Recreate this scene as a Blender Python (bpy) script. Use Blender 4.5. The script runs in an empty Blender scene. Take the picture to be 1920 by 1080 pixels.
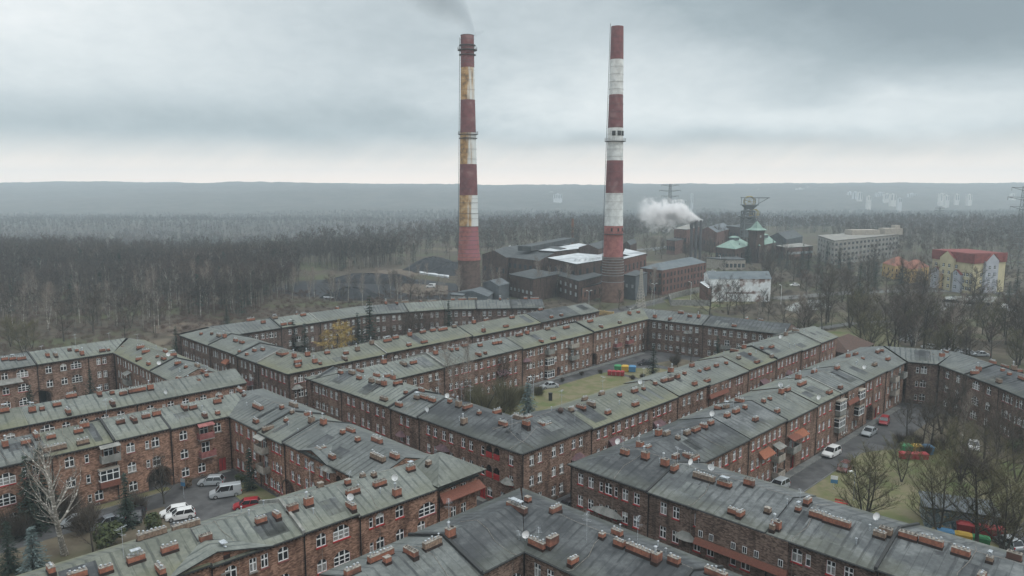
import bpy, math, random
import numpy as np
from mathutils import Vector, Matrix, noise as mnoise
R = math.radians
S2 = 2 ** .5
SC = bpy.context.scene
COL = SC.collection
# ------------------------------------------------------------------ camera
F_PX, PITCH, CAM_H = 1371., R(7.7), 46.2
cam = bpy.data.cameras.new('camera'); cam_o = bpy.data.objects.new('camera', cam); COL.objects.link(cam_o)
cam.sensor_width = 36.; cam.lens = 36. * F_PX / 1920.
cam.clip_start = .5; cam.clip_end = 20000.
cam_o.location = (0, 0, CAM_H); cam_o.rotation_euler = (R(90) - PITCH, 0, 0)
SC.camera = cam_o
SC.view_settings.view_transform = 'Standard'; SC.view_settings.look = 'None'
SC.view_settings.exposure = 0.16; SC.view_settings.gamma = 1.0
try:
    SC.cycles.volume_bounces = 2; SC.cycles.max_bounces = 5; SC.cycles.diffuse_bounces = 2
    SC.cycles.glossy_bounces = 2; SC.cycles.transmission_bounces = 2; SC.cycles.transparent_max_bounces = 6
    SC.cycles.volume_max_steps = 96
except Exception: pass
# ------------------------------------------------------------------ world: overcast sky with cloud banks
SUN_EL, SUN_AZ = R(48), R(118)          # azimuth clockwise from +Y
w = bpy.data.worlds.new('World'); SC.world = w; w.use_nodes = True
nt = w.node_tree; N = nt.nodes; L = nt.links; N.clear()
def nd(tree, typ, **kw):
    n = tree.nodes.new(typ)
    for k, v in kw.items():
        if k.startswith('i_'):
            n.inputs[int(k[2:]) if k[2:].isdigit() else k[2:].replace('_', ' ')].default_value = v
        else: setattr(n, k, v)
    return n
def mth(tree, op, a, b=None, c=None, clamp=False):
    n = tree.nodes.new('ShaderNodeMath'); n.operation = op; n.use_clamp = clamp
    for i, q in enumerate((a, b, c)):
        if q is None: continue
        if isinstance(q, (int, float)): n.inputs[i].default_value = q
        else: tree.links.new(q, n.inputs[i])
    return n.outputs[0]
def mixc(tree, fac, a, b, mode='MIX'):
    n = tree.nodes.new('ShaderNodeMix'); n.data_type = 'RGBA'; n.blend_type = mode
    for s, q in ((0, fac), (6, a), (7, b)):
        if isinstance(q, (int, float)): n.inputs[s].default_value = q
        elif isinstance(q, (tuple, list)): n.inputs[s].default_value = (*q[:3], 1)
        else: tree.links.new(q, n.inputs[s])
    return n.outputs[2]
def ramp(tree, fac, stops):
    n = tree.nodes.new('ShaderNodeValToRGB'); cr = n.color_ramp
    while len(cr.elements) < len(stops): cr.elements.new(.5)
    for e, (p, c) in zip(cr.elements, stops):
        e.position = p; e.color = (c, c, c, 1) if isinstance(c, (int, float)) else (*c, 1)
    tree.links.new(fac, n.inputs[0]); return n.outputs[0]
def smooth(tree, x, a, b):
    n = tree.nodes.new('ShaderNodeMapRange'); n.interpolation_type = 'SMOOTHSTEP'
    tree.links.new(x, n.inputs[0]); n.inputs[1].default_value = a; n.inputs[2].default_value = b
    n.inputs[3].default_value = 0; n.inputs[4].default_value = 1
    return n.outputs[0]
geo = nd(nt, 'ShaderNodeTexCoord')
sep = nd(nt, 'ShaderNodeSeparateXYZ'); L.new(geo.outputs['Generated'], sep.inputs[0])
X, Y, Z = sep.outputs
elev = mth(nt, 'MULTIPLY', mth(nt, 'ARCSINE', Z), 57.2958)      # degrees
azim = mth(nt, 'MULTIPLY', mth(nt, 'ARCTAN2', X, Y), 57.2958)   # degrees, right positive
cmb = nd(nt, 'ShaderNodeCombineXYZ')
L.new(mth(nt, 'MULTIPLY', azim, .034), cmb.inputs[0]); L.new(mth(nt, 'MULTIPLY', elev, .075), cmb.inputs[1])
nz = nd(nt, 'ShaderNodeTexNoise', i_Scale=1.6, i_Detail=6., i_Roughness=.5, i_Distortion=.5); L.new(cmb.outputs[0], nz.inputs['Vector'])
nz2 = nd(nt, 'ShaderNodeTexNoise', i_Scale=5.5, i_Detail=5., i_Roughness=.55, i_Distortion=.2); L.new(cmb.outputs[0], nz2.inputs['Vector'])
wob = mth(nt, 'MULTIPLY', mth(nt, 'SUBTRACT', nz.outputs[0], .5), 6.5)
aw = mth(nt, 'ADD', azim, mth(nt, 'MULTIPLY', mth(nt, 'SUBTRACT', nz2.outputs[0], .5), 14.)); ew = mth(nt, 'ADD', elev, wob)
cv = None
for a0, e0, ra, re, am in ((-34, 12., 14, 5.5, 0.31), (4, 5.6, 9, 2.2, 0.20), (25, 5.3, 15, 1.5, 0.29), (11, 8.8, 10, 2.4, 0.18), (-33, 5., 12, 1.5, -0.23), (-18, 5.2, 12, 1.7, -0.20), (-7, 4.4, 9, 1.5, -0.14), (4, 3.1, 6, .7, -0.20), (15, 3.3, 8, .9, -0.20), (-9, 11, 9, 3, -0.11), (33, 11.2, 16, 4., -.75), (18, 14.5, 10, 3.2, -0.31), (30, 3.2, 9, .7, -0.14), (-15, 9, 7, 2.5, 0.05)):
    g2 = mth(nt, 'ADD', mth(nt, 'POWER', mth(nt, 'DIVIDE', mth(nt, 'SUBTRACT', aw, a0), ra), 2.), mth(nt, 'POWER', mth(nt, 'DIVIDE', mth(nt, 'SUBTRACT', ew, e0), re), 2.))
    g2 = mth(nt, 'MULTIPLY', mth(nt, 'EXPONENT', mth(nt, 'MULTIPLY', g2, -1.)), am)
    cv = mth(nt, 'ADD', g2, .60) if cv is None else mth(nt, 'ADD', cv, g2)
cv = mth(nt, 'ADD', cv, mth(nt, 'MULTIPLY', mth(nt, 'SUBTRACT', nz2.outputs[0], .5), .22))
nz4 = nd(nt, 'ShaderNodeTexNoise', i_Scale=13., i_Detail=7., i_Roughness=.6, i_Distortion=.3); L.new(cmb.outputs[0], nz4.inputs['Vector'])
cv = mth(nt, 'ADD', cv, mth(nt, 'MULTIPLY', mth(nt, 'SUBTRACT', nz4.outputs[0], .5), .20))
cloud = ramp(nt, cv, [(0, (.23, .285, .315)), (.3, (.33, .395, .425)), (.6, (.52, .58, .605)), (.85, (.72, .765, .775)), (1, (.86, .88, .88))])
# warm pale band just over the horizon, with faint slanting shafts
shc = nd(nt, 'ShaderNodeCombineXYZ')
L.new(mth(nt, 'ADD', mth(nt, 'MULTIPLY', azim, .25), mth(nt, 'MULTIPLY', elev, -.35)), shc.inputs[0])
shn = nd(nt, 'ShaderNodeTexNoise', i_Scale=1.3, i_Detail=3.); L.new(shc.outputs[0], shn.inputs['Vector'])
band = mth(nt, 'MULTIPLY', mth(nt, 'SUBTRACT', 1., smooth(nt, mth(nt, 'ADD', elev, mth(nt, 'MULTIPLY', wob, .25)), 1.2, 4.4)), mth(nt, 'ADD', .35, mth(nt, 'MULTIPLY', shn.outputs[0], .7)))
cloud = mixc(nt, band, cloud, (1.15, .95, .80))
low = mth(nt, 'SUBTRACT', 1., smooth(nt, elev, .2, 2.6))
cloud = mixc(nt, mth(nt, 'MULTIPLY', low, .9), cloud, (1.65, 1.28, 1.04))   # brighter just over the hills (seen through the haze)
up = smooth(nt, elev, 26., 65.)
cloud = mixc(nt, up, cloud, (1.95, 2.03, 2.06))   # overcast zenith is the brightest part
sky = nd(nt, 'ShaderNodeTexSky', sky_type='NISHITA', sun_disc=False, sun_elevation=SUN_EL, sun_rotation=SUN_AZ)
bg1 = nd(nt, 'ShaderNodeBackground', i_Strength=.08); L.new(sky.outputs[0], bg1.inputs[0])
bg2 = nd(nt, 'ShaderNodeBackground', i_Strength=1.03); L.new(cloud, bg2.inputs[0])
mx = nd(nt, 'ShaderNodeMixShader', i_0=.93); L.new(bg1.outputs[0], mx.inputs[1]); L.new(bg2.outputs[0], mx.inputs[2])
wo = nd(nt, 'ShaderNodeOutputWorld'); L.new(mx.outputs[0], wo.inputs[0])
sl = bpy.data.lights.new('sun', 'SUN'); sl.energy = 1.15; sl.angle = R(25); sl.color = (1, .96, .9)
so = bpy.data.objects.new('sun', sl); COL.objects.link(so)
sd = Vector((math.sin(SUN_AZ) * math.cos(SUN_EL), math.cos(SUN_AZ) * math.cos(SUN_EL), math.sin(SUN_EL)))
so.rotation_euler = sd.to_track_quat('Z', 'Y').to_euler(); so.location = (0, 0, 400)
# ------------------------------------------------------------------ helpers
def uvw(u, v): return ((u - v) / S2, (u + v) / S2)          # street grid runs at 45 degrees to the view
def at(px, py, z=0.):                                       # a point of the photograph on the level z -> world x, y
    dx = (px - 960) / F_PX; dy = (540 - py) / F_PX
    d = (dx, math.cos(PITCH) + dy * math.sin(PITCH), -math.sin(PITCH) + dy * math.cos(PITCH))
    t = (z - CAM_H) / d[2]; return (d[0] * t, d[1] * t)
def dist_of(x, y): return math.hypot(x, y)
class MB:
    def __init__(s): s.v = []; s.f = []; s.m = []; s.uv = []
    def add(s, vs, fs, m=0, uvs=None):
        b = len(s.v); s.v += [tuple(p) for p in vs]
        for k, f in enumerate(fs):
            s.f.append([b + i for i in f]); s.m.append(m)
            s.uv.append(uvs[k] if uvs else None)
    def quad(s, a, b, c, d, m=0, uv=None): s.add((a, b, c, d), ((0, 1, 2, 3),), m, [uv] if uv else None)
    def poly(s, pts, m=0): s.add(pts, (tuple(range(len(pts))),), m)
    def box(s, x0, x1, y0, y1, z0, z1, m=0, skip=()):
        v = [(x0, y0, z0), (x1, y0, z0), (x1, y1, z0), (x0, y1, z0), (x0, y0, z1), (x1, y0, z1), (x1, y1, z1), (x0, y1, z1)]
        f = {'b': (0, 3, 2, 1), 't': (4, 5, 6, 7), 's': (0, 1, 5, 4), 'e': (1, 2, 6, 5), 'n': (2, 3, 7, 6), 'w': (3, 0, 4, 7)}
        s.add(v, [q for k, q in f.items() if k not in skip], m)
    def obox(s, c, ang, lx, ly, z0, z1, m=0, taper=1.):
        ca, sa = math.cos(ang), math.sin(ang)
        def p(x, y, z): return (c[0] + x * ca - y * sa, c[1] + x * sa + y * ca, z)
        hx, hy = lx / 2, ly / 2; t = taper
        v = [p(-hx, -hy, z0), p(hx, -hy, z0), p(hx, hy, z0), p(-hx, hy, z0), p(-hx * t, -hy * t, z1), p(hx * t, -hy * t, z1), p(hx * t, hy * t, z1), p(-hx * t, hy * t, z1)]
        s.add(v, ((0, 3, 2, 1), (4, 5, 6, 7), (0, 1, 5, 4), (1, 2, 6, 5), (2, 3, 7, 6), (3, 0, 4, 7)), m)
    def tube(s, pts, rad, n=6, m=0, cap=True):
        b = len(s.v); k = len(pts)
        for i, p in enumerate(pts):
            p = Vector(p)
            d = (Vector(pts[min(i + 1, k - 1)]) - Vector(pts[max(i - 1, 0)]))
            d = d.normalized() if d.length > 1e-6 else Vector((0, 0, 1))
            a = d.cross(Vector((0, 0, 1)) if abs(d.z) < .9 else Vector((1, 0, 0))).normalized(); c = d.cross(a)
            r = rad[i] if hasattr(rad, '__len__') else rad
            for j in range(n):
                t = 2 * math.pi * j / n
                s.v.append(tuple(p + a * (r * math.cos(t)) + c * (r * math.sin(t))))
        for i in range(k - 1):
            for j in range(n):
                s.f.append([b + i * n + j, b + i * n + (j + 1) % n, b + (i + 1) * n + (j + 1) % n, b + (i + 1) * n + j]); s.m.append(m); s.uv.append(None)
        if cap:
            s.f.append([b + j for j in range(n)][::-1]); s.m.append(m); s.uv.append(None)
            s.f.append([b + (k - 1) * n + j for j in range(n)]); s.m.append(m); s.uv.append(None)
    def lathe(s, prof, n=24, m=0, c=(0, 0), cap=True):
        b = len(s.v)
        for r, z in prof:
            for j in range(n):
                t = 2 * math.pi * j / n; s.v.append((c[0] + r * math.cos(t), c[1] + r * math.sin(t), z))
        for i in range(len(prof) - 1):
            mm = m[i] if hasattr(m, '__len__') else m
            for j in range(n):
                s.f.append([b + i * n + j, b + i * n + (j + 1) % n, b + (i + 1) * n + (j + 1) % n, b + (i + 1) * n + j]); s.m.append(mm); s.uv.append(None)
        if cap:
            k = len(prof) - 1; s.f.append([b + k * n + j for j in range(n)]); s.m.append(m[-1] if hasattr(m, '__len__') else m); s.uv.append(None)
    def bar(s, a, b, r, m=0): s.tube([a, b], r, 4, m, cap=False)
    def mesh(s, name, mats, smooth=False):
        me = bpy.data.meshes.new(name); me.from_pydata(s.v, [], s.f)
        for q in mats: me.materials.append(q)
        if len(mats) > 1: me.polygons.foreach_set('material_index', s.m)
        if any(s.uv):
            ul = me.uv_layers.new(name='UVMap'); dat = []
            for f, q in zip(s.f, s.uv):
                for k in range(len(f)): dat += list(q[k]) if q else [0., 0.]
            ul.data.foreach_set('uv', dat)
        if smooth: me.polygons.foreach_set('use_smooth', [True] * len(me.polygons))
        me.update(); return me
    def build(s, name, mats, parent=None, smooth=False, loc=None, rz=0.):
        if not isinstance(mats, (list, tuple)): mats = [mats]
        return link(name, s.mesh(name, mats, smooth), parent, loc, rz)
def link(name, data, parent=None, loc=None, rz=0.):
    o = bpy.data.objects.new(name, data); COL.objects.link(o)
    if parent is not None: o.parent = parent
    if loc is not None: o.location = loc
    if rz: o.rotation_euler = (0, 0, rz)
    return o
def tag(o, label=None, cat=None, group=None, kind=None):
    if label: o['label'] = label
    if cat: o['category'] = cat
    if group: o['group'] = group
    if kind: o['kind'] = kind
    return o
def thing(name, loc, rz=0., label=None, cat=None, group=None):
    o = link(name, None, None, loc, rz); o.empty_display_size = .5
    return tag(o, label, cat, group)
def dup(root, loc, rz=0., sc=1., label=None, group=None):
    r = root.copy(); COL.objects.link(r); r.location = loc; r.rotation_euler = (0, 0, rz)
    r.scale = (sc, sc, sc) if not hasattr(sc, '__len__') else sc
    if label: r['label'] = label
    if group: r['group'] = group
    for ch in list(root.children):
        c = ch.copy(); COL.objects.link(c); c.parent = r
        for g in list(ch.children):
            d = g.copy(); COL.objects.link(d); d.parent = c
    return r
# ------------------------------------------------------------------ materials
MT = {}
def mat(name, col=(.5, .5, .5), rough=.8, metal=0., spec=.3):
    m = bpy.data.materials.new(name); m.use_nodes = True
    p = m.node_tree.nodes['Principled BSDF']
    p.inputs['Base Color'].default_value = (*col, 1); p.inputs['Roughness'].default_value = rough
    p.inputs['Metallic'].default_value = metal; p.inputs['Specular IOR Level'].default_value = spec
    MT[name] = m; return m
def P(m): return m.node_tree.nodes['Principled BSDF']
def noisy(name, c1, c2, scale=1., detail=5., rough=.85, spec=.2, stretch=(1, 1, 1), c3=None, s3=.15, lo=.35, hi=.65, bump=0.):
    """two-tone noise in world metres, optional third colour in large patches"""
    m = mat(name, c1, rough, 0, spec); t = m.node_tree
    g = nd(t, 'ShaderNodeNewGeometry'); mp = nd(t, 'ShaderNodeMapping'); mp.inputs['Scale'].default_value = stretch
    t.links.new(g.outputs['Position'], mp.inputs[0])
    n = nd(t, 'ShaderNodeTexNoise', i_Scale=scale, i_Detail=detail, i_Roughness=.6); t.links.new(mp.outputs[0], n.inputs['Vector'])
    c = mixc(t, smooth(t, n.outputs[0], lo, hi), c1, c2)
    if c3:
        n3 = nd(t, 'ShaderNodeTexNoise', i_Scale=s3, i_Detail=4.); t.links.new(g.outputs['Position'], n3.inputs['Vector'])
        c = mixc(t, smooth(t, n3.outputs[0], .5, .68), c, c3)
    t.links.new(c, P(m).inputs['Base Color'])
    if bump:
        b = nd(t, 'ShaderNodeBump', i_Strength=bump); b.inputs['Distance'].default_value = .2
        t.links.new(n.outputs[0], b.inputs['Height']); t.links.new(b.outputs[0], P(m).inputs['Normal'])
    return m
def brick(name, dark, mid, light, grain=1.):
    m = mat(name, mid, .9, 0, .15); t = m.node_tree
    g = nd(t, 'ShaderNodeNewGeometry')
    mp = nd(t, 'ShaderNodeMapping'); mp.inputs['Scale'].default_value = (3.3, 3.3, 8.5); t.links.new(g.outputs['Position'], mp.inputs[0])
    v = nd(t, 'ShaderNodeTexVoronoi', i_Scale=1.); t.links.new(mp.outputs[0], v.inputs['Vector'])
    sx = nd(t, 'ShaderNodeSeparateColor'); t.links.new(v.outputs['Color'], sx.inputs[0])
    n = nd(t, 'ShaderNodeTexNoise', i_Scale=.55, i_Detail=7., i_Roughness=.65); t.links.new(g.outputs['Position'], n.inputs['Vector'])
    val = mth(t, 'ADD', mth(t, 'MULTIPLY', sx.outputs[0], .42 * grain), mth(t, 'MULTIPLY', n.outputs[0], .75))
    c = ramp(t, val, [(.2, dark), (.5, mid), (.72, light), (.95, tuple(min(1, q * 1.25) for q in light))])
    # damp and sooty runs, stretched down the wall
    mp2 = nd(t, 'ShaderNodeMapping'); mp2.inputs['Scale'].default_value = (.5, .5, .09); t.links.new(g.outputs['Position'], mp2.inputs[0])
    n2 = nd(t, 'ShaderNodeTexNoise', i_Scale=1.6, i_Detail=4.); t.links.new(mp2.outputs[0], n2.inputs['Vector'])
    c = mixc(t, mth(t, 'MULTIPLY', smooth(t, n2.outputs[0], .48, .7), .55), c, tuple(q * .55 for q in dark))
    t.links.new(c, P(m).inputs['Base Color']); return m
def roofing(name, base, pale, dark, moss, mossy, stripes=.6, patch=.5, seed=0.):
    m = mat(name, base, .75, 0, .3); t = m.node_tree
    uv = nd(t, 'ShaderNodeUVMap'); sp = nd(t, 'ShaderNodeSeparateXYZ'); t.links.new(uv.outputs[0], sp.inputs[0])
    g = nd(t, 'ShaderNodeNewGeometry')
    def noise(sx, sy, sc, det=4., off=0.):
        mp = nd(t, 'ShaderNodeMapping'); mp.inputs['Scale'].default_value = (sx, sy, 1); mp.inputs['Location'].default_value = (seed * 7.3 + off, seed * 3.1, seed)
        t.links.new(uv.outputs[0], mp.inputs[0])
        q = nd(t, 'ShaderNodeTexNoise', i_Scale=sc, i_Detail=det, i_Roughness=.6); t.links.new(mp.outputs[0], q.inputs['Vector']); return q.outputs[0]
    big = noise(.22, .35, 1., 7.); fine = noise(2.2, 2.2, 1., 6.)
    c = mixc(t, smooth(t, big, .42, .60), base, pale)
    c = mixc(t, mth(t, 'MULTIPLY', smooth(t, fine, .3, .7), .45), c, dark)
    # wet strips along the felt laps: wavy position, broken up by noise
    xw = mth(t, 'ADD', sp.outputs[0], mth(t, 'MULTIPLY', noise(.35, .6, 1., 3., 5.), .35))
    fr = mth(t, 'FRACT', mth(t, 'DIVIDE', xw, 1.05))
    ln = mth(t, 'SUBTRACT', 1., smooth(t, mth(t, 'ABSOLUTE', mth(t, 'SUBTRACT', fr, .5)), .05, .17))
    br = smooth(t, noise(.55, .16, 1.4, 4., 9.), .42, .56)
    c = mixc(t, mth(t, 'MULTIPLY', mth(t, 'MULTIPLY', ln, br), stripes), c, dark)
    seam = mth(t, 'SUBTRACT', 1., smooth(t, mth(t, 'ABSOLUTE', mth(t, 'SUBTRACT', mth(t, 'FRACT', mth(t, 'DIVIDE', sp.outputs[0], 1.05)), .5)), .02, .05))
    c = mixc(t, mth(t, 'MULTIPLY', seam, .4), c, tuple(q * .6 for q in dark))
    pt = smooth(t, noise(.25, .3, 1., 6., 17.), .60, .64)
    c = mixc(t, mth(t, 'MULTIPLY', pt, patch), c, dark)
    # moss: mostly low on the slope near the eaves
    ey = smooth(t, mth(t, 'ADD', sp.outputs[1], mth(t, 'MULTIPLY', noise(.4, .4, 1., 5., 31.), 5.)), 5.4, 2.6)
    ms = mth(t, 'MAXIMUM', ey, smooth(t, noise(.11, .2, 1., 5., 41.), .58, .72))
    c = mixc(t, mth(t, 'MULTIPLY', ms, mossy), c, moss)
    t.links.new(c, P(m).inputs['Base Color'])
    rr_ = nd(t, 'ShaderNodeMapRange'); t.links.new(pt, rr_.inputs[0]); rr_.inputs[3].default_value = .8; rr_.inputs[4].default_value = .55
    t.links.new(rr_.outputs[0], P(m).inputs['Roughness'])
    b = nd(t, 'ShaderNodeBump', i_Strength=.35); b.inputs['Distance'].default_value = .05
    t.links.new(mth(t, 'ADD', fine, mth(t, 'MULTIPLY', seam, .6)), b.inputs['Height']); t.links.new(b.outputs[0], P(m).inputs['Normal'])
    return m
BR = [brick('brick_brown', (.042, .028, .023), (.132, .085, .066), (.25, .170, .133)),
      brick('brick_dark', (.034, .024, .021), (.102, .071, .058), (.20, .145, .118)),
      brick('brick_red', (.056, .032, .025), (.172, .100, .072), (.31, .190, .138)),
      brick('brick_sooty', (.036, .028, .026), (.090, .066, .058), (.16, .118, .100))]
MOSS = (.118, .122, .078)
RF = [roofing('roof_grey_green', (.116, .128, .118), (.155, .169, .156), (.052, .060, .060), MOSS, .25, .95, .25, 1.),
      roofing('roof_pale_green', (.140, .155, .141), (.184, .200, .182), (.062, .072, .070), MOSS, .40, 1.0, .15, 2.),
      roofing('roof_slate', (.100, .111, .109), (.142, .156, .152), (.045, .051, .054), MOSS, .16, 1.0, .45, 3.),
      roofing('roof_dark', (.046, .051, .055), (.095, .104, .108), (.024, .027, .030), (.085, .095, .060), .22, .8, .45, 4.),  # pale tone puts sky reflection on the near-black felt into the colour
      roofing('roof_mossy', (.115, .124, .104), (.155, .165, .138), (.055, .063, .056), (.138, .140, .078), .50, .9, .2, 5.),
      roofing('roof_wet', (.082, .091, .094), (.150, .163, .165), (.034, .038, .042), (.12, .125, .07), .25, .8, .85, 6.)]
RFN = ['grey-green', 'pale green', 'slate-grey', 'dark grey', 'mossy', 'wet grey']
M_fascia = mat('roof_edge', (.030, .032, .033), .7)
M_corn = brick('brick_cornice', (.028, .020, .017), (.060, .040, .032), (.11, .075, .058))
M_white = mat('white_paint', (.72, .74, .75), .5)
M_white2 = mat('white_frame_aged', (.58, .60, .60), .6)
M_red = noisy('red_paint', (.40, .035, .035), (.26, .03, .03), 2.)
M_pink = noisy('red_paint_faded', (.27, .115, .108), (.18, .065, .062), 2.)
M_glass = mat('window_glass', (.018, .022, .026), .12, 0, .6)
M_curt = noisy('window_curtain', (.16, .17, .17), (.34, .34, .33), 3., rough=.3)
M_blind = mat('window_blind', (.42, .42, .40), .35)
M_stack = noisy('chimney_brick', (.31, .135, .09), (.20, .085, .06), 3.5, c3=(.10, .055, .045), s3=.3)
M_stack_old = noisy('chimney_brick_old', (.26, .19, .14), (.14, .10, .08), 3.5)
M_base = mat('chimney_flashing', (.030, .020, .018), .8)
M_cap = noisy('chimney_cap', (.30, .28, .25), (.13, .115, .10), 4.)
M_metal = noisy('zinc_cowl', (.42, .46, .49), (.20, .22, .24), 5., rough=.35, spec=.5)
M_dark = mat('dark_metal', (.02, .022, .024), .6)
M_pipe = mat('downpipe', (.018, .016, .016), .6)
M_door = mat('door_brown', (.045, .020, .016), .6)
M_void = mat('passage_shade', (.012, .012, .013), .9)  # near-black sheet closing each gateway: the passage's shade put into colour
M_tile = noisy('orange_tile', (.31, .125, .075), (.20, .08, .05), 3., stretch=(2, 2, 6))
M_tile2 = noisy('rust_tile', (.21, .085, .06), (.13, .055, .042), 3., stretch=(2, 2, 6))
M_sheet = noisy('purple_sheet_metal', (.16, .095, .10), (.10, .065, .075), 1.5)
M_conc = noisy('concrete', (.25, .25, .235), (.16, .165, .155), 1.2, bump=.1)
M_stone = noisy('pale_render', (.36, .33, .29), (.25, .23, .20), 1.5)
M_asph = noisy('asphalt', (.055, .056, .058), (.085, .086, .088), .45, 8., c3=(.038, .039, .041), s3=.2, rough=.8)
M_slab = noisy('paving', (.15, .155, .15), (.095, .10, .10), .8, 6.)
M_grass = noisy('lawn', (.105, .108, .052), (.145, .130, .080), .4, 9., c3=(.078, .100, .036), s3=.14, lo=.4, hi=.6)
M_mud = noisy('winter_ground', (.075, .062, .045), (.115, .098, .070), .25, 8., c3=(.070, .075, .038), s3=.06)
# ------------------------------------------------------------------ window, chimney and fitting meshes (shared by copies)
CACHE = {}
def win_mesh(w, h, arch=False, kind='cross', glass=0, br=0, sill=0, old=False):
    key = ('win', round(w, 2), round(h, 2), arch, kind, glass, br, sill, old)
    if key in CACHE: return CACHE[key]
    b = MB(); x = w / 2; g = [1, 2, 3][glass]; yf, yg = .07, .15
    b.quad((-x, yg, 0), (x, yg, 0), (x, yg, h), (-x, yg, h), 1)
    if glass:      # curtain hangs behind part of the pane
        hh = h * (.62 if glass == 1 else .45)
        z0 = 0 if glass == 1 else h - hh
        b.quad((-x, yg - .015, z0), (x, yg - .015, z0), (x, yg - .015, z0 + hh), (-x, yg - .015, z0 + hh), g)
    f = .075
    b.box(-x, -x + f, yf, yg - .02, 0, h, 0); b.box(x - f, x, yf, yg - .02, 0, h, 0)
    b.box(-x + f, x - f, yf, yg - .02, 0, f, 0); b.box(-x + f, x - f, yf, yg - .02, h - f, h, 0)
    m = .055
    if kind == 'cross':
        b.box(-m, m, yf - .02, yg - .02, f, h - f, 0); b.box(-x + f, x - f, yf - .01, yg - .02, h * .62 - m, h * .62 + m, 0)
    elif kind == 'triple':
        for q in (-w / 6, w / 6): b.box(q - m, q + m, yf - .02, yg - .02, f, h - f, 0)
        b.box(-x + f, x - f, yf - .01, yg - .02, h * .6 - m, h * .6 + m, 0)
        b.box(-x + f, x - f, yf, yg - .02, h * .3 - .03, h * .3 + .03, 0)
    elif kind == 'single':
        b.box(-x + f, x - f, yf - .01, yg - .02, h * .62 - .04, h * .62 + .04, 0)
    elif kind == 'grid':
        n = max(2, int(round(w / .7)))
        for q in range(1, n): b.box(-x + w * q / n - .05, -x + w * q / n + .05, yf - .02, yg - .02, f, h - f, 0)
        b.box(-x + f, x - f, yf - .01, yg - .02, h * .6 - .05, h * .6 + .05, 0)
    if arch:
        r = w * .30; n = 6
        for s in (-1, 1):
            pts = [(s * x, .015, h)]
            for k in range(n + 1):
                t = k / n; pts.append((s * x * (1 - t), .015, h - r * (1 - t) ** 2.2 if t < 1 else h))
            b.poly(pts if s > 0 else pts[::-1], 4)
    if sill == 3: pass
    else: b.box(-x - .08, x + .08, -.10, .07, -.13, -.003, 5)
    me = b.mesh('window', [M_white2 if old else M_white, M_glass, M_curt, M_blind, BR[br], [M_red, M_pink, M_conc, M_conc][sill]])
    CACHE[key] = me; return me
def stack_mesh(lx, ly, h, top='cowls', old=0, hood=False):
    key = ('st', lx, ly, h, top, old, hood)
    if key in CACHE: return CACHE[key]
    rg = random.Random(hash(key[1:4]) & 0xffff); b = MB()
    b.box(-lx / 2 - .05, lx / 2 + .05, -ly / 2 - .05, ly / 2 + .05, -.9, .16, 1)
    b.box(-lx / 2, lx / 2, -ly / 2, ly / 2, .16, h, 0)
    b.box(-lx / 2 - .02, lx / 2 + .02, -ly / 2 - .02, ly / 2 + .02, h, h + .06, 2)
    n = max(1, int(round(lx / .42)))
    for k in range(n):
        x = -lx / 2 + lx * (k + .5) / n
        if top == 'pots': b.box(x - .13, x + .13, -.16, .16, h + .08, h + .17, 2); b.box(x - .08, x + .08, -.10, .10, h + .17, h + .19, 4)  # dark block on each pot stands in for the shade of its flue hole
        elif top == 'cowls':
            hh = rg.choice((.12, .20, .24, .36)); b.lathe([(.06, h + .08), (.06, h + hh), (.115, h + hh + .02), (.115, h + hh + .07), (.02, h + hh + .12)], 7, 3, (x, 0))
        elif top == 'mix':
            if k % 3 == 0: b.lathe([(.10, h + .08), (.10, h + .7), (.2, h + .72), (.02, h + .86)], 7, 3, (x, 0))
            else: b.box(x - .12, x + .12, -.15, .15, h + .08, h + .15, 4)
    if hood: b.box(-lx * .3, lx * .3, -.3, .3, h + .55, h + .6, 3); [b.bar((sx * lx * .25, 0, h), (sx * lx * .25, 0, h + .56), .03, 3) for sx in (-1, 1)]
    me = b.mesh('chimney', [M_stack_old if old else M_stack, M_base, M_cap, M_metal, M_dark]); CACHE[key] = me; return me
def dish_mesh():
    if 'dish' in CACHE: return CACHE['dish']
    b = MB(); n = 14; rings = [(.02, .0), (.2, .03), (.33, .07), (.40, .12)]
    pts = []
    for r, d in rings:
        for j in range(n):
            t = 2 * math.pi * j / n; pts.append((r * math.cos(t), -d, r * math.sin(t) * 1.08 + .75))
    fs = [(i * n + j, i * n + (j + 1) % n, (i + 1) * n + (j + 1) % n, (i + 1) * n + j) for i in range(3) for j in range(n)]
    b.add(pts, fs, 0); b.add([(x, y + .02, z) for x, y, z in pts], [f[::-1] for f in fs], 0)
    b.bar((0, .05, -.4), (0, .05, .75), .03, 1); b.bar((0, 0, .3), (0, -.5, .7), .015, 1); b.box(-.05, .05, -.56, -.46, .66, .76, 1)
    CACHE['dish'] = b.mesh('satellite_dish', [M_white, M_metal]); return CACHE['dish']
def aerial_mesh(k):
    if ('aer', k) in CACHE: return CACHE[('aer', k)]
    b = MB(); h = (2.2, 3.2, 1.2)[k]
    b.bar((0, 0, -.3), (0, 0, h), .025, 0)
    for q in range(5): b.bar((-.35 + .04 * q, -.6 + q * .28, h - .15), (.35 - .04 * q, -.6 + q * .28, h - .15), .013, 0)
    b.bar((0, -.65, h - .15), (0, .6, h - .15), .018, 0)
    if k == 1: b.bar((-.5, 0, h - .8), (.5, 0, h - .8), .013, 0); b.bar((-.4, .1, h - 1.0), (.4, .1, h - 1.0), .013, 0)
    CACHE[('aer', k)] = b.mesh('antenna', [M_metal]); return CACHE[('aer', k)]
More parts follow.
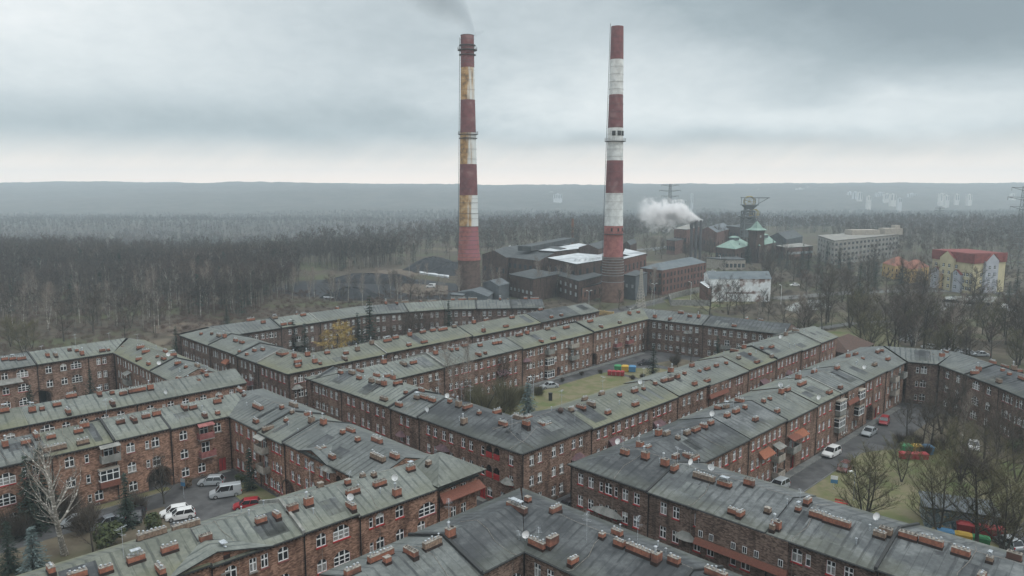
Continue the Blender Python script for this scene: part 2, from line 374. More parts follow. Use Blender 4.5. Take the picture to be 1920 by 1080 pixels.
def vent_mesh():
    if 'vent' in CACHE: return CACHE['vent']
    b = MB(); b.lathe([(.07, -.3), (.07, .55), (.13, .56), (.13, .62), (.02, .7)], 7, 0); CACHE['vent'] = b.mesh('roof_vent', [M_metal]); return CACHE['vent']

STACKS = [(1.15, .55, .62, 'cowls'), (1.55, .55, .66, 'cowls'), (.65, .55, .6, 'none'), (2.1, .55, .7, 'cowls'), (1.2, .55, .75, 'pots'), (2.8, .58, .68, 'cowls'), (.95, .65, .95, 'mix'), (.55, .55, .5, 'cowls'), (1.7, .58, .6, 'pots')]

def cells(b, x0, x1, z0, z1, ops, y=0., m=0, depth=.22, rm=1):
    """wall sheet at y with rectangular openings and their reveals"""
    xs = sorted({x0, x1, *[o[0] for o in ops], *[o[1] for o in ops]}); zs = sorted({z0, z1, *[o[2] for o in ops], *[o[3] for o in ops]})
    xs = [q for q in xs if x0 <= q <= x1]; zs = [q for q in zs if z0 <= q <= z1]
    for j in range(len(zs) - 1):
        zc = (zs[j] + zs[j + 1]) / 2; run = None
        for i in range(len(xs) - 1):
            xc = (xs[i] + xs[i + 1]) / 2
            hole = any(o[0] < xc < o[1] and o[2] < zc < o[3] for o in ops)
            if hole:
                if run is not None: b.quad((run, y, zs[j]), (xs[i], y, zs[j]), (xs[i], y, zs[j + 1]), (run, y, zs[j + 1]), m); run = None
            elif run is None: run = xs[i]
        if run is not None: b.quad((run, y, zs[j]), (xs[-1], y, zs[j]), (xs[-1], y, zs[j + 1]), (run, y, zs[j + 1]), m)
    for o in ops:
        a, c, p, q = o[:4]; d = y + (o[4] if len(o) > 4 and o[4] else depth); r = o[5] if len(o) > 5 and o[5] is not None else rm
        b.quad((a, y, p), (a, d, p), (a, d, q), (a, y, q), r); b.quad((c, y, p), (c, y, q), (c, d, q), (c, d, p), r)
        b.quad((a, y, p), (c, y, p), (c, d, p), (a, d, p), r); b.quad((a, y, q), (a, d, q), (c, d, q), (c, y, q), r)

SILLS = (.8, 3.8, 6.85)
def frame_rel(root, fx, fy, fa):
    dx, dy = fx - root.location.x, fy - root.location.y; a = -root.rotation_euler.z
    return (dx * math.cos(a) - dy * math.sin(a), dx * math.sin(a) + dy * math.cos(a), 0.), fa - root.rotation_euler.z
WINDOWS_BUILT = [0]
def house(W, x0, x1, i, n, root=None, roof=0, dz=0., feats=(), label=None, group=None, near=True, seed=0):
    rg = random.Random(seed); d = W['depth']; O, ang = W['O'], W['ang']
    ca, sa = math.cos(ang), math.sin(ang); xm = (x0 + x1) / 2
    world = lambda x, y: (O[0] + x * ca - y * sa, O[1] + x * sa + y * ca)
    fx, fy = world(xm, 0)
    if root is None: root = thing('tenement_house', (fx, fy, 0), ang, label, 'house', group)
    rl, rz = frame_rel(root, fx, fy, ang)
    first, last = i == 0, i == n - 1
    g = .012
    ml = W['ml'] if first else 0.; mr = W['mr'] if last else 0.
    L_ = lambda y: x0 - xm + ml * y / d + (0 if (first and ml) else g); R_ = lambda y: x1 - xm - mr * y / d - (0 if (last and mr) else g)
    ev = W['eave'] + dz; rise = W['rise']; ht = ev; rdg = ev + rise + .1
    br = W['brick']; red = W.get('red', 0)
    # ---- openings of the visible front
    ops = []; wins = []; blocked = []
    Lh = x1 - x0
    for f in feats:
        fxp = f[1] - xm; hw = {'gate': 2.1, 'balcony': 1.5, 'bay': 1.7, 'canopy': 0, 'hood': 0, 'attic': 0, 'loggia': 1.6, 'door': .8, 'bigwin': 1.4}.get(f[0], 0)
        z0, z1 = {'gate': (0, 3.6), 'balcony': (f[2] - .3, f[2] + 2.4), 'bay': (f[2] - 1.1, f[2] + 2.2), 'loggia': (f[2] - .2, f[2] + 2.3), 'door': (0, 2.9), 'bigwin': (f[2] - .1, f[2] + 2)}.get(f[0], (0, 0))
        if hw: blocked.append((fxp - hw, fxp + hw, z0, z1))
    def free(xc, w, z, h): return not any(a < xc + w / 2 and b_ > xc - w / 2 and p < z + h and q > z for a, b_, p, q in blocked)
    style = W.get('style', 'pair')
    xa, xb = L_(0) + .9, R_(0) - .9
    if W.get('front', True):
        npair = max(1, int(round((xb - xa) / (4.1 if style == 'pair' else 3.1))))
        for k in range(npair):
            c = xa + (xb - xa) * (k + .5) / npair + rg.uniform(-.2, .2)
            mode = rg.random()
            for fl, z in enumerate(SILLS):
                if style == 'pair':
                    if mode < .78: lst = [(c - .88, .92, 1.5, 'cross', False), (c + .88, .92, 1.5, 'cross', False)]
                    elif mode < .9: lst = [(c - 1.2, .55, 1.35, 'single', False), (c, 1.15, 1.55, 'cross', True), (c + 1.2, .55, 1.35, 'single', False)]
                    else: lst = [(c - .7, .7, 1.4, 'single', False), (c + .8, 1.1, 1.5, 'cross', True)]
                elif style == 'wide':
                    if mode < .6: lst = [(c, 1.2, 1.55, 'cross', True)]
                    elif mode < .82: lst = [(c - .95, .55, 1.25, 'single', False), (c + .25, 1.15, 1.55, 'cross', True)]
                    elif mode < .92: lst = [(c, 2.1, 1.7, 'triple', True)]
                    else: lst = [(c - .7, .8, 1.5, 'cross', False), (c + .55, .8, 1.5, 'cross', False)]
                for xc, w_, h_, kd, ar in lst:
                    if z + h_ > ev - .55: h_ = round(ev - .6 - z, 1)
                    if h_ > .4 and xc - w_ / 2 > L_(0) + .25 and xc + w_ / 2 < R_(0) - .25 and free(xc, w_, z, h_):
                        wins.append((xc, z, w_, h_, kd, ar))
            if W.get('cellar', True) and free(c, 1., .5, .5): wins.append((c, .1, .6, .35, 'plain', False))
    for f in feats:
        fxp = f[1] - xm
        if f[0] in ('balcony',): wins.append((fxp, f[2] + .05, 1.3, 2.15, 'grid', False))
        if f[0] == 'bigwin': wins.append((fxp, f[2], f[3] if len(f) > 3 else 2.2, 1.7, 'triple', True))
        if f[0] == 'door': ops.append((fxp - .6, fxp + .6, .1, 2.3, .3, None))
        if f[0] == 'gate': ops.append((fxp - 1.7, fxp + 1.7, .02, 3.3, 3.5, 0))
        if f[0] == 'loggia':
            for q in (-.8, .8): ops.append((fxp + q - .6, fxp + q + .6, f[2], f[2] + 1.9, 1.3, 2))
    for xc, z, w_, h_, kd, ar in wins: ops.append((xc - w_ / 2, xc + w_ / 2, z, z + h_))
    b = MB()
    rm = 1 if (red and rg.random() < red) else 0
    XL, XR = L_(0), R_(0)
    cells(b, XL, XR, -.3, ht, ops, 0., 0, .2, rm)
    b.quad((R_(d), d, -.3), (L_(d), d, -.3), (L_(d), d, ht), (R_(d), d, ht), 0)
    for s_, fn in ((-1, L_), (1, R_)):
        if (s_ < 0 and first and ml < 0) or (s_ > 0 and last and mr < 0): continue
        if (s_ < 0 and first and ml > 0) or (s_ > 0 and last and mr > 0): continue
        pts = [(fn(0), 0, -.3), (fn(0), 0, ht), (fn(d / 2), d / 2, ht + rise - .04), (fn(d), d, ht), (fn(d), d, -.3)]
        b.poly(pts if s_ < 0 else pts[::-1], 0)
    # plinth, corbelled cornice under the eaves and a string course
    gates = [(f[1] - xm) for f in feats if f[0] in ('gate', 'door')]
    segs = [(XL, XR)]
    for gx in gates:
        segs = [q for s0, s1 in segs for q in ((s0, min(s1, gx - 1.75)), (max(s0, gx + 1.75), s1)) if q[1] - q[0] > .2]
    for s0, s1 in segs: b.box(s0, s1, -.05, -.001, -.3, .3, 3, skip=('n', 'b'))
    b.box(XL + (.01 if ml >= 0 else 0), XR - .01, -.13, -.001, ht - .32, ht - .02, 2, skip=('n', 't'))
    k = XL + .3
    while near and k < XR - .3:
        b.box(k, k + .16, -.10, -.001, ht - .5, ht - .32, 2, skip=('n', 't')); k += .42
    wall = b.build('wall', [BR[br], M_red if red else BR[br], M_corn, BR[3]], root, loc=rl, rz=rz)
    cr, sr = math.cos(rz), math.sin(rz)
    def put(name, me, x, y, z, a=0., parent=root):
        return link(name, me, parent, (rl[0] + x * cr - y * sr, rl[1] + x * sr + y * cr, z), rz + a)
    for xc, z, w_, h_, kd, ar in wins:
        q = rg.random(); gl = 0 if q < .66 else (1 if q < .9 else 2)
        if kd == 'plain': gl = 0
        sl_ = (0 if rg.random() < .75 else 1) if rm else (2 if rg.random() < .6 else 1)
        if kd == 'plain': sl_ = 3
        put('window', win_mesh(w_, h_, ar, kd, gl, br, sl_, rg.random() < .12), xc, 0, z); WINDOWS_BUILT[0] += 1
    # ---- roof slab
    r = MB(); o = .38; t = .12
    prof = [(-o, ev - .10), (0, ev + .02), (d / 2, ev + rise), (d, ev + .02), (d + o, ev - .10)]
    so_ = W.get('uvoff', 0) + x0
    sl = [0.]
    for a_, c_ in zip(prof, prof[1:]): sl.append(sl[-1] + math.hypot(c_[0] - a_[0], c_[1] - a_[1]))
    tot = sl[-1]
    for k in range(len(prof) - 1):
        (y0, z0), (y1, z1) = prof[k], prof[k + 1]
        s0, s1 = sl[k], sl[k + 1]
        if k >= 2: s0, s1 = tot - s0, tot - s1
        A = (L_(y0), y0, z0 + t); B_ = (R_(y0), y0, z0 + t); C_ = (R_(y1), y1, z1 + t); D_ = (L_(y1), y1, z1 + t)
        r.quad(A, B_, C_, D_, 0, [(A[0] + so_, s0), (B_[0] + so_, s0), (C_[0] + so_, s1), (D_[0] + so_, s1)])
        r.quad((L_(y0), y0, z0), (L_(y1), y1, z1), (R_(y1), y1, z1), (R_(y0), y0, z0), 1)
    y0, z0 = prof[0]
    r.quad((L_(y0), y0, z0), (R_(y0), y0, z0), (R_(y0), y0, z0 + t), (L_(y0), y0, z0 + t), 1)
    y0, z0 = prof[-1]
    r.quad((R_(y0), y0, z0), (L_(y0), y0, z0), (L_(y0), y0, z0 + t), (R_(y0), y0, z0 + t), 1)
    for fn, s_ in ((L_, -1), (R_, 1)):
        for (y0, z0), (y1, z1) in zip(prof, prof[1:]):
            q = [(fn(y0), y0, z0), (fn(y1), y1, z1), (fn(y1), y1, z1 + t), (fn(y0), y0, z0 + t)]
            r.quad(*(q if s_ < 0 else q[::-1]), 1)
    # gutter
    r.box(L_(-o) + .02, R_(-o) - .02, -o - .13, -o - .005, ev - .14, ev - .02, 1)
    roofo = r.build('roof', [RF[roof], M_fascia, M_conc], root, loc=rl, rz=rz)
    def zr(y): return ev + .02 + rise * (1 - abs(2 * y / d - 1)) + t
    XL, XR = L_(0), R_(0)
    # fire wall parapet on the left boundary
    if W.get('fire', .7) > rg.random() and not first:
        q = MB(); x = L_(0)
        hh = rg.choice((.14, .22, .30))
        for (y0, z0), (y1, z1) in zip(prof, prof[1:]):
            q.add([(x - .16, y0, z0), (x + .16, y0, z0), (x + .16, y0, z0 + t + hh), (x - .16, y0, z0 + t + hh), (x - .16, y1, z1), (x + .16, y1, z1), (x + .16, y1, z1 + t + hh), (x - .16, y1, z1 + t + hh)],
                  ((0, 1, 2, 3), (5, 4, 7, 6), (3, 2, 6, 7), (0, 3, 7, 4), (1, 5, 6, 2)), 0)
        q.build('parapet', [M_conc if rg.random() < .35 else M_fascia], roofo)
    # felt patches and lightning cable
    if near and W.get('front', True):
        for k in range(rg.choice((0, 1, 1, 2, 3))):
            fw, fl = rg.choice((1.05, 2.1, 3.1)), rg.uniform(1.2, d * .42); px_ = rg.uniform(XL + 1, max(XL + 1.1, XR - 1 - fw)); back = rg.random() < .25
            ya = rg.uniform(.4, max(.5, d / 2 - fl - .3)); yb = min(d / 2 - .15, ya + fl)
            if back: ya, yb = d - ya, d - yb
            q = MB(); q.quad((px_, ya, zr(ya) + .006), (px_ + fw, ya, zr(ya) + .006), (px_ + fw, yb, zr(yb) + .006), (px_, yb, zr(yb) + .006), 0, [(px_ + 5, ya), (px_ + 5 + fw, ya), (px_ + 5 + fw, yb), (px_ + 5, yb)])
            q.build('felt_patch', RF[rg.choice((3, 3, 2, 5))], roofo)
        cx_ = rg.uniform(XL + 1, XR - 1); q = MB(); yy = [-o, 0, d * .2, d * .35, d * .5, d * .7]
        q.tube([(cx_ + .35 * math.sin(k * 1.9 + cx_), y_, zr(max(0, y_)) + .05 - (.08 if y_ < 0 else 0)) for k, y_ in enumerate(yy)], .022, 4); q.tube([(cx_, -o - .02, ev - .1), (cx_, -.16, ev - .5), (cx_, -.16, 1.)], .02, 4)
        if rg.random() < .6: q.tube([(XL + (XR - XL) * k / 6, d * .5 + rg.uniform(-.25, .25), zr(d * .5) + .06) for k in range(7)], .02, 4)
        q.build('lightning_cable', M_cap, roofo)
    # downpipe at the boundary
    if W.get('front', True):
        q = MB(); q.tube([(XL + .14, -.16, .1), (XL + .14, -.16, ev - .45), (XL + .14, -o - .06, ev - .12)], .075, 6, 0)
        q.build('downpipe', [M_pipe], root, loc=rl, rz=rz)
    # ---- fittings
    for f in feats:
        fxp = f[1] - xm; kd = f[0]; z = f[2] if len(f) > 2 else 0; wd = f[3] if len(f) > 3 else 3.; q = MB()
        if kd == 'canopy':     # tiled lean-to canopy over windows
            m_ = [M_tile, M_tile2, M_sheet, M_conc][f[4] if len(f) > 4 else 0]; dp = 1.1
            q.add([(-wd / 2, -dp, 0), (wd / 2, -dp, 0), (wd / 2 - .25, 0, .85), (-wd / 2 + .25, 0, .85), (-wd / 2, -dp, -.12), (wd / 2, -dp, -.12), (wd / 2 - .25, 0, -.1), (-wd / 2 + .25, 0, -.1)],
                  ((0, 1, 2, 3), (4, 5, 1, 0), (0, 3, 7, 4), (1, 5, 6, 2), (4, 7, 6, 5)), 0)
            o_ = q.mesh('canopy', [m_]); put('canopy', o_, fxp, -.005, z)
        elif kd == 'hood':
            m_ = [M_tile, M_tile2, M_sheet, M_conc][f[4] if len(f) > 4 else 2]; n_ = 8; A = []
            for k in range(n_ + 1):
                t_ = math.pi * k / n_; A.append((-wd / 2 * math.cos(t_), -.9 * math.sin(t_) ** .8, 0))
            top = [(p_[0] * .35, p_[1] * .25, .75) for p_ in A]
            q.add(A + top, [(k, k + 1, n_ + 2 + k, n_ + 1 + k) for k in range(n_)] + [tuple(range(n_ + 1))[::-1]] + [tuple(range(n_ + 1, 2 * n_ + 2))], 0)
            put('hood', q.mesh('hood', [m_]), fxp, -.005, z)
        elif kd == 'balcony':
            m_ = [M_conc, M_pink, BR[2], M_stone][f[4] if len(f) > 4 else 0]
            q.box(-wd / 2, wd / 2, -1.15, -.01, -.18, -.02, 1)
            q.box(-wd / 2, wd / 2, -1.15, -1.05, -.02, .95, 0); q.box(-wd / 2, -wd / 2 + .1, -1.05, -.01, -.02, .95, 0); q.box(wd / 2 - .1, wd / 2, -1.05, -.01, -.02, .95, 0)
            if len(f) > 5 and f[5]: q.add([(-wd / 2 - .1, -1.3, 2.15), (wd / 2 + .1, -1.3, 2.15), (wd / 2, -.01, 2.65), (-wd / 2, -.01, 2.65), (-wd / 2 - .1, -1.3, 2.09), (wd / 2 + .1, -1.3, 2.09), (wd / 2, -.01, 2.58), (-wd / 2, -.01, 2.58)], ((0, 1, 2, 3), (4, 7, 6, 5), (0, 4, 5, 1), (0, 3, 7, 4), (1, 5, 6, 2)), 2); [q.bar((sx * wd / 2, -1.1, .9), (sx * wd / 2, -1.1, 2.15), .04, 1) for sx in (-1, 1)]
            put('balcony', q.mesh('balcony', [m_, M_conc, [M_conc, M_pink, M_tile2][f[5] - 1] if len(f) > 5 and f[5] else M_conc]), fxp, 0, z)
        elif kd == 'bay':
            dp = .95; hw = wd / 2
            q.box(-hw, hw, -dp, -.01, -.95, -.02, 0); q.box(-hw - .08, hw + .08, -dp - .08, -.01, 1.72, 1.86, 3)
            q.box(-hw + .05, hw - .05, -dp + .08, -.01, -.02, 1.72, 2)
            nn = int(round(wd / .75)) + 1
            for k in range(nn):
                x = -hw + .045 + (wd - .09) * k / (nn - 1); q.box(x - .05, x + .05, -dp, -dp + .1, -.02, 1.72, 1)
            for zz in (.0, 1.05, 1.62): q.box(-hw, hw, -dp + .01, -dp + .09, zz, zz + .1, 1)
            for sx in (-1, 1):
                for zz in (.0, 1.05, 1.62): q.box(sx * hw - .05, sx * hw + .05, -dp + .1, -.01, zz, zz + .1, 1)
            if len(f) > 5 and f[5]: q.add([(-hw - .2, -dp - .2, 1.87), (hw + .2, -dp - .2, 1.87), (hw + .1, -.01, 2.6), (-hw - .1, -.01, 2.6)], ((0, 1, 2, 3),), 3); q.add([(-hw - .2, -dp - .2, 1.87), (-hw - .1, -.01, 2.6), (-hw - .2, -.01, 1.87), (hw + .2, -dp - .2, 1.87), (hw + .1, -.01, 2.6), (hw + .2, -.01, 1.87)], ((0, 1, 2), (3, 5, 4)), 3)
            put('bay_window', q.mesh('bay_window', [[M_tile2, BR[br], M_conc][f[4] if len(f) > 4 else 1], M_white, M_glass, M_stone]), fxp, 0, z)
        elif kd == 'gate':
            for s_ in (-1, 1):
                pts = [(s_ * 1.71, .01, 3.32)] + [(s_ * 1.71 * math.cos(a_ * math.pi / 16), .01, 1.58 + 1.70 * math.sin(a_ * math.pi / 16)) for a_ in range(0, 9)] + [(0, .01, 3.32)]
                q.poly(pts if s_ > 0 else pts[::-1], 0)
            for k in range(12):
                a0, a1 = math.pi * k / 12, math.pi * (k + 1) / 12
                p_ = [(rr_ * math.cos(a_), -.05, 1.58 + rr_ * math.sin(a_)) for rr_, a_ in ((1.71, a0), (2.05, a0), (2.05, a1), (1.71, a1))]
                q.poly(p_[::-1], 1)
            q.quad((-1.71, 3.49, 0), (1.71, 3.49, 0), (1.71, 3.49, 3.3), (-1.71, 3.49, 3.3), 2)
            put('gateway', q.mesh('gateway', [BR[br], M_corn, M_void]), fxp, 0, 0)
        elif kd == 'door':
            q.box(-.59, .59, .2, .28, .11, 2.29, 0); q.box(-.03, .03, .17, .2, .11, 2.29, 1); q.box(-.9, .9, -.9, -.01, -.2, .1, 2)
            put('door', q.mesh('door', [M_door if rg.random() < .7 else M_red, M_dark, M_conc]), fxp, 0, 0)
        elif kd == 'loggia':
            for s_ in (-.8, .8):
                q.box(s_ - .62, s_ + .62, -.06, .06, .0, .85, 0); q.quad((s_ - .6, 1.29, 0), (s_ + .6, 1.29, 0), (s_ + .6, 1.29, 1.9), (s_ - .6, 1.29, 1.9), 1)
                for e_ in (-1, 1): q.poly([(s_ + e_ * .6, .02, 1.9), (s_ + e_ * .6, .02, 1.4), (s_ + e_ * .35, .02, 1.75), (s_, .02, 1.9)][::e_], 2)
            put('loggia', q.mesh('loggia', [M_red, M_glass, BR[br]]), fxp, 0, z)
        elif kd == 'attic':    # overhanging attic storey with a row of small windows over a tiled skirt
            dp = .55; zt = ev - .15
            q.box(-wd / 2, wd / 2, -dp, -.14, z + .75, zt, 0)
            q.add([(-wd / 2 - .1, -dp - .35, z), (wd / 2 + .1, -dp - .35, z), (wd / 2 + .02, -dp + .02, z + .8), (-wd / 2 - .02, -dp + .02, z + .8), (-wd / 2, -.01, z), (wd / 2, -.01, z), (wd / 2, -.01, z + .8), (-wd / 2, -.01, z + .8)], ((0, 1, 2, 3), (4, 5, 1, 0), (4, 0, 3, 7), (1, 5, 6, 2)), 1)
            n_ = int(wd / 1.35)
            for k in range(n_):
                x = -wd / 2 + wd * (k + .5) / n_
                if k % 4 == 2: continue
                q.box(x - .27, x + .27, -dp - .03, -dp - .002, z + .95, min(zt - .1, z + 1.75), 2); q.box(x - .21, x - .03, -dp - .045, -dp - .031, z + 1.01, min(zt - .16, z + 1.69), 3); q.box(x + .03, x + .21, -dp - .045, -dp - .031, z + 1.01, min(zt - .16, z + 1.69), 3)
            put('attic_storey', q.mesh('attic_storey', [BR[br], M_tile2, M_white, M_glass]), fxp, 0, 0)
        elif kd == 'gable':    # cross gable rising over the eaves
            hw = wd / 2; yb = d * .5; zt = min(ev + z, ev + rise + .35); zb = ev - .02
            q.poly([(-hw, -.04, zb - .6), (hw, -.04, zb - .6), (hw, -.04, zb), (0, -.04, zt), (-hw, -.04, zb)], 0)
            e_ = .35
            for s_ in (-1, 1):
                xl = s_ * (hw + e_); zl = zb - .12
                pa, pb, pc, pd = (xl, -e_ - .2, zl + .14), (0, -e_ - .2, zt + .16), (0, yb, zt + .16), (xl, yb * .45, zl + .3)
                pts = [pa, pd, pc, pb] if s_ < 0 else [pa, pb, pc, pd]
                q.add(pts, ((0, 1, 2, 3),), 1, [[(p_[1] + 3, abs(p_[0]) + 2) for p_ in pts]])
                lo = [(p_[0], p_[1], p_[2] - .14) for p_ in pts]; q.add([pts[0], pts[3], lo[3], lo[0], pts[1], lo[1]] if s_ < 0 else [pts[0], pts[1], lo[1], lo[0], pts[3], lo[3]], ((0, 1, 2, 3), (0, 4, 5, 3)), 2)
                q.add(lo, ((3, 2, 1, 0),), 2)
            put('gable', q.mesh('gable', [BR[br], RF[roof], M_fascia]), fxp, 0, 0)
            for xx in (-.9, .9): put('window', win_mesh(.8, 1.2, True, 'single', 0, br, 2), fxp + xx, -.05, ev - 1.6 + .3)
    W['houses'].append(dict(root=root, roof=roofo, x0=x0, x1=x1, xm=xm, zr=zr, d=d))
    return root

def add_stack(W, x, y, kind='n', rg=random):
    """a chimney stack on the roof of the wing at local x, y"""
    hs = W['houses']; h = min(hs, key=lambda q: 0 if q['x0'] <= x <= q['x1'] else min(abs(x - q['x0']), abs(x - q['x1'])))
    y = max(.7, min(h['d'] - .7, y)); x = max(h['x0'] + (.5 if h is not hs[0] else -6), min(h['x1'] - (.5 if h is not hs[-1] else -6), x))
    a = math.pi / 2 if (kind == 'p' or (kind == 'n' and rg.random() < .22)) else 0.
    idx = {'s': [7, 2], 'l': [5, 5, 3], 'L': [3], 'n': [0, 1, 1, 4, 6, 0, 8], 'p': [1, 0]}[kind]
    lx, ly, hh, top = STACKS[rg.choice(idx)]
    me = stack_mesh(lx, ly, hh, top, 1 if rg.random() < .14 else 0, rg.random() < .06)
    z = h['zr'](y)
    link('chimney', me, h['roof'], (x - h['xm'], y, z), a)
    if kind == 'L': link('chimney', stack_mesh(1.4, .62, 1.0, 'cowls'), h['roof'], (x - h['xm'] + 1.3, y + .9, h['zr'](y + .9)), math.pi / 2)
def to_local(W, px, py, z):
    X_, Y_ = at(px, py, z); dx, dy = X_ - W['O'][0], Y_ - W['O'][1]; c, s = math.cos(W['ang']), math.sin(W['ang'])
    return dx * c + dy * s, -dx * s + dy * c
def place_px(W, sc, ox, oy, pts, rg, other=None):
    for p in pts:
        kd = p[2] if len(p) > 2 else 'n'
        x, y = to_local(W, ox + p[0] / sc, oy + p[1] / sc + 1.5, 11.1)
        if other is not None and x > W['houses'][-1]['x1'] + .2: x, y = to_local(other, ox + p[0] / sc, oy + p[1] / sc + 1.5, 11.1); add_stack(other, x, y, kd, rg)
        else: add_stack(W, x, y, kd, rg)
WINGS = {}
ORD = ['first', 'second', 'third', 'fourth', 'fifth', 'sixth', 'seventh', 'eighth', 'ninth', 'tenth']
def wing(key, P0, P1, depth, ml, mr, splits, roofs, phrase, group, brick=0, red=0., style='pair', eave=9.2, rise=1.8, feats=(), share=None, near=True, fire=.7, front=True, start_ord=0, total=None, dzs=None):
    """a row of tenements: P0 -> P1 is the visible front, left to right, in street-grid metres; splits are distances along it"""
    a, b = uvw(*P0), uvw(*P1); ang = math.atan2(b[1] - a[1], b[0] - a[0]); Ln = math.dist(a, b)
    W = dict(O=a, ang=ang, depth=depth, ml=ml, mr=mr, eave=eave, rise=rise, brick=brick, red=red, style=style, houses=[], fire=fire, front=front, uvoff=len(WINGS) * 37.)
    nx_, ny_ = -math.sin(ang), math.cos(ang); OV = .38           # given lines are eaves: the walls stand back under the overhang
    a = (a[0] + nx_ * OV, a[1] + ny_ * OV); W['O'] = a; W['depth'] = depth - 2 * OV
    e0 = e1 = 0.
    if abs(ml) > 8.5: e0 = OV if ml > 0 else -OV; W['ml'] = ml - 2 * e0
    if abs(mr) > 8.5: e1 = -OV if mr > 0 else OV; W['mr'] = mr + 2 * e1
    xs = [e0] + [s for s in splits if s < Ln - 1] + [Ln + e1]; n = len(xs) - 1; rg = random.Random(key)
    F2 = []
    for f in feats:
        if isinstance(f[1], tuple):        # where the sight line through this point of the photograph meets the front
            (px, py) = f[1]; ex, ey = math.cos(ang), math.sin(ang)
            dx = (px - 960) / F_PX; dy = (540 - py) / F_PX
            r_ = (dx, math.cos(PITCH) + dy * math.sin(PITCH), -math.sin(PITCH) + dy * math.cos(PITCH))
            nx, ny = -ey, ex; t = (a[0] * nx + a[1] * ny) / (r_[0] * nx + r_[1] * ny)
            x_ = (r_[0] * t - a[0]) * ex + (r_[1] * t - a[1]) * ey; z_ = CAM_H + r_[2] * t
            f = (f[0], x_, z_ if len(f) < 3 or f[2] is None else f[2], *f[3:])
        F2.append(f)
    for i in range(n):
        rf = roofs[i % len(roofs)]
        root = share if (share is not None and i == 0) else None
        lab = '%s brick tenement from the left in %s, %s roof' % (ORD[i + start_ord].capitalize() if False else ORD[i + start_ord], phrase, RFN[rf])
        fs = [f for f in F2 if xs[i] <= f[1] < xs[i + 1]]
        dz = 0. if dzs is None else dzs[i % len(dzs)]
        house(W, xs[i], xs[i + 1], i, n, root, rf, dz, fs, lab, group, near, rg.randrange(1 << 30))
    WINGS[key] = W; return W
# ------------------------------------------------------------------ the brick housing blocks
GA, GB, GC, GD, GE, GF = ['brick tenements of the %s block' % q for q in ('central', 'rear', 'far left', 'lower left', 'right-hand', 'bottom centre')]
S0, S1, S2_ = SILLS
A_L = wing('A_L', (70.7, 129), (70.7, 68.8), 11.5, 11.5, 11.5, [13, 28.5, 36.4], [0, 1, 2, 3], 'long row left of central corner', GA, 0, .45,
  feats=[('hood', (753, 816), None, 2.6, 2), ('hood', (831, 842), None, 3.4, 2), ('loggia', (924, 850), S2_), ('loggia', (924, 893), S1), ('hood', (953, 905), None, 2.6, 3), ('door', (905, 900), 0)], dzs=[0, .1, -.05, .12])
A_R = wing('A_R', (70.7, 68.8), (186.4, 69.9), 12.2, 11.5, 0, [16, 41, 52, 68, 81, 94, 105], [3, 4, 1, 0, 4, 0, 1, 1], 'street row right of central corner', GA, 0, .6,
  feats=[('hood', (1083, 858), None, 3.2, 2), ('canopy', (1150, 830), None, 3.2, 2), ('canopy', (1232, 797), None, 3, 2), ('attic', (1343, 740), None, 7), ('canopy', (1430, 718), None, 3.2, 2), ('hood', (1478, 700), None, 3, 2)], share=A_L['houses'][-1]['root'], dzs=[.12, -.1, .1, -.15, .05])
A_BL = wing('A_BL', (82.2, 115.2), (174, 118.5), 12, -11.5, -12, [13.6, 38, 65.6], [1, 0, 4, 4], 'row behind the central green lawn', GA, 0, .35,
  feats=[('gate', (1112, 678), 0), ('bay', (1028, 692), S0 - .2, 2.6, 1), ('bay', (1028, 675), S1 - .1, 2.4, 1), ('balcony', (1028, 655), S2_ - .2, 2.4, 0), ('balcony', (1073, 648), S2_ - .2, 3, 3), ('balcony', (1073, 672), S1 - .2, 3, 0),
         ('balcony', (1155, 645), S1 - .1, 2.6, 1), ('balcony', (1177, 640), S1 - .1, 2.6, 1), ('hood', (987, 677), None, 3, 2), ('door', (1047, 700), 0), ('canopy', (940, 700), None, 3.5, 2)], dzs=[0, .15, -.1, .1])
A_BR = wing('A_BR', (174, 118.5), (180, 81), 12, -12, 0, [16], [2, 3], 'dark-roofed row right of central courtyard', GA, 1, .15, feats=[('balcony', (1363, 640), S1 - .2, 2.6, 0), ('hood', (1290, 625), None, 2.8, 3)])
B_L = wing('B_L', (69.7, 190.3), (69.7, 133.8), 11.5, 11.5, 11.5, [18, 33, 43], [0, 0, 2, 4], 'side row left of the willow', GB, 1, .35, feats=[('canopy', (427, 680), None, 2.6, 0), ('balcony', (470, 712), S1, 2.6, 1)], dzs=[0, .1, 0])
B_R = wing('B_R', (69.7, 133.8), (175.5, 137.3), 11.5, 11.5, 0, [24.8, 51.8, 78.3, 96], [4, 4, 4, 3, 0], 'row just behind central courtyard block', GB, 1, .3, feats=[('hood', (557, 728), None, 2.6, 3)], share=B_L['houses'][-1]['root'], dzs=[0, .2, 0, .15])
B_1 = wing('B_1', (81, 180.5), (121.7, 181.6), 11.5, -11.5, -2.2, [12, 24], [2, 1, 0], 'rear row behind the yellow willow', GB, 3, 0.1, feats=[('balcony', (560, 632), S1, 3, 0)])
B_2 = wing('B_2', (121.7, 181.6), (143.7, 173.4), 11.5, -2.2, -1.9, [12], [2, 1], 'rear row behind the yellow willow', GB, 3, 0.1, start_ord=3)
B_3 = wing('B_3', (143.7, 173.4), (168, 153.5), 11.5, -1.9, 0, [10, 21], [0, 2, 3], 'rear row behind the yellow willow', GB, 3, 0.1, start_ord=5, feats=[('balcony', (1000, 592), S1, 3, 2)])
C_T = wing('C_T', (14, 177.6), (51.2, 180), 11, 0, -10, [10, 22, 32], [0, 2, 1, 1], 'far-left courtyard row by the forest', GC, 0, .2, style='wide', feats=[('gate', (80, 748), 0), ('canopy', (15, 688 + 30), None, 5, 3), ('bigwin', (133, 740), S0 - .6, 2)])
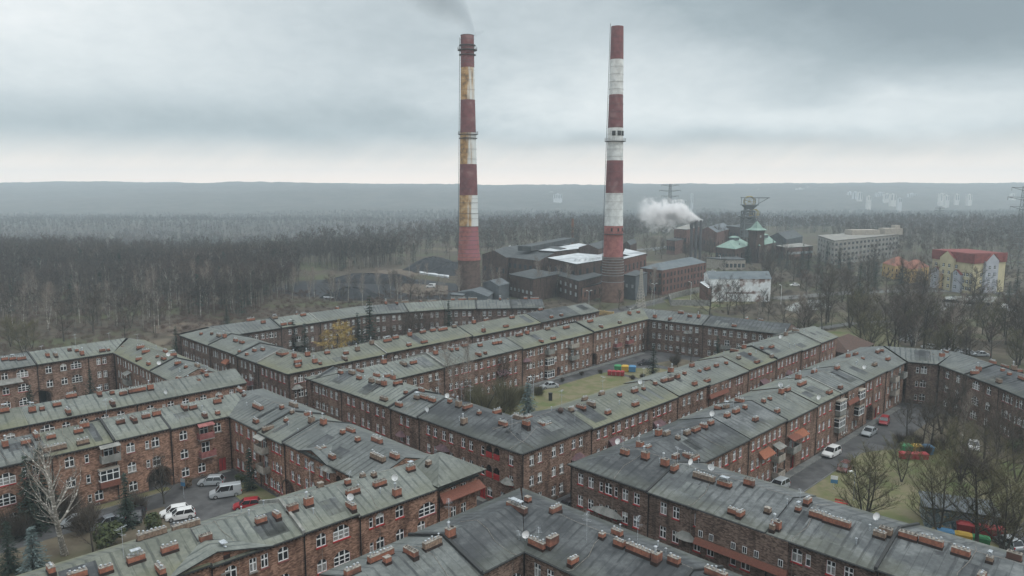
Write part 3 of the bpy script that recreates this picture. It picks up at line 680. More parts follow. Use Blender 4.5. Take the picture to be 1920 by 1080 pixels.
C_R = wing('C_R', (51.2, 180), (50.9, 143.4), 10, -10, 0, [24], [4, 0], 'side row of far-left courtyard', GC, 0, .4, feats=[('balcony', (243, 700), S1, 2.8, 0, 1), ('balcony', (243, 722), S0, 2.8, 0)])
C_F = wing('C_F', (10, 133.2), (61, 133.3), 10, 0, 0, [15, 31], [4, 1, 0], 'ridge row behind lower-left courtyard block', GC, 2, .1, style='wide')
D_T = wing('D_T', (6, 114.9), (49.3, 115.2), 12, 0, -12, [8, 17.8, 26, 34], [2, 2, 4, 1, 1], 'row above the parked silver van', GD, 2, .5, style='wide',
  feats=[('balcony', (204, 853), S2_ - .2, 2.6, 0, 1), ('bay', (203, 893), S1 - .1, 2.6, 0), ('balcony', (383, 812), S2_ - .3, 2.4, 1, 2), ('balcony', (387, 856), S1 - .3, 2.4, 1), ('gate', (300, 900), 0), ('door', (418, 872), 0), ('bigwin', (12, 900), S2_ - .4, 2.2), ('bigwin', (12, 935), S1 - .2, 2.2)], dzs=[0, .05, 0, .15])
D_R = wing('D_R', (49.3, 115.2), (49.4, 75.2), 12, -12, 0, [10, 18], [2, 0, 2], 'courtyard row right of silver van', GD, 2, .75,
  feats=[('balcony', (497, 852), S2_ - .6, 2.6, 3, 1), ('balcony', (500, 888), S1 - .6, 2.6, 3), ('gable', (590, 850), .9, 7.5), ('hood', (618, 880), None, 3.4, 3), ('loggia', (640, 880), S2_ - .5), ('gate', (541, 925), 0)], dzs=[0, -.25, .1])
D_F = wing('D_F', (12, 69.4), (55.4, 68.4), 10.8, 0, 0, [15, 25, 32], [4, 1, 1, 1], 'foreground row below the red car', GD, 2, .7, style='wide',
  feats=[('gable', (405, 1062), 1.3, 11), ('bigwin', (801, 952), 5.8, 2.6)], dzs=[.25, 0, .1, -.25])
D_TW = wing('D_TW', (55.8, 68.8), (62.6, 68.9), 11.2, 0, 0, [], [1], 'foreground row below the red car', GD, 2, .3, eave=8.6, rise=.6, start_ord=4, feats=[('canopy', (862, 918), 6.9, 7.4, 1)])
E_F = wing('E_F', (72.5, 61.9), (72.9, 0), 13.5, 12.7, 0, [12.8, 28.2, 39.5, 51], [3, 5, 5, 5, 5], 'foreground row on the lower right', GE, 1, .5, style='pair',
  feats=[('hood', (1139, 962), None, 5.5, 3), ('hood', (1286, 1008), None, 3, 3), ('attic', (1390, 1020), 5.1, 11.)], dzs=[.1, 0, -.1, .1])
E_N = wing('E_N', (86, 49.2), (169.8, 49), 12.7, -13.5, -8.2, [13.4, 26, 38, 48, 60, 72], [3, 5, 0, 1, 2, 0, 2], 'long row along the parked cars', GE, 0, .8,
  feats=[('canopy', (1432, 852), None, 4, 0), ('canopy', (1497, 815), None, 4, 0), ('balcony', (1453, 868), S1 - .3, 2.4, 3, 1), ('balcony', (1453, 888), S0 - .1, 2.4, 3), ('balcony', (1482, 850), S1 - .2, 3, 0, 3), ('bay', (1572, 763), S2_ - .5, 2.8, 2), ('bay', (1570, 788), S1 - .6, 2.8, 2),
         ('attic', (1594, 748), 6.5, 5), ('bay', (1608, 745), S2_ - .4, 2.6, 1), ('bay', (1606, 770), S1 - .4, 2.6, 1), ('gate', (1630, 785), 0), ('balcony', (1671, 728), S2_ - .5, 2.4, 3), ('balcony', (1671, 748), S1 - .4, 2.4, 3), ('balcony', (1686, 722), S2_ - .5, 2.4, 0), ('door', (1484, 880), 0), ('door', (1640, 790), 0)], dzs=[0, .12, -.08, .1])
E_1 = wing('E_1', (169.8, 49), (171.8, 43.4), 12, -8.4, -7.2, [], [2], 'curved row behind right-hand park', GE, 1, .3, style='wide')
E_2 = wing('E_2', (171.8, 43.4), (160, 30.2), 12, -7.2, -.3, [8.5], [2, 3], 'curved row behind right-hand park', GE, 1, .3, style='wide', feats=[('bay', (1733, 742), S1 - .2, 3.8, 2, 1)], start_ord=1)
E_3 = wing('E_3', (160, 30.2), (138, 10), 12, -.3, 0, [9, 19], [3, 2, 3], 'curved row behind right-hand park', GE, 1, .3, start_ord=3, feats=[('canopy', (1870, 745), None, 3.5, 1), ('gate', (1905, 835), 0)])
F_W = wing('F_W', (22, 48.7), (51, 49.2), 11.4, 0, -11.4, [12, 23], [1, 2, 3], 'bottom centre row with pale roof', GF, 1, .2, style='wide', feats=[('bigwin', (965, 1068), 5.4, 2)], dzs=[-.3, 0, .1])
F_N = wing('F_N', (51, 49.2), (51.2, 14), 11.5, -11.4, 0, [16], [3, 3], 'bottom centre row with dark roof', GF, 1, .2, dzs=[.1, 0])
# --- pyramidal cap of the corner tower on the foreground row
tw = MB(); twh = D_TW['houses'][0]
hx = (twh['x1'] - twh['x0']) / 2; z0_, z1_ = 9.15, 11.6
c_ = [(-hx - .7, -1.0), (hx + .9, -1.0), (hx + .9, 8.2), (-hx - .7, 8.2)]
top_ = (0., 3.6, z1_)
for k in range(4):
    a_, b_ = c_[k], c_[(k + 1) % 4]; Lk = math.dist(a_, b_)
    tw.add([(*a_, z0_ + .14), (*b_, z0_ + .14), top_], ((0, 1, 2),), 0, [[(0, 0), (Lk, 0), (Lk / 2, 4.5)]])
    tw.quad((*a_, z0_), (*b_, z0_), (*b_, z0_ + .14), (*a_, z0_ + .14), 1)
tw.poly([(*q, z0_) for q in c_[::-1]], 1)
tw.build('tower_roof', [RF[0], M_fascia], twh['root'])
tw = MB(); tw.box(-hx + .1, hx - .1, -.06, 7.2, 8.5, 9.16, 0, skip=('t', 'b'))
for k in range(4): tw.box(-hx + .5 + k * 1.5, -hx + 1.3 + k * 1.5, -.08, -.061, 8.55, 9.0, 1)
tw.build('tower_wall', [BR[2], M_glass], twh['root'])
# --- chimney stacks, one by one where the photograph shows them
rg = random.Random(5)
place_px(C_T, 3, 0, 560, [(25, 325), (70, 320), (120, 315), (265, 295), (310, 290), (390, 272, 's'), (430, 270, 's'), (500, 290), (610, 270), (710, 240), (635, 262, 's')], rg)
place_px(C_R, 3, 0, 560, [(770, 305), (828, 330), (885, 312, 's'), (790, 265, 'p'), (820, 285, 'p'), (930, 290), (970, 310), (920, 325), (1000, 355, 'p'), (1045, 375, 's'), (1110, 375), (1145, 408), (1125, 440), (1175, 430, 's'), (940, 415, 's'), (970, 418, 's'), (1000, 445), (1030, 455)], rg)
place_px(C_F, 3, 0, 560, [(25, 625), (180, 608), (235, 598, 's'), (320, 580), (402, 552), (400, 605, 'p'), (558, 530), (630, 520, 's'), (652, 558, 'p'), (692, 515), (770, 500, 'l'), (845, 487)], rg)
place_px(B_L, 3, 0, 560, [(1130, 175, 's'), (1190, 183, 's'), (1230, 195), (1260, 203), (1430, 270), (1478, 273), (1335, 285, 's'), (1315, 270, 's'), (1325, 225), (1360, 235), (1570, 300), (1600, 305), (1655, 320), (1675, 340)], rg)
place_px(B_R, 3, 480, 560, [(235, 345), (290, 312), (330, 325), (400, 295), (412, 340, 's'), (505, 285), (518, 305), (570, 270), (655, 245), (740, 232, 'l'), (785, 220), (865, 205), (905, 240), (938, 190), (985, 222), (995, 180), (1050, 172, 'l'), (1115, 158), (1225, 135), (1280, 150), (1295, 118), (1405, 125), (1440, 100), (1600, 65), (1680, 80), (1740, 70)], rg)
place_px(D_T, 3, 0, 560, [(28, 810), (145, 790), (210, 765), (285, 760), (335, 815, 'l'), (440, 728), (475, 710), (487, 775), (677, 680), (750, 665), (820, 650), (890, 635), (1035, 600), (1085, 595), (1148, 610, 'p'), (1252, 610, 's'), (1222, 565), (1240, 550, 's'), (1350, 520), (1372, 532, 's')], rg)
place_px(D_R, 3, 0, 560, [(1420, 645), (1480, 678), (1450, 590, 'l'), (1585, 610, 's'), (1608, 655, 's'), (1643, 630, 's'), (1650, 585, 'l'), (1732, 632), (1752, 680), (1820, 705), (1755, 815), (1830, 850), (1820, 800, 's')], rg)
place_px(D_R, 3, 480, 560, [(488, 755, 's'), (532, 738), (572, 795, 's'), (680, 795, 'l'), (685, 880, 'l'), (780, 888), (870, 935), (970, 905, 's')], rg, D_F)
place_px(D_F, 3.375, 480, 760, [(30, 700), (130, 668), (227, 635), (332, 600), (407, 500, 's'), (612, 510), (580, 480, 's'), (620, 585, 'p'), (675, 430, 's'), (745, 430, 's'), (782, 458), (900, 485)], rg)
place_px(D_F, 3.375, 0, 760, [(960, 800, 'l'), (1172, 730, 'l'), (1300, 815), (1072, 890), (1425, 855, 'p'), (860, 955), (1020, 985, 'p'), (668, 1020), (490, 1065), (325, 1065)], rg)
place_px(A_L, 3, 480, 560, [(475, 402), (540, 412), (585, 398), (580, 435), (650, 455), (690, 465), (720, 475), (798, 480), (842, 517, 's'), (665, 535), (745, 565), (678, 425), (785, 408), (930, 510), (945, 545), (990, 560), (905, 540), (1090, 580, 's'), (1140, 600), (1190, 612), (1170, 660), (1255, 640, 's'), (1355, 630, 'p'), (1475, 655, 'L'), (1390, 695), (1520, 712), (1605, 685), (1640, 678)], rg)
place_px(A_R, 3, 960, 560, [(335, 615), (388, 600), (445, 583), (410, 552), (505, 525), (605, 530, 's'), (540, 598), (690, 505), (740, 490, 's'), (695, 550), (805, 465, 's'), (855, 452), (890, 442), (930, 430), (970, 412, 's'), (893, 410), (1012, 375), (1055, 388, 's'), (1098, 375), (1150, 358), (1205, 342, 's'), (1075, 450), (1145, 425), (1250, 290), (1305, 275), (1275, 318), (1380, 318), (1338, 297, 's'), (1405, 270, 's'), (1460, 258), (1470, 288), (1540, 200), (1595, 180)], rg)
place_px(A_BL, 3, 480, 560, [(720, 360), (785, 408), (828, 352), (885, 342), (1010, 305), (1095, 285), (1130, 280, 's'), (1175, 265), (1290, 290, 'p'), (1300, 275, 's'), (1260, 255), (1345, 240), (1370, 235), (1480, 200, 'l'), (1525, 190), (1645, 210, 'p'), (1715, 195), (1745, 150, 'l'), (1640, 165)], rg)
place_px(A_BL, 3, 960, 560, [(440, 120, 'l'), (515, 130, 'p'), (610, 105), (660, 75), (710, 65)], rg)
place_px(A_BR, 3, 960, 560, [(785, 80), (870, 90), (950, 75), (1000, 85), (1050, 90), (1230, 130), (1320, 100), (1400, 110)], rg)
place_px(B_1, 3, 480, 560, [(40, 120), (105, 105), (200, 125), (262, 125), (265, 85)], rg)
for W_, n_ in ((B_1, 3), (B_2, 6), (B_3, 8)):
    for k in range(n_):
        tot = W_['houses'][-1]['x1']; add_stack(W_, tot * (k + .5) / n_ + rg.uniform(-1, 1), rg.uniform(5, 9), rg.choice('nnsl'), rg)
place_px(E_N, 3, 960, 560, [(1160, 600), (1205, 605), (1280, 568), (1210, 655), (1260, 632), (1370, 648), (1310, 610, 's'), (1415, 567, 's'), (1450, 552, 's'), (1493, 595), (1515, 520), (1550, 505), (1610, 445), (1630, 475, 'l'), (1700, 405), (1815, 490), (1870, 460), (1830, 385), (1035, 730), (1078, 712), (1118, 693), (985, 750), (825, 745), (870, 760), (932, 775, 's')], rg)
place_px(E_F, 3, 960, 560, [(720, 820), (765, 825), (1020, 825), (1065, 830), (635, 860), (750, 888), (920, 880, 'p'), (860, 925), (915, 945)], rg)
place_px(E_N, 3.6, 1400, 600, [(885, 205), (915, 195, 's'), (955, 228), (735, 215), (780, 250, 's'), (680, 235), (865, 270)], rg)
place_px(E_F, 3.375, 960, 760, [(1215, 445, 'l'), (1345, 485), (1500, 500), (1370, 620), (1425, 630), (1620, 620, 's'), (1620, 690, 'p'), (1650, 705), (1812, 632, 's'), (1870, 610, 'p')], rg)
place_px(E_F, 3.6, 1400, 780, [(475, 645), (610, 690, 'l'), (900, 775), (940, 770), (1090, 810), (1245, 855, 'l'), (1445, 920), (1640, 970, 's'), (1805, 950), (1590, 1040, 'p')], rg)
place_px(E_2, 3.6, 1400, 600, [(1255, 205), (1320, 215), (1345, 205), (1530, 310, 'p'), (1560, 300)], rg)
place_px(E_3, 3.6, 1400, 600, [(1640, 365), (1620, 285, 's'), (1730, 300), (1775, 350, 's'), (1860, 380)], rg)
place_px(F_N, 3.375, 480, 760, [(1650, 640, 'l'), (1515, 700, 'l'), (1720, 610, 's'), (1775, 810, 'L')], rg)
place_px(F_W, 3.375, 480, 760, [(1115, 880, 'l'), (980, 935), (1230, 825), (830, 990, 's'), (790, 935, 'l'), (970, 1070), (600, 1060)], rg)
place_px(F_N, 3.375, 960, 760, [(275, 670), (665, 800), (370, 920, 'p'), (680, 880), (570, 830, 's'), (805, 930, 'l'), (915, 980), (1025, 1000), (1290, 1065, 'l')], rg)
for W_, n_ in ((E_2, 5), (E_3, 8)):
    for k in range(n_): add_stack(W_, W_['houses'][-1]['x1'] * (k + .5) / n_, 10.3, rg.choice('nnsn'), rg)
# --- satellite dishes, aerials, vents
def roof_item(W_, px, py, name, me, ang=None):
    x, y = to_local(W_, px, py, 11.); h = min(W_['houses'], key=lambda q: 0 if q['x0'] <= x <= q['x1'] else min(abs(x - q['x0']), abs(x - q['x1'])))
    y = max(.3, min(h['d'] - .3, y)); o = link(name, me, h['roof'], (x - h['xm'], y, h['zr'](y)), rg.uniform(-.6, .6) - W_['ang'] if ang is None else ang); return o
for W_, pts in ((C_R, [(298, 677), (316, 670)]), (C_F, [(312, 727)]), (D_F, [(657, 924), (740, 892)]), (A_L, [(838, 747), (801, 762)]), (E_F, [(1157, 838), (1293, 877), (1333, 888), (1641, 980)]), (D_TW, [(800, 856)]),
                (A_R, [(1200, 722), (1462, 636)]), (E_N, [(1334, 785), (1463, 728), (1620, 686), (1576, 745)]), (E_3, [(1913, 729)]), (F_N, [(985, 992)])):
    for p in pts: roof_item(W_, *p, 'satellite_dish', dish_mesh())
for W_, pts in ((C_T, [(78, 655), (142, 650), (205, 640), (262, 640)]), (D_T, [(473, 730), (200, 780)]), (D_F, [(232, 1045), (655, 890), (575, 890)]), (A_L, [(850, 750), (865, 745), (885, 740), (960, 800), (823, 738), (720, 710)]), (E_F, [(1168, 835), (1270, 870), (1500, 935)]),
                (A_R, [(1078, 780), (1053, 765), (1130, 728), (1207, 700)]), (E_N, [(1375, 765), (1478, 715), (1560, 705)]), (F_N, [(935, 1010), (1010, 1005), (1100, 1010), (1195, 1030)]), (F_W, [(842, 985)])):
    for p in pts: roof_item(W_, *p, 'antenna', aerial_mesh(rg.randrange(3)))
for W_, n_ in ((A_L, 6), (A_R, 10), (E_N, 8), (E_F, 7), (D_F, 7), (D_R, 5), (F_N, 4), (C_R, 4), (D_T, 4)):
    for k in range(n_):
        h = rg.choice(W_['houses']); y = rg.uniform(1, h['d'] - 1); link('roof_vent', vent_mesh(), h['roof'], (rg.uniform(h['x0'], h['x1']) - h['xm'], y, h['zr'](y)))
# low annex with a brown tiled roof behind the right-hand street row
an = thing('annex', (*uvw(195, 72), 0), R(45), 'low annex with brown tiled roof behind the street row', 'annex')
q = MB(); q.box(-8, 8, -4.5, 4.5, 0, 5.4, 0, skip=('t', 'b')); q.build('wall', BR[1], an)
q = MB(); q.add([(-8.6, -5.2, 5.3), (8.6, -5.2, 5.3), (8.6, 5.2, 5.3), (-8.6, 5.2, 5.3), (-4, 0, 8), (4, 0, 8)], ((0, 1, 5, 4), (1, 2, 5), (2, 3, 4, 5), (3, 0, 4), (3, 2, 1, 0)), 0); q.build('roof', noisy('brown_tile', (.088, .055, .045), (.060, .042, .036), 2.), an)
# ------------------------------------------------------------------ ground to the horizon
def sst(x, a, b):
    t = np.clip((x - a) / (b - a), 0, 1); return t * t * (3 - 2 * t)
def fbm(x, y, s, o=0., oct_=4):
    r = np.zeros_like(x, dtype=float); a = 1.
    for k in range(oct_):
        ph = o + k * 17.1; f = s * 2 ** k
        r += a * (np.sin(x * f + ph + 1.7 * np.sin(y * f * .8 + ph * 1.3)) * np.cos(y * f * 1.1 - ph + 1.3 * np.sin(x * f * .7 + ph)))
        a *= .5
    return r
def tz(x, y):
    x = np.asarray(x, float); y = np.asarray(y, float)
    edge = 430 + 480 * sst(x, -190, 20)
    drop = -26 * sst(y, edge, edge + 260)
    hill = (64 + 9 * fbm(x, y * 0, .0012, 2.) + 2.2 * fbm(x, y * 0, .012, 4.) + 4 * sst(-x, 300, 2500)) * sst(y, 1750, 3450)
    mid = 9 * np.exp(-((y - 1350 - .12 * x) / 240.) ** 2) + 6 * np.exp(-((y - 1900 + .2 * x) / 200.) ** 2)
    rough = fbm(x, y, .004, 1.) * 4 * sst(y, 900, 2200)
    return drop * (1 - sst(y, 1900, 2600)) + hill + mid + rough
def canopy(x, y): return (fbm(x, y, .21, 5., 2) * .9 + fbm(x, y, .055, 9., 3) * 1.8 + 3) * sst(y, 1250, 1500)
ys = np.concatenate([np.linspace(-80, 500, 30), np.geomspace(520, 4150, 330)])
nx = 420; us = np.linspace(-1, 1, nx)
gv = []
for y in ys:
    hw = 260 + max(0, y) * .80 + 120
    gv.append(np.stack([us * hw, np.full(nx, y), tz(us * hw, np.full(nx, y)) + canopy(us * hw, np.full(nx, y))], 1))
gv = np.concatenate(gv); ny = len(ys)
ii = (np.arange(ny - 1)[:, None] * nx + np.arange(nx - 1)[None, :]).ravel()
gf = np.stack([ii, ii + 1, ii + nx + 1, ii + nx], 1)
def np_mesh(name, V, Fq, mats, midx=None, tri=False):
    me = bpy.data.meshes.new(name); k = 3 if tri else 4
    me.vertices.add(len(V)); me.vertices.foreach_set('co', V.astype(np.float32).ravel())
    me.loops.add(len(Fq) * k); me.loops.foreach_set('vertex_index', Fq.astype(np.int32).ravel())
    me.polygons.add(len(Fq)); me.polygons.foreach_set('loop_start', np.arange(len(Fq), dtype=np.int32) * k)
    try: me.polygons.foreach_set('loop_total', np.full(len(Fq), k, dtype=np.int32))
    except Exception: pass
    for m in mats: me.materials.append(m)
    if midx is not None: me.polygons.foreach_set('material_index', midx.astype(np.int32))
    me.update(calc_edges=True); me.validate(); return me
M_land = mat('land', (.08, .07, .05), .95, 0, .1)
t = M_land.node_tree; g_ = nd(t, 'ShaderNodeNewGeometry'); sp_ = nd(t, 'ShaderNodeSeparateXYZ'); t.links.new(g_.outputs['Position'], sp_.inputs[0])
def nz_(sc, det=6.):
    q = nd(t, 'ShaderNodeTexNoise', i_Scale=sc, i_Detail=det, i_Roughness=.6); t.links.new(g_.outputs['Position'], q.inputs['Vector']); return q.outputs[0]
c = mixc(t, smooth(t, nz_(.25, 9.), .35, .65), (.050, .043, .034), (.085, .073, .057))
c = mixc(t, smooth(t, nz_(.03), .46, .62), c, (.068, .074, .042))
c = mixc(t, mth(t, 'MULTIPLY', smooth(t, nz_(.012), .58, .66), .8), c, (.135, .115, .085))
wood = mixc(t, smooth(t, nz_(.016, 9.), .4, .62), (.042, .040, .034), (.070, .062, .052))
c = mixc(t, smooth(t, sp_.outputs[1], 950., 1150.), c, wood)
t.links.new(c, P(M_land).inputs['Base Color'])
tag(link('ground', np_mesh('ground', gv, gf, [M_land])), kind='structure')
# ------------------------------------------------------------------ streets, yards and lawns of the blocks (thin sheets)
def sheet(name, pts, z, m, kerb=0., edge=None, uvg=True):
    b = MB(); P_ = [(*uvw(*p), z) if uvg else (*p, z) for p in pts]
    b.poly(P_, 0); n_ = len(P_)
    for k in range(n_):
        a_, c_ = P_[k], P_[(k + 1) % n_]; b.quad((*a_[:2], z - max(kerb, .05)), (*c_[:2], z - max(kerb, .05)), c_, a_, 1)
    return tag(b.build(name, [m, edge or M_conc]), kind='structure')
sheet('street', [(-20, -40), (190, -40), (190, 60), (190, 215), (60, 215), (-20, 215)], .03, M_asph)
sheet('lawn', [(88, 18), (143, 18), (146, 30), (141, 38), (134, 42.5), (131, 43.9), (86.3, 43.9), (86.3, 18)], .15, M_grass, .12)
sheet('pavement', [(86.3, 48.1), (165, 48.1), (165, 49.3), (86.3, 49.3)], .16, M_slab, .13)
sheet('planted_bed', [(143.5, 12), (168, 22), (166, 41), (149, 41), (139, 38)], .14, M_mud, .1)
sheet('pavement', [(150, 20.), (154, 18.8), (166, 32), (163.5, 33)], .20, M_slab, .1)
sheet('lawn', [(84, 82), (141, 82), (141, 84), (146, 110.6), (143, 111.6), (120, 111.2), (84, 110.5)], .15, M_grass, .12)
sheet('pavement', [(84, 114.2), (170, 116.9), (170, 118.2), (84, 115.4)], .16, M_slab, .13)
sheet('lawn', [(142.5, 84), (158, 84), (158, 104), (152, 110), (147.3, 110)], .15, M_grass, .12)
sheet('planted_bed', [(161, 84), (172, 84), (171, 106), (161, 108)], .15, M_mud, .12)
sheet('garden', [(8, 81.2), (36, 81.2), (34, 100), (36, 108), (26, 108.5), (8, 108)], .15, M_mud, .12)
sheet('lawn', [(12, 113.2), (39, 113.6), (39, 115.2), (12, 115.2)], .17, M_grass, .12)
sheet('lawn', [(44.6, 98), (49.2, 98), (49.2, 109), (45.2, 108)], .17, M_grass, .12)
sheet('garden', [(20, 144), (50, 144), (50, 176), (20, 175)], .15, M_mud, .1)
sheet('garden', [(82, 146), (160, 150), (140, 170), (121, 177), (82, 177)], .15, M_mud, .1)
# painted markings
sheet('road_marking', [(92, 44.15), (132, 44.15), (132, 44.27), (92, 44.27)], .045, M_slab)
# outer roads and yards beyond the blocks
def strip(name, pts, wd, z, m):
    b = MB(); A = []; B_ = []
    for i, p in enumerate(pts):
        q0, q1 = pts[max(0, i - 1)], pts[min(len(pts) - 1, i + 1)]; dx, dy = q1[0] - q0[0], q1[1] - q0[1]; l_ = math.hypot(dx, dy)
        A.append((p[0] - dy / l_ * wd / 2, p[1] + dx / l_ * wd / 2, z)); B_.append((p[0] + dy / l_ * wd / 2, p[1] - dx / l_ * wd / 2, z))
    for k in range(len(pts) - 1): b.quad(B_[k], B_[k + 1], A[k + 1], A[k])
    return tag(b.build(name, m), kind='structure')
AP = lambda *q: [at(*p, 0) for p in q]
strip('road', AP((1120, 592), (1200, 573), (1270, 556), (1340, 540), (1420, 528)), 7, .04, M_asph)
strip('path', AP((1530, 617), (1600, 606), (1660, 603), (1740, 590)), 3.5, .05, M_slab)
strip('path', AP((1700, 640), (1716, 615), (1735, 590), (1800, 560), (1910, 585)), 5, .06, M_slab)
strip('road', AP((1450, 560), (1600, 548), (1760, 545), (1920, 552)), 8, .04, M_slab)
strip('road', AP((1180, 470), (1260, 462), (1330, 452)), 9, .05, M_slab)
M_frost = noisy('frosted_grass', (.30, .32, .32), (.12, .12, .095), .25, 8.)
def patch(name, pts, m, z=.03): b = MB(); b.poly([(*p, z) for p in AP(*pts)]); return tag(b.build(name, m), kind='structure')
patch('yard', [(1255, 572), (1240, 560), (1300, 542), (1330, 548), (1420, 568), (1330, 580)], M_grass, .05)
patch('frosty_meadow', [(1770, 556), (1870, 556), (1860, 572), (1780, 574)], M_frost, .07)
patch('frosty_meadow', [(1490, 568), (1530, 560), (1560, 575), (1500, 588), (1470, 580)], M_frost, .07)
patch('meadow', [(1550, 650), (1510, 628), (1600, 612), (1660, 612), (1690, 650), (1640, 668)], M_grass, .05)
patch('meadow', [(1840, 640), (1700, 600), (1760, 596), (1930, 590), (1990, 640)], M_mud, .055)
M_coal = noisy('coal', (.014, .016, .019), (.030, .033, .037), .7, 8., bump=.3)
M_scrub = noisy('dry_scrub', (.125, .098, .072), (.070, .058, .046), .3, 8.)
patch('coal_yard', [(560, 556), (500, 545), (560, 528), (650, 521), (790, 524), (860, 533), (905, 545), (870, 562), (700, 560)], M_coal, .05)
patch('scrub', [(740, 545), (760, 532), (840, 536), (840, 552), (780, 556)], M_scrub, .08)
patch('scrub', [(650, 517), (720, 506), (860, 500), (880, 512), (760, 518)], M_scrub, .06)
patch('dry_bank', [(270, 620), (300, 608), (420, 600), (440, 612), (330, 632)], M_scrub, .06)
# ------------------------------------------------------------------ trees
M_bark = noisy('bark', (.065, .060, .052), (.035, .032, .028), 2., stretch=(1, 1, .3))
M_birch = noisy('birch_bark', (.62, .60, .55), (.20, .19, .17), 1.6, stretch=(1, 1, 2.5), lo=.35, hi=.5)
M_twig = noisy('twigs', (.085, .070, .056), (.055, .047, .040), .5)
M_twig_o = noisy('olive_twigs', (.125, .115, .065), (.085, .078, .045), .5)
M_twig_b = noisy('birch_twigs', (.26, .22, .19), (.15, .125, .105), .5)
M_twig_w = noisy('willow_twigs', (.42, .31, .10), (.28, .20, .07), .5)
M_twig_r = noisy('reddish_twigs', (.11, .075, .062), (.07, .052, .045), .5)
M_needle = noisy('needles', (.030, .045, .034), (.018, .030, .024), 1.2)
M_needle_b = noisy('blue_needles', (.13, .17, .165), (.06, .085, .085), 1.2)
M_leaf = noisy('evergreen_leaves', (.070, .085, .038), (.035, .048, .022), 1.5)
M_leaf_br = noisy('brown_leaves', (.13, .085, .05), (.08, .055, .035), 1.5)
def bare_tree(seed, H, spread=.38, tr=.22, limbs=11, subs=6, twigs=7, tw=.05, start=.28, up=.6, split=0, weep=0., lean=.30, lr=.42):
    """trunk mesh (trunk, limbs, branches) and crown mesh (twigs)"""
    rg = random.Random(seed); T, C = MB(), MB()
    def path(p, d, ln, n, curl, jit):
        pts = [p]; p = Vector(p); d = Vector(d).normalized()
        for k in range(n):
            d = (d + Vector((rg.uniform(-jit, jit), rg.uniform(-jit, jit), curl + rg.uniform(-jit, jit) * .5))).normalized(); p = p + d * (ln / n); pts.append(tuple(p))
        return pts
    def twig(p, d, ln, wd):
        d = Vector(d).normalized(); p = Vector(p); s = d.cross(Vector((rg.uniform(-1, 1), rg.uniform(-1, 1), rg.uniform(-1, 1)))).normalized()
        mid = p + d * ln * .5 + Vector((0, 0, -weep * ln * .15)); e = p + d * ln + Vector((rg.uniform(-.15, .15), rg.uniform(-.15, .15), -weep * .8)) * ln
        C.add([p - s * wd * .5, p + s * wd * .5, mid + s * wd * .35, mid - s * wd * .35, e], ((0, 1, 2, 3), (3, 2, 4)))
        return mid
    stems = [((0, 0, 0), (rg.uniform(-.06, .06), rg.uniform(-.06, .06), 1), H * .82, tr)]
    if split:
        stems = [((0, 0, 0), (lean * math.cos(q), lean * math.sin(q), 1), H * (.85 + .1 * rg.random()), tr * .8) for q in [rg.uniform(0, 1) + 6.28 * k / split for k in range(split)]]
    for p0, d0, ln, r0 in stems:
        tp = path(p0, d0, ln, 8, .05, .07); T.tube(tp, [r0 * (1.25 if k == 0 else 1) * (1 - .88 * k / 8) for k in range(9)], 6)
        for i in range(limbs):
            f = start + (1 - start) * (i + rg.random()) / limbs; k = min(7, int(f * 8)); q = Vector(tp[k]).lerp(Vector(tp[k + 1]), f * 8 - k)
            az = i * 2.4 + rg.uniform(-.5, .5); el = up + .35 * f
            d = (math.cos(az), math.sin(az), math.tan(min(1.25, el))) if weep == 0 else (math.cos(az), math.sin(az), .5)
            ll = H * spread * (1.05 - .62 * (f - start) / (1 - start)) * rg.uniform(.75, 1.15)
            lp = path(tuple(q), d, ll, 5, .10 - weep * .3, .16); r1 = r0 * lr * (1 - .52 * f)
            T.tube(lp, [r1 * (1 - .85 * k / 5) for k in range(6)], 4, cap=False)
            for j in range(subs):
                g = (j + .6 + rg.random() * .4) / (subs + .4); k = min(4, int(g * 5)); q2 = Vector(lp[k]).lerp(Vector(lp[k + 1]), min(1, g * 5 - k))
                dd = (Vector(lp[k + 1]) - Vector(lp[k])).normalized() + Vector((rg.uniform(-.9, .9), rg.uniform(-.9, .9), rg.uniform(-.2, .6)))
                sl_ = ll * (.45 - .2 * g) + .5; bp = path(tuple(q2), dd, sl_, 3, .08 - weep * .4, .2); r2 = r1 * .45 * (1 - .5 * g)
                T.tube(bp, [r2, r2 * .7, r2 * .45, r2 * .2], 3, cap=False)
                for m in range(twigs):
                    h = (m + rg.random()) / twigs; k2 = min(2, int(h * 3)); q3 = Vector(bp[k2]).lerp(Vector(bp[k2 + 1]), h * 3 - k2)
                    d3 = (Vector(bp[k2 + 1]) - Vector(bp[k2])).normalized() + Vector((rg.uniform(-1, 1), rg.uniform(-1, 1), rg.uniform(-.4, .9) - weep * 1.6))
                    e = twig(q3, d3, rg.uniform(.6, 1.5) * H / 13, tw)
                    if rg.random() < .8: twig(e, d3 + Vector((rg.uniform(-.8, .8), rg.uniform(-.8, .8), rg.uniform(-.3, .6))), rg.uniform(.4, 1.) * H / 13, tw * .7)
    return T, C
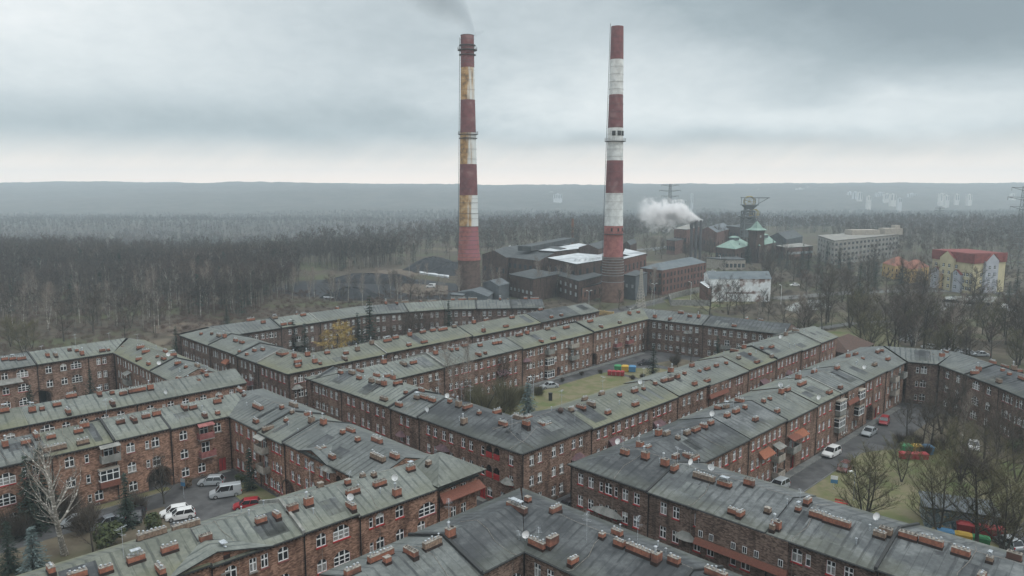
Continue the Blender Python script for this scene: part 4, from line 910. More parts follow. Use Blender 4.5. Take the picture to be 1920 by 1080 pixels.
def conifer(seed, H, Rb, n=16, tw=.3, dense=9, col=None, droop=.25):
    rg = random.Random(seed); T, C = MB(), MB()
    T.tube([(0, 0, 0), (0, 0, H * .5), (0, 0, H * .97)], [H * .014 + .04, H * .009 + .02, .02], 6)
    for i in range(n):
        f = i / (n - 1); z = H * (.06 + .90 * f); r = Rb * (1 - f) ** .85 * rg.uniform(.85, 1.12) + .12; k = max(5, int(dense * (1 - f * .55)))
        for j in range(k):
            a = 6.283 * (j + rg.random() * .7) / k; ca, sa = math.cos(a), math.sin(a); rr = r * rg.uniform(.75, 1.15)
            m = max(3, int(rr / .3))
            for q in range(m):
                s = (q + .5 + rg.uniform(-.3, .3)) / m; px, py, pz = ca * rr * s, sa * rr * s, z - droop * rr * s ** 1.5 + rg.uniform(-.08, .12) * H * .05
                w_ = tw * (1.1 - .45 * s) * rg.uniform(.7, 1.3)
                for _ in range(2):
                    A = Vector((px, py, pz)); d1 = Vector((ca + rg.uniform(-.9, .9), sa + rg.uniform(-.9, .9), rg.uniform(-.35, .35))).normalized(); d2 = d1.cross(Vector((rg.uniform(-.4, .4), rg.uniform(-.4, .4), 1))).normalized()
                    C.add([A - d2 * w_ * .45, A + d2 * w_ * .45, A + d1 * w_ * 1.5 + Vector((0, 0, -.08))], ((0, 1, 2),))
    return T, C
def bush(seed, R_, H, n=900, ts=.16, twiggy=False):
    rg = random.Random(seed); T, C = MB(), MB()
    blobs = [(rg.uniform(-.5, .5) * R_, rg.uniform(-.5, .5) * R_, rg.uniform(.35, .75) * H, rg.uniform(.35, .6) * R_) for _ in range(7)]
    for k in range(6):
        a = k * 1.05; T.tube([(0, 0, 0), (math.cos(a) * R_ * .3, math.sin(a) * R_ * .3, H * .45), (math.cos(a) * R_ * .6, math.sin(a) * R_ * .6, H * .8)], [.05, .035, .01], 4, cap=False)
    for k in range(n):
        bx, by, bz, br_ = rg.choice(blobs); d = Vector((rg.gauss(0, 1), rg.gauss(0, 1), rg.gauss(0, 1))).normalized(); rr = br_ * rg.random() ** .4
        p = Vector((bx, by, bz)) + d * rr; p.z = max(.05, p.z * 1.0)
        if twiggy:
            e = Vector((p.x * .5 + rg.uniform(-.3, .3), p.y * .5 + rg.uniform(-.3, .3), p.z * .45)); s = Vector((rg.uniform(-1, 1), rg.uniform(-1, 1), .2)).normalized() * .02
            C.add([e - s, e + s, p], ((0, 1, 2),))
        else:
            u = Vector((rg.gauss(0, 1), rg.gauss(0, 1), rg.gauss(0, 1))).normalized(); v = u.cross(d).normalized(); q = ts * rg.uniform(.6, 1.4)
            C.add([p - u * q, p + v * q * .8, p + u * q, p - v * q * .8], ((0, 1, 2, 3),))
    return T, C
TREE = {}
def make_proto(key, TC, mt, mc): TREE[key] = (TC[0].mesh('trunk', [mt]), TC[1].mesh('crown', [mc]))
make_proto('oak', bare_tree(1, 14, .50, .28, 14, 8, 9, tw=.04, up=.25, start=.22), M_bark, M_twig)
make_proto('oak2', bare_tree(2, 15, .46, .28, 12, 8, 8, split=2, tw=.04, up=.25, start=.25), M_bark, M_twig)
make_proto('lime', bare_tree(3, 13, .42, .24, 16, 8, 9, start=.15, up=.45, tw=.04), M_bark, M_twig)
make_proto('olive', bare_tree(4, 10, .50, .22, 12, 8, 9, start=.12, split=3, up=.45, tw=.045), M_bark, M_twig_o)
make_proto('olive2', bare_tree(5, 10, .50, .2, 14, 8, 9, start=.10, split=2, up=.45, tw=.045), M_bark, M_twig_o)
make_proto('birch', bare_tree(6, 15, .24, .15, 15, 5, 6, start=.3, up=.95, tw=.035), M_birch, M_twig_b)
make_proto('birch2', bare_tree(7, 15, .26, .14, 12, 5, 6, start=.35, up=.9, split=2, tw=.035), M_birch, M_twig_b)
make_proto('big_birch', bare_tree(8, 13, .34, .36, 9, 5, 3, start=.30, up=.65, split=2, tw=.03, lean=.42, lr=.55), M_birch, M_twig_b)
make_proto('willow', bare_tree(9, 9, .42, .25, 15, 8, 12, start=.25, weep=.35, tw=.06), M_bark, M_twig_w)
make_proto('reddish', bare_tree(10, 12, .44, .22, 15, 8, 9, start=.15, up=.4, tw=.04), M_bark, M_twig_r)
make_proto('small', bare_tree(11, 7, .36, .12, 10, 5, 8, start=.25, up=.75), M_bark, M_twig)
make_proto('fir', conifer(1, 12, 2.6, 20, .42, 11), M_bark, M_needle)
make_proto('fir2', conifer(2, 10, 2.3, 17, .42, 10), M_bark, M_needle)
make_proto('spruce_blue', conifer(3, 8, 2.7, 17, .40, 13), M_bark, M_needle_b)
make_proto('column', conifer(4, 7, 1.3, 15, .34, 9, droop=-.1), M_bark, M_needle)
make_proto('shrub', bush(1, 1.7, 2.6), M_bark, M_leaf)
make_proto('shrub_big', bush(2, 2.6, 4., 2000, .2), M_bark, M_leaf)
make_proto('shrub_brown', bush(3, 1.5, 2., 800), M_bark, M_leaf_br)
make_proto('twiggy', bush(4, 2.2, 3., 1600, twiggy=True), M_bark, M_twig)
make_proto('twiggy_o', bush(5, 2.6, 3.6, 2000, twiggy=True), M_bark, M_twig_o)
KN = dict(oak='bare_tree', oak2='bare_tree', lime='bare_tree', olive='bare_tree', olive2='bare_tree', birch='birch_tree', birch2='birch_tree', big_birch='birch_tree', willow='willow_tree', reddish='bare_tree', small='bare_tree', fir='fir_tree', fir2='fir_tree', spruce_blue='spruce_tree', column='columnar_conifer', shrub='shrub', shrub_big='shrub', shrub_brown='shrub', twiggy='shrub', twiggy_o='shrub')
KC = dict(birch_tree='tree', bare_tree='tree', willow_tree='tree', fir_tree='tree', spruce_tree='tree', columnar_conifer='tree', shrub='shrub')
trg = random.Random(77)
LOOK = dict(oak='broad-crowned', oak2='twin-stemmed', lime='dense upright', reddish='reddish-brown', olive='olive-brown low', small='small slender', birch='pale birch', olive2='olive-brown', birch2='twin-stemmed birch')
def zone(px): return 'behind the dark-roofed rear row' if px < 1500 else 'by the pale path past the annex' if px < 1600 else 'on the rise left of the curved row' if px < 1690 else 'behind the middle of the curved row' if px < 1800 else 'behind the right end of the curved row'
def tree(kind, x, y, sc=1., label=None, group=None, z=None):
    nm = KN[kind]; zz = float(tz(x, y)) if z is None else z
    r = thing(nm, (x, y, zz), trg.uniform(0, 6.28), label, KC[nm], group); s = sc * trg.uniform(.92, 1.08); r.scale = (s * trg.uniform(.9, 1.1), s * trg.uniform(.9, 1.1), s)
    link('trunk', TREE[kind][0], r); link('crown' if nm != 'shrub' else 'foliage', TREE[kind][1], r); return r
def tree_px(kind, px, py, sc, label, group=None): x, y = at(px, py, 0.); return tree(kind, x, y, sc, label, group)
# courtyard with the parked van (lower left)
tree_px('big_birch', 122, 1042, 1.3, 'tall white birch with forked bare stems before the lower-left facade')
tree_px('spruce_blue', 66, 1080, .8, 'blue-grey spruce in the bottom left corner')
tree_px('shrub_big', 205, 1030, .95, 'large rounded dark green shrub in the lower-left garden')
tree_px('shrub', 293, 995, .9, 'olive-green round shrub beside the two white cars')
tree_px('fir2', 240, 990, .75, 'small dark green fir behind the rounded shrub')
tree_px('column', 278, 1000, .35, 'small dark conical conifer next to the olive-green shrub')
tree_px('fir', 60, 1000, 1.0, 'dark fir left of the white birch')
tree_px('fir2', 85, 985, 1.1, 'dark fir directly behind the white birch')
tree_px('fir2', 20, 1075, .65, 'dark fir at the bottom left edge of the picture')
tree_px('lime', 308, 945, .62, 'bare brown tree standing before the dark brick gateway')
tree_px('small', 176, 1045, 1.1, 'slim bare tree between the birch and the rounded shrub')
tree_px('twiggy', 120, 975, 1.7, 'tangled brown bush behind the birch trunk')
tree_px('twiggy', 255, 965, 1.2, 'tangled bare bush beside the courtyard drive')
tree_px('shrub_brown', 350, 915, .8, 'small brown bush beside the blue road sign')
tree_px('twiggy', 165, 1000, 1.6, 'tangled bare bush right of the birch')
tree_px('column', 470, 920, 1.05, 'narrow dark ivy-clad conifer against the courtyard corner')
tree_px('shrub', 452, 905, .55, 'low round bush beside the door of the van courtyard')
tree_px('twiggy', 30, 1010, 1.7, 'tangled bare bush at the left edge of the garden')
# far-left courtyard
tree_px('fir2', 60, 790, .8, 'dark fir in the far-left courtyard, left one')
tree_px('fir2', 172, 755, .72, 'dark fir in the far-left courtyard, right one')
tree_px('column', 143, 765, .7, 'slim dark conifer between the two far-left courtyard firs')
# central courtyard
tree_px('birch2', 866, 772, 1.1, 'grey birch at the left end of the central courtyard')
tree_px('twiggy_o', 905, 785, 2.1, 'wide bare bush at the left end of the central courtyard')
tree_px('twiggy_o', 945, 775, 2.2, 'wide grey bare bush in front of the blue-green spruce')
tree_px('reddish', 872, 775, .55, 'small reddish bare tree next to the grey birch')
tree_px('spruce_blue', 990, 796, 1.0, 'blue-green spruce on the near edge of the central lawn')
tree_px('fir', 1224, 718, .85, 'green fir beside the coloured bins of the central courtyard')
tree_px('twiggy', 1268, 685, 1.2, 'reddish bare bush at the far end of the central courtyard')
tree_px('reddish', 1295, 680, .7, 'reddish bare tree at the far end of the central courtyard')
tree_px('fir', 1344, 692, .8, 'dark fir at the right end of the central courtyard')
tree_px('lime', 1208, 660, .6, 'thin dark tree against the inner corner of the central courtyard')
for k, (px, py) in enumerate([(1090, 700), (1055, 712), (1125, 697), (1185, 708), (1205, 705)]): tree_px('twiggy', px, py + 4, .45, 'low trimmed hedge bush along the central courtyard drive', 'hedge bushes in the central courtyard')
# rear courtyard
tree_px('willow', 630, 688, 1.45, 'golden-yellow willow in the rear courtyard')
tree_px('twiggy_o', 600, 690, 1.9, 'low yellow bush in front of the willow')
for (px, py, s, lab) in [(552, 672, .95, 'dark fir left of the willow, leftmost'), (573, 676, .9, 'dark fir left of the willow, nearer one'), (596, 655, .6, 'small dark fir just behind the willow'), (672, 655, 1., 'broad dark fir right of the willow'), (695, 662, 1.35, 'tall dark fir right of the willow'), (842, 640, 1.15, 'tall fir before the far rear row'), (908, 612, .7, 'smaller fir at the right end of the rear courtyard')]: tree_px('fir', px, py, s, lab)
for (px, py, k, s) in [(757, 650, 'lime', .8), (772, 648, 'oak', .75), (790, 645, 'lime', .85), (735, 652, 'small', 1.), (805, 640, 'reddish', .7), (868, 625, 'small', 1.)]: tree_px(k, px, py, s, 'dark bare tree in the clump beside the tall rear firs', 'bare trees in the rear courtyard')
# firs between blocks and the wood
tree_px('fir', 332, 670, .75, 'dark fir squeezed between the two left-hand blocks')
tree_px('fir', 426, 612, .6, 'dark fir just behind the rear block, left side')
# right-hand park and yard
tree_px('olive', 1622, 985, 1.02, 'bare spreading tree with olive twigs on the near lawn')
tree_px('olive2', 1757, 1010, 1.05, 'bare tree with curved trunk right of the spreading lawn tree')
tree_px('lime', 1830, 1030, 1.1, 'bare tree standing beside the red container')
tree_px('olive', 1880, 1045, 1.05, 'dense bare tree at the lower right edge')
tree_px('olive2', 1905, 985, 1.0, 'bare tree at the right edge beyond the shed')
tree_px('oak', 1860, 930, .95, 'bare brown tree behind the painted shed')
tree_px('olive', 1800, 905, .9, 'wide bare tree on the far side of the lawn')
tree_px('olive2', 1690, 905, .62, 'low bare tree in the middle of the right-hand lawn')
for k, (px, py, kd, s) in enumerate([(1745, 850, 'oak', .8), (1775, 838, 'lime', .85), (1800, 850, 'birch', .72), (1765, 815, 'oak2', .72), (1790, 822, 'lime', .85), (1730, 835, 'small', 1.2), (1845, 862, 'oak', .75), (1700, 822, 'small', 1.1), (1905, 905, 'oak2', .8), (1870, 880, 'lime', .8), (1780, 870, 'small', 1.2)]):
    tree_px(kd, px, py, s, 'bare %s tree before the curved row, %s' % (LOOK[kd], 'left part' if px < 1770 else 'right part'), 'bare trees in the right-hand yard')
for k, (px, py, s) in enumerate([(1715, 838, 1.2), (1735, 858, 1.), (1762, 850, 1.3), (1700, 850, .8), (1820, 880, 1.2), (1850, 900, 1.3), (1690, 835, 1), (1800, 880, 1.2), (1880, 1000, 1.3)]):
    tree_px('twiggy', px, py, s, 'tangled bare bush in the right-hand yard, %s' % ('left of the coloured containers' if px < 1710 else 'behind the coloured containers' if px < 1770 else 'beside the white car' if px < 1830 else 'near the right edge'), 'bare bushes in the right-hand yard')
tree_px('shrub_big', 1903, 850, .75, 'round dark green shrub by the gateway at the right edge')
# belt of bare trees behind the right-hand blocks
belt = [(1330, 600, 'oak', 1.1), (1365, 590, 'oak2', .9), (1395, 600, 'reddish', .9), (1420, 612, 'birch', .7), (1440, 606, 'small', 1.5), (1468, 622, 'oak', .85), (1495, 627, 'reddish', .9), (1350, 575, 'lime', .7), (1380, 577, 'lime', .8), (1430, 585, 'lime', .7)]
for k in range(105):
    px = 1500 + trg.random() * 440; py = 572 + trg.random() * 95 + (px - 1500) * .06
    if 1540 < px < 1660 and py > 620 and trg.random() < .75: continue
    belt.append((px, py, trg.choice(['oak', 'oak2', 'lime', 'lime', 'reddish', 'olive', 'small', 'birch']), trg.uniform(.75, 1.15)))
for px, py, kd, s in belt: tree_px(kd, px, py, s, 'bare %s tree %s, %s' % (LOOK[kd], zone(px), 'nearer the roofs' if py > 630 + (px - 1500) * .05 else 'farther out'), 'bare trees behind the right-hand blocks')
tree_px('oak2', 1718, 600, 1.35, 'tallest bare tree in front of the yellow flats')
for px, py in ((1610, 560), (1640, 545), (1690, 535), (1730, 548), (1540, 545), (1560, 530), (1590, 520), (1625, 525), (1500, 520), (1440, 505), (1460, 500), (1832, 535), (1845, 533), (1905, 560), (1890, 575), (1475, 505), (1505, 498)):
    tree_px('fir', px, py, trg.uniform(.8, 1.25), 'dark conifer in the park, %s' % ('right of the mine tower' if px < 1520 else 'below the office block' if px < 1660 else 'left of the yellow flats' if px < 1800 else 'right in front of the yellow flats'), 'dark conifers in the park')
for k in range(80):
    px = 1420 + trg.random() * 480; py = 498 + trg.random() * 70; x, y = at(px, py)
    kd = trg.choice(['oak', 'lime', 'oak2', 'reddish', 'small', 'birch'])
    tree(kd, x, y, trg.uniform(.7, 1.05), 'bare %s tree in the far park, %s' % (LOOK[kd], ('near ' if py > 540 else 'far ') + 'right of the whitewashed storehouse' if px < 1560 else ('just ' if py < 530 else 'well ') + 'below the office block' if px < 1700 else ('just ' if py < 530 else 'well ') + 'below the yellow flats' if px < 1850 else 'at the right edge'), 'bare trees in the far park')
# birches and bare trees on the near fringe of the wood and round the works
for k, (px, py, kd, s) in enumerate([(20, 650, 'olive', .8), (60, 655, 'olive2', .8), (120, 640, 'oak', .9), (175, 625, 'lime', .95), (235, 640, 'oak', .7), (245, 615, 'oak2', .8), (300, 610, 'reddish', .8), (90, 620, 'birch2', 1.), (45, 615, 'birch', 1.), (150, 605, 'birch', .9), (205, 600, 'birch2', .9), (280, 595, 'birch', .9), (355, 590, 'reddish', .8),
      (68, 590, 'birch2', 1.05), (375, 575, 'birch2', 1.2), (390, 578, 'birch', 1.15), (430, 572, 'birch2', 1.), (455, 570, 'birch', 1.), (520, 560, 'birch', .9), (548, 562, 'birch2', 1.), (290, 575, 'birch', 1.), (268, 580, 'birch2', 1.)]):
    tree_px(kd, px, py, s, 'bare %s tree on the near fringe of the wood, %s' % (LOOK[kd], 'far left' if px < 100 else 'behind the far-left courtyard' if px < 260 else 'between the two left blocks' if px < 400 else 'behind the rear block'), 'trees on the fringe of the wood')
tree_px('olive2', 45, 668, .85, 'yellow-green bushy tree behind the far-left row')
for k, (px, py, kd, s) in enumerate([(653, 567, 'birch', 1.15), (680, 575, 'birch', .95), (712, 560, 'birch2', .9), (733, 558, 'birch', .9), (860, 560, 'birch', 1.05), (900, 555, 'birch2', .9), (935, 563, 'birch', 1.05), (975, 560, 'oak', .7), (1012, 562, 'birch', 1.25), (1068, 562, 'birch', 1.1), (1100, 560, 'small', 1.2), (768, 515, 'birch', .9), (842, 500, 'birch', 1.), (1213, 480, 'oak', 1.1), (1340, 470, 'lime', 1.5), (1352, 468, 'lime', 1.4), (1220, 570, 'birch2', 1.)]):
    tree_px(kd, px, py, s, 'bare %s tree %s' % (LOOK[kd], 'at the coal yard' if px < 800 else 'before the left tall chimney' if px < 950 else 'before the dark works halls' if px < 1120 else 'right of the right tall chimney'), 'trees round the works')
# ------------------------------------------------------------------ the wood: one mass of thousands of bare trees
def lod_tree(seed, H, nt, tw, conif=False, nl=8, birch=False):
    rg = random.Random(seed); V = []; F = []; M = []
    def tri(a, b, c, m): k = len(V); V.extend([a, b, c]); F.append((k, k + 1, k + 2)); M.append(m)
    lx, ly = rg.uniform(-.5, .5), rg.uniform(-.5, .5)
    r = .16
    for q in range(3):
        a0, a1 = 2.094 * q, 2.094 * (q + 1)
        A = (r * math.cos(a0), r * math.sin(a0), 0); B_ = (r * math.cos(a1), r * math.sin(a1), 0); T_ = (lx, ly, H * .9); tri(A, B_, T_, 0)
    if conif:
        for k in range(nt):
            f = rg.random() ** 1.3; z = H * (.1 + .88 * f); rr = H * .19 * (1 - f) + .2; a = rg.uniform(0, 6.28); p = Vector((math.cos(a) * rr * rg.uniform(.2, 1), math.sin(a) * rr * rg.uniform(.2, 1), z)); u = Vector((math.cos(a), math.sin(a), -.4)) * tw * 2.2; v = Vector((-math.sin(a), math.cos(a), 0)) * tw
            tri(tuple(p - v), tuple(p + v), tuple(p + u), 2)
        return np.array(V), np.array(F), np.array(M)
    ends = []; M[:] = [3 if birch else 0] * 3
    for k in range(nl):
        f = rg.uniform(.35, .85); a = rg.uniform(0, 6.28); ln = H * rg.uniform(.12, .26); b0 = Vector((lx * f, ly * f, H * .9 * f)); e = b0 + Vector((math.cos(a) * ln * .7, math.sin(a) * ln * .7, ln)); s = Vector((-math.sin(a), math.cos(a), 0)) * .07
        tri(tuple(b0 - s), tuple(b0 + s), tuple(e), 3 if birch else 0); ends.append((b0, e))
    for k in range(nt):
        b0, e = rg.choice(ends); p = b0.lerp(e, rg.uniform(.2, 1.)); d = Vector((rg.uniform(-1, 1), rg.uniform(-1, 1), rg.uniform(-.1, 1.5))).normalized(); ln = rg.uniform(.9, 2.4); s = d.cross(Vector((rg.uniform(-1, 1), rg.uniform(-1, 1), .1))).normalized() * tw
        tri(tuple(p - s), tuple(p + s), tuple(p + d * ln), 1)
    return np.array(V), np.array(F), np.array(M)
def scatter(name, pts, protos, weights, seed, label, mats):
    rs = np.random.RandomState(seed); Vs, Fs, Ms = [], [], []; off = 0; pts = np.array(pts)
    pick = rs.choice(len(protos), len(pts), p=np.array(weights) / sum(weights))
    for k, (V, F, M) in enumerate(protos):
        p = pts[pick == k]; n = len(p)
        if not n: continue
        a = rs.uniform(0, 6.28, n); s = rs.uniform(.66, 1.12, n) * (1 + .16 * fbm(p[:, 0], p[:, 1], .018, 3., 2)); c, sn = np.cos(a), np.sin(a)
        X_ = (V[None, :, 0] * c[:, None] - V[None, :, 1] * sn[:, None]) * s[:, None] + p[:, 0:1]
        Y_ = (V[None, :, 0] * sn[:, None] + V[None, :, 1] * c[:, None]) * s[:, None] + p[:, 1:2]
        Z_ = V[None, :, 2] * s[:, None] + tz(p[:, 0], p[:, 1])[:, None]
        Vs.append(np.stack([X_, Y_, Z_], 2).reshape(-1, 3)); Fs.append((F[None] + (np.arange(n) * len(V))[:, None, None]).reshape(-1, 3) + off); Ms.append(np.tile(M, n)); off += n * len(V)
    me = np_mesh(name, np.concatenate(Vs), np.concatenate(Fs), mats, np.concatenate(Ms), tri=True)
    return tag(link(name, me), label, 'wood', kind='stuff')
rs = np.random.RandomState(3)
def field(n, y0, y1, test):
    out = []
    while len(out) < n:
        y = math.sqrt(rs.uniform(y0 * y0, y1 * y1)); x = rs.uniform(-.76, .76) * y
        if test(x, y): out.append((x, y))
    return out
def pxof(x, y): return 960 + F_PX * x / (y * math.cos(PITCH) + CAM_H * math.sin(PITCH))
def in_wood(x, y):
    px = pxof(x, y)
    if px < 1185 and (y > 300 or (px > 330 and y > 262)):
        near = 300 if px < 330 else 262 if px < 440 else 262 + (px - 440) * .7 if px < 560 else 430
        if px > 780: near = 470
        if px > 880: near = 490
        return y > near + 15 * math.sin(x * .08)
    if y < 300 and px < 330: return rs.rand() < .35 and y > 232
    if px > 1660 and px < 1990: return y > 470
    if 1430 < px < 1560: return y > 760
    return y > 640 and (px < 1250 or px > 1400 or y > 700)
near_p = [lod_tree(10 + k, 17, 150, .055, nl=12) for k in range(5)] + [lod_tree(20, 14, 170, .4, True), lod_tree(21, 17, 70, .04, nl=14, birch=True)]
mid_p = [lod_tree(30 + k, 18, 55, .12, nl=7) for k in range(5)] + [lod_tree(40, 15, 60, .7, True), lod_tree(41, 18, 40, .08, nl=9, birch=True)]
far_p = [lod_tree(50 + k, 15, 34, .26, nl=5) for k in range(5)]
pn = field(3400, 232, 470, in_wood); pm = field(8000, 470, 900, in_wood); pf = field(16000, 900, 1900, in_wood)
M_forest = noisy('wood_twigs', (.070, .063, .058), (.038, .036, .034), .12, 4., c3=(.080, .062, .055), s3=.02)
M_trunks = noisy('wood_trunks', (.16, .145, .125), (.055, .05, .044), .09, 2., lo=.45, hi=.6)
scatter('wood', pn, near_p, [1, 1, 1, 1, 1, .3, .6], 1, 'dense leafless wood rising behind the left-hand blocks', [M_trunks, M_forest, M_needle, M_birch])
scatter('wood', pm, mid_p, [1, 1, 1, 1, 1, .35, .4], 2, 'hazy leafless wood stretching beyond the works', [M_trunks, M_forest, M_needle, M_birch])
scatter('wood', pf, far_p, [1, 1, 1, 1, 1], 3, 'far pale woodland on the plain below the hills', [M_forest, M_forest, M_needle, M_birch])
# low undergrowth at the near edge
ug = bush(9, 2.4, 2.2, 160, twiggy=True)[1]; Vu = np.array(ug.v); Vu[:, :2] *= 1.3; Fu = np.array(ug.f)
pu = [p for p in field(3200, 196, 430, lambda x, y: pxof(x, y) < 700 and (in_wood(x, y + 45) or (pxof(x, y) < 335 and y < 300)) and not (pxof(x, y) > 560 and y > 330))][:2600]
scatter('undergrowth', pu, [(Vu, Fu, np.full(len(Fu), 1))], [1], 4, 'brown tangled undergrowth along the edge of the wood', [M_trunks, M_twig_r, M_needle])

pu = field(1500, 235, 460, lambda x, y: 1300 < pxof(x, y) < 1960 or (880 < pxof(x, y) < 1180 and y < 300))
scatter('undergrowth', pu, [(Vu * .8, Fu, np.full(len(Fu), 1))], [1], 6, 'dark tangled undergrowth between the park trees on the right', [M_trunks, M_twig, M_needle])
pu = [p for p in field(1500, 235, 330, lambda x, y: 330 < pxof(x, y) < 900)]
scatter('undergrowth', pu, [(Vu * .7, Fu, np.full(len(Fu), 1))], [1], 7, 'brown tangled undergrowth in front of the coal yard', [M_trunks, M_twig_r, M_needle])

for px, py, kd, s_ in ((590, 560, 'birch', 1.), (620, 565, 'birch2', .9), (925, 548, 'birch', .9), (990, 552, 'oak', .6), (1040, 556, 'birch2', .9), (1090, 553, 'oak2', .6), (955, 556, 'lime', .7), (1125, 575, 'small', 1.2), (1160, 580, 'small', 1.1), (1235, 560, 'lime', .7), (1262, 545, 'small', 1.), (1290, 552, 'small', .9), (1240, 485, 'lime', .9), (1262, 478, 'oak', .9), (1285, 482, 'lime', .8), (1330, 478, 'oak', .9), (1375, 480, 'lime', .9), (1395, 485, 'oak2', .9), (1440, 478, 'lime', .9)):
    tree_px(kd, px, py, s_, 'bare %s tree %s' % (LOOK[kd], 'by the coal yard front' if px < 700 else 'in front of the works halls' if px < 1170 else 'beside the long workshop' if px < 1300 and py > 520 else 'in front of the mine halls'), 'trees round the works')
for k, (px, py) in enumerate(((1385, 492), (1402, 494), (1430, 492), (1448, 490), (1465, 488), (1550, 500), (1572, 505), (1515, 508), (1535, 512))):
    tree_px('fir', px, py, trg.uniform(1., 1.4), 'dark conifer %s' % ('below the green-roofed mine halls' if px < 1480 else 'between mine and office block'), 'dark conifers in the park')

for k in range(34):
    if k < 18: px, py = trg.uniform(570, 880), trg.uniform(545, 574)
    else: px, py = trg.uniform(1225, 1480), trg.uniform(470, 512)
    kd = trg.choice(['birch', 'lime', 'oak', 'reddish', 'small', 'birch2'] if k < 18 else ['lime', 'oak', 'oak2', 'reddish', 'lime'])
    tree_px(kd, px, py, trg.uniform(.6, 1.), 'bare %s tree %s' % (LOOK[kd], ('screening the coal yard, ' + ('left half' if px < 720 else 'right half')) if k < 18 else ('among the mine buildings, ' + ('left of the tower' if px < 1390 else 'right of the tower'))), 'trees round the works')
for px, py, s_, lb in ((885, 765, 1.8, 'behind the wide bare bushes'), (975, 755, 1.3, 'between the wide bush and the spruce'), (1010, 742, .9, 'behind the silver car on the drive')):
    tree_px('twiggy_o', px, py, s_, 'grey bare bush in the central courtyard, ' + lb)
for px, py, kd in ((905, 745, 'small'), (940, 738, 'lime'), (1270, 690, 'small'), (1180, 665, 'small')):
    tree_px(kd, px, py, .75, 'thin bare %s tree in the central courtyard, %s' % (LOOK[kd], 'left end' if px < 1000 else 'far end'))
# ------------------------------------------------------------------ tall striped chimneys of the boiler house
M_cred = noisy('chimney_red', (.180, .074, .078), (.118, .050, .056), .5, 7., c3=(.22, .125, .125), s3=.25)
M_cred2 = noisy('chimney_pink', (.32, .135, .12), (.22, .085, .08), .6, 7., c3=(.29, .12, .14), s3=.1)
M_cwhite = noisy('chimney_white', (.62, .66, .66), (.44, .47, .47), .35)
M_cbase = noisy('chimney_dark_brick', (.085, .062, .055), (.13, .092, .078), .8)
M_cbase2 = noisy('chimney_base_brick', (.185, .120, .098), (.13, .085, .07), .8)
M_hoop = mat('steel_hoop', (.07, .07, .075), .5, 0, .4); M_hoop2 = mat('pale_hoop', (.22, .24, .25), .5, 0, .4)
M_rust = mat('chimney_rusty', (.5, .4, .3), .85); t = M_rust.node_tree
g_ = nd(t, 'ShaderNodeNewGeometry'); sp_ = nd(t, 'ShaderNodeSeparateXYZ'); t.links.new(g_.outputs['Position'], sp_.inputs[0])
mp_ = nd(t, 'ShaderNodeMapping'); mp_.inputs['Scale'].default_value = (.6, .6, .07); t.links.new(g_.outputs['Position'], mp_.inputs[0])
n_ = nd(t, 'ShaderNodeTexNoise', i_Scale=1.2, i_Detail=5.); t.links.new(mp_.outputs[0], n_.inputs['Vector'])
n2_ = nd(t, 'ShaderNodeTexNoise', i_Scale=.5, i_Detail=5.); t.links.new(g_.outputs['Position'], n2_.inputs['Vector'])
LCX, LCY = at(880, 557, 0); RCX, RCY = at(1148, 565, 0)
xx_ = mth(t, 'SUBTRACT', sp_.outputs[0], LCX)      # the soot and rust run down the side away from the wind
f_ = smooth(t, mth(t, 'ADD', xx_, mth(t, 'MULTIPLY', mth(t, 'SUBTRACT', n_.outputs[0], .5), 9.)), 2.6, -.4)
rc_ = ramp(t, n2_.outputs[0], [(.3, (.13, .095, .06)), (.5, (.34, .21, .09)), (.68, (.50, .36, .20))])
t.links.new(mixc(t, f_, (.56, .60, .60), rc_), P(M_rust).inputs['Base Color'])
def zpy(py, dy, base=CAM_H): return base + dy * math.tan(-PITCH + math.atan((540 - py) / F_PX))
def rad(px, y, z): return px * (y * math.cos(PITCH) + (CAM_H - z) * math.sin(PITCH)) / F_PX / 2
def bands(root, name, cy, rows, mats):
    """rows: (top y, bottom y, top width, bottom width, material)"""
    for k, (y0, y1, w0, w1, m_) in enumerate(rows):
        z0, z1 = zpy(y0, cy), zpy(y1, cy); b = MB(); n_r = 6
        pr = [(rad(w1 + (w0 - w1) * q / n_r, cy, z1) + (.004 if k % 2 else 0), z1 + (z0 - z1) * q / n_r) for q in range(n_r + 1)]
        b.lathe(pr, 40, 0, cap=(k == 0)); b.build(name, m_, root, smooth=False)
def hoops(root, cy, ys_, w0, m_, r_=.10, out=.05):
    for py, wd in ys_:
        z = zpy(py, cy); R_ = rad(wd, cy, z) + out; b = MB(); b.lathe([(R_ - .1, z - r_), (R_ + .03, z - r_), (R_ + .03, z + r_), (R_ - .1, z + r_)], 40, 0, cap=False); b.build('hoop', m_, root)
def gallery(root, cy, py, wd, out=1.0, rail=True):
    z = zpy(py, cy); R_ = rad(wd, cy, z); b = MB(); b.lathe([(R_ - .1, z - .35), (R_ + out, z - .12), (R_ + out, z + .05), (R_ - .1, z + .05)], 40, 0, cap=False)
    if rail:
        for k in range(28):
            a_ = 6.283 * k / 28; b.bar(((R_ + out - .05) * math.cos(a_), (R_ + out - .05) * math.sin(a_), z), ((R_ + out - .05) * math.cos(a_), (R_ + out - .05) * math.sin(a_), z + 1.1), .03)
        for q in (.55, 1.1): b.lathe([(R_ + out - .08, z + q - .03), (R_ + out - .02, z + q - .03), (R_ + out - .02, z + q + .03), (R_ + out - .08, z + q + .03)], 40, 0, cap=False)
    b.build('gallery', M_hoop, root)
cl = thing('factory_chimney', (LCX, LCY, 0), 0, 'tall smoking red and white chimney streaked with rust, the left one', 'chimney', 'striped factory chimneys')
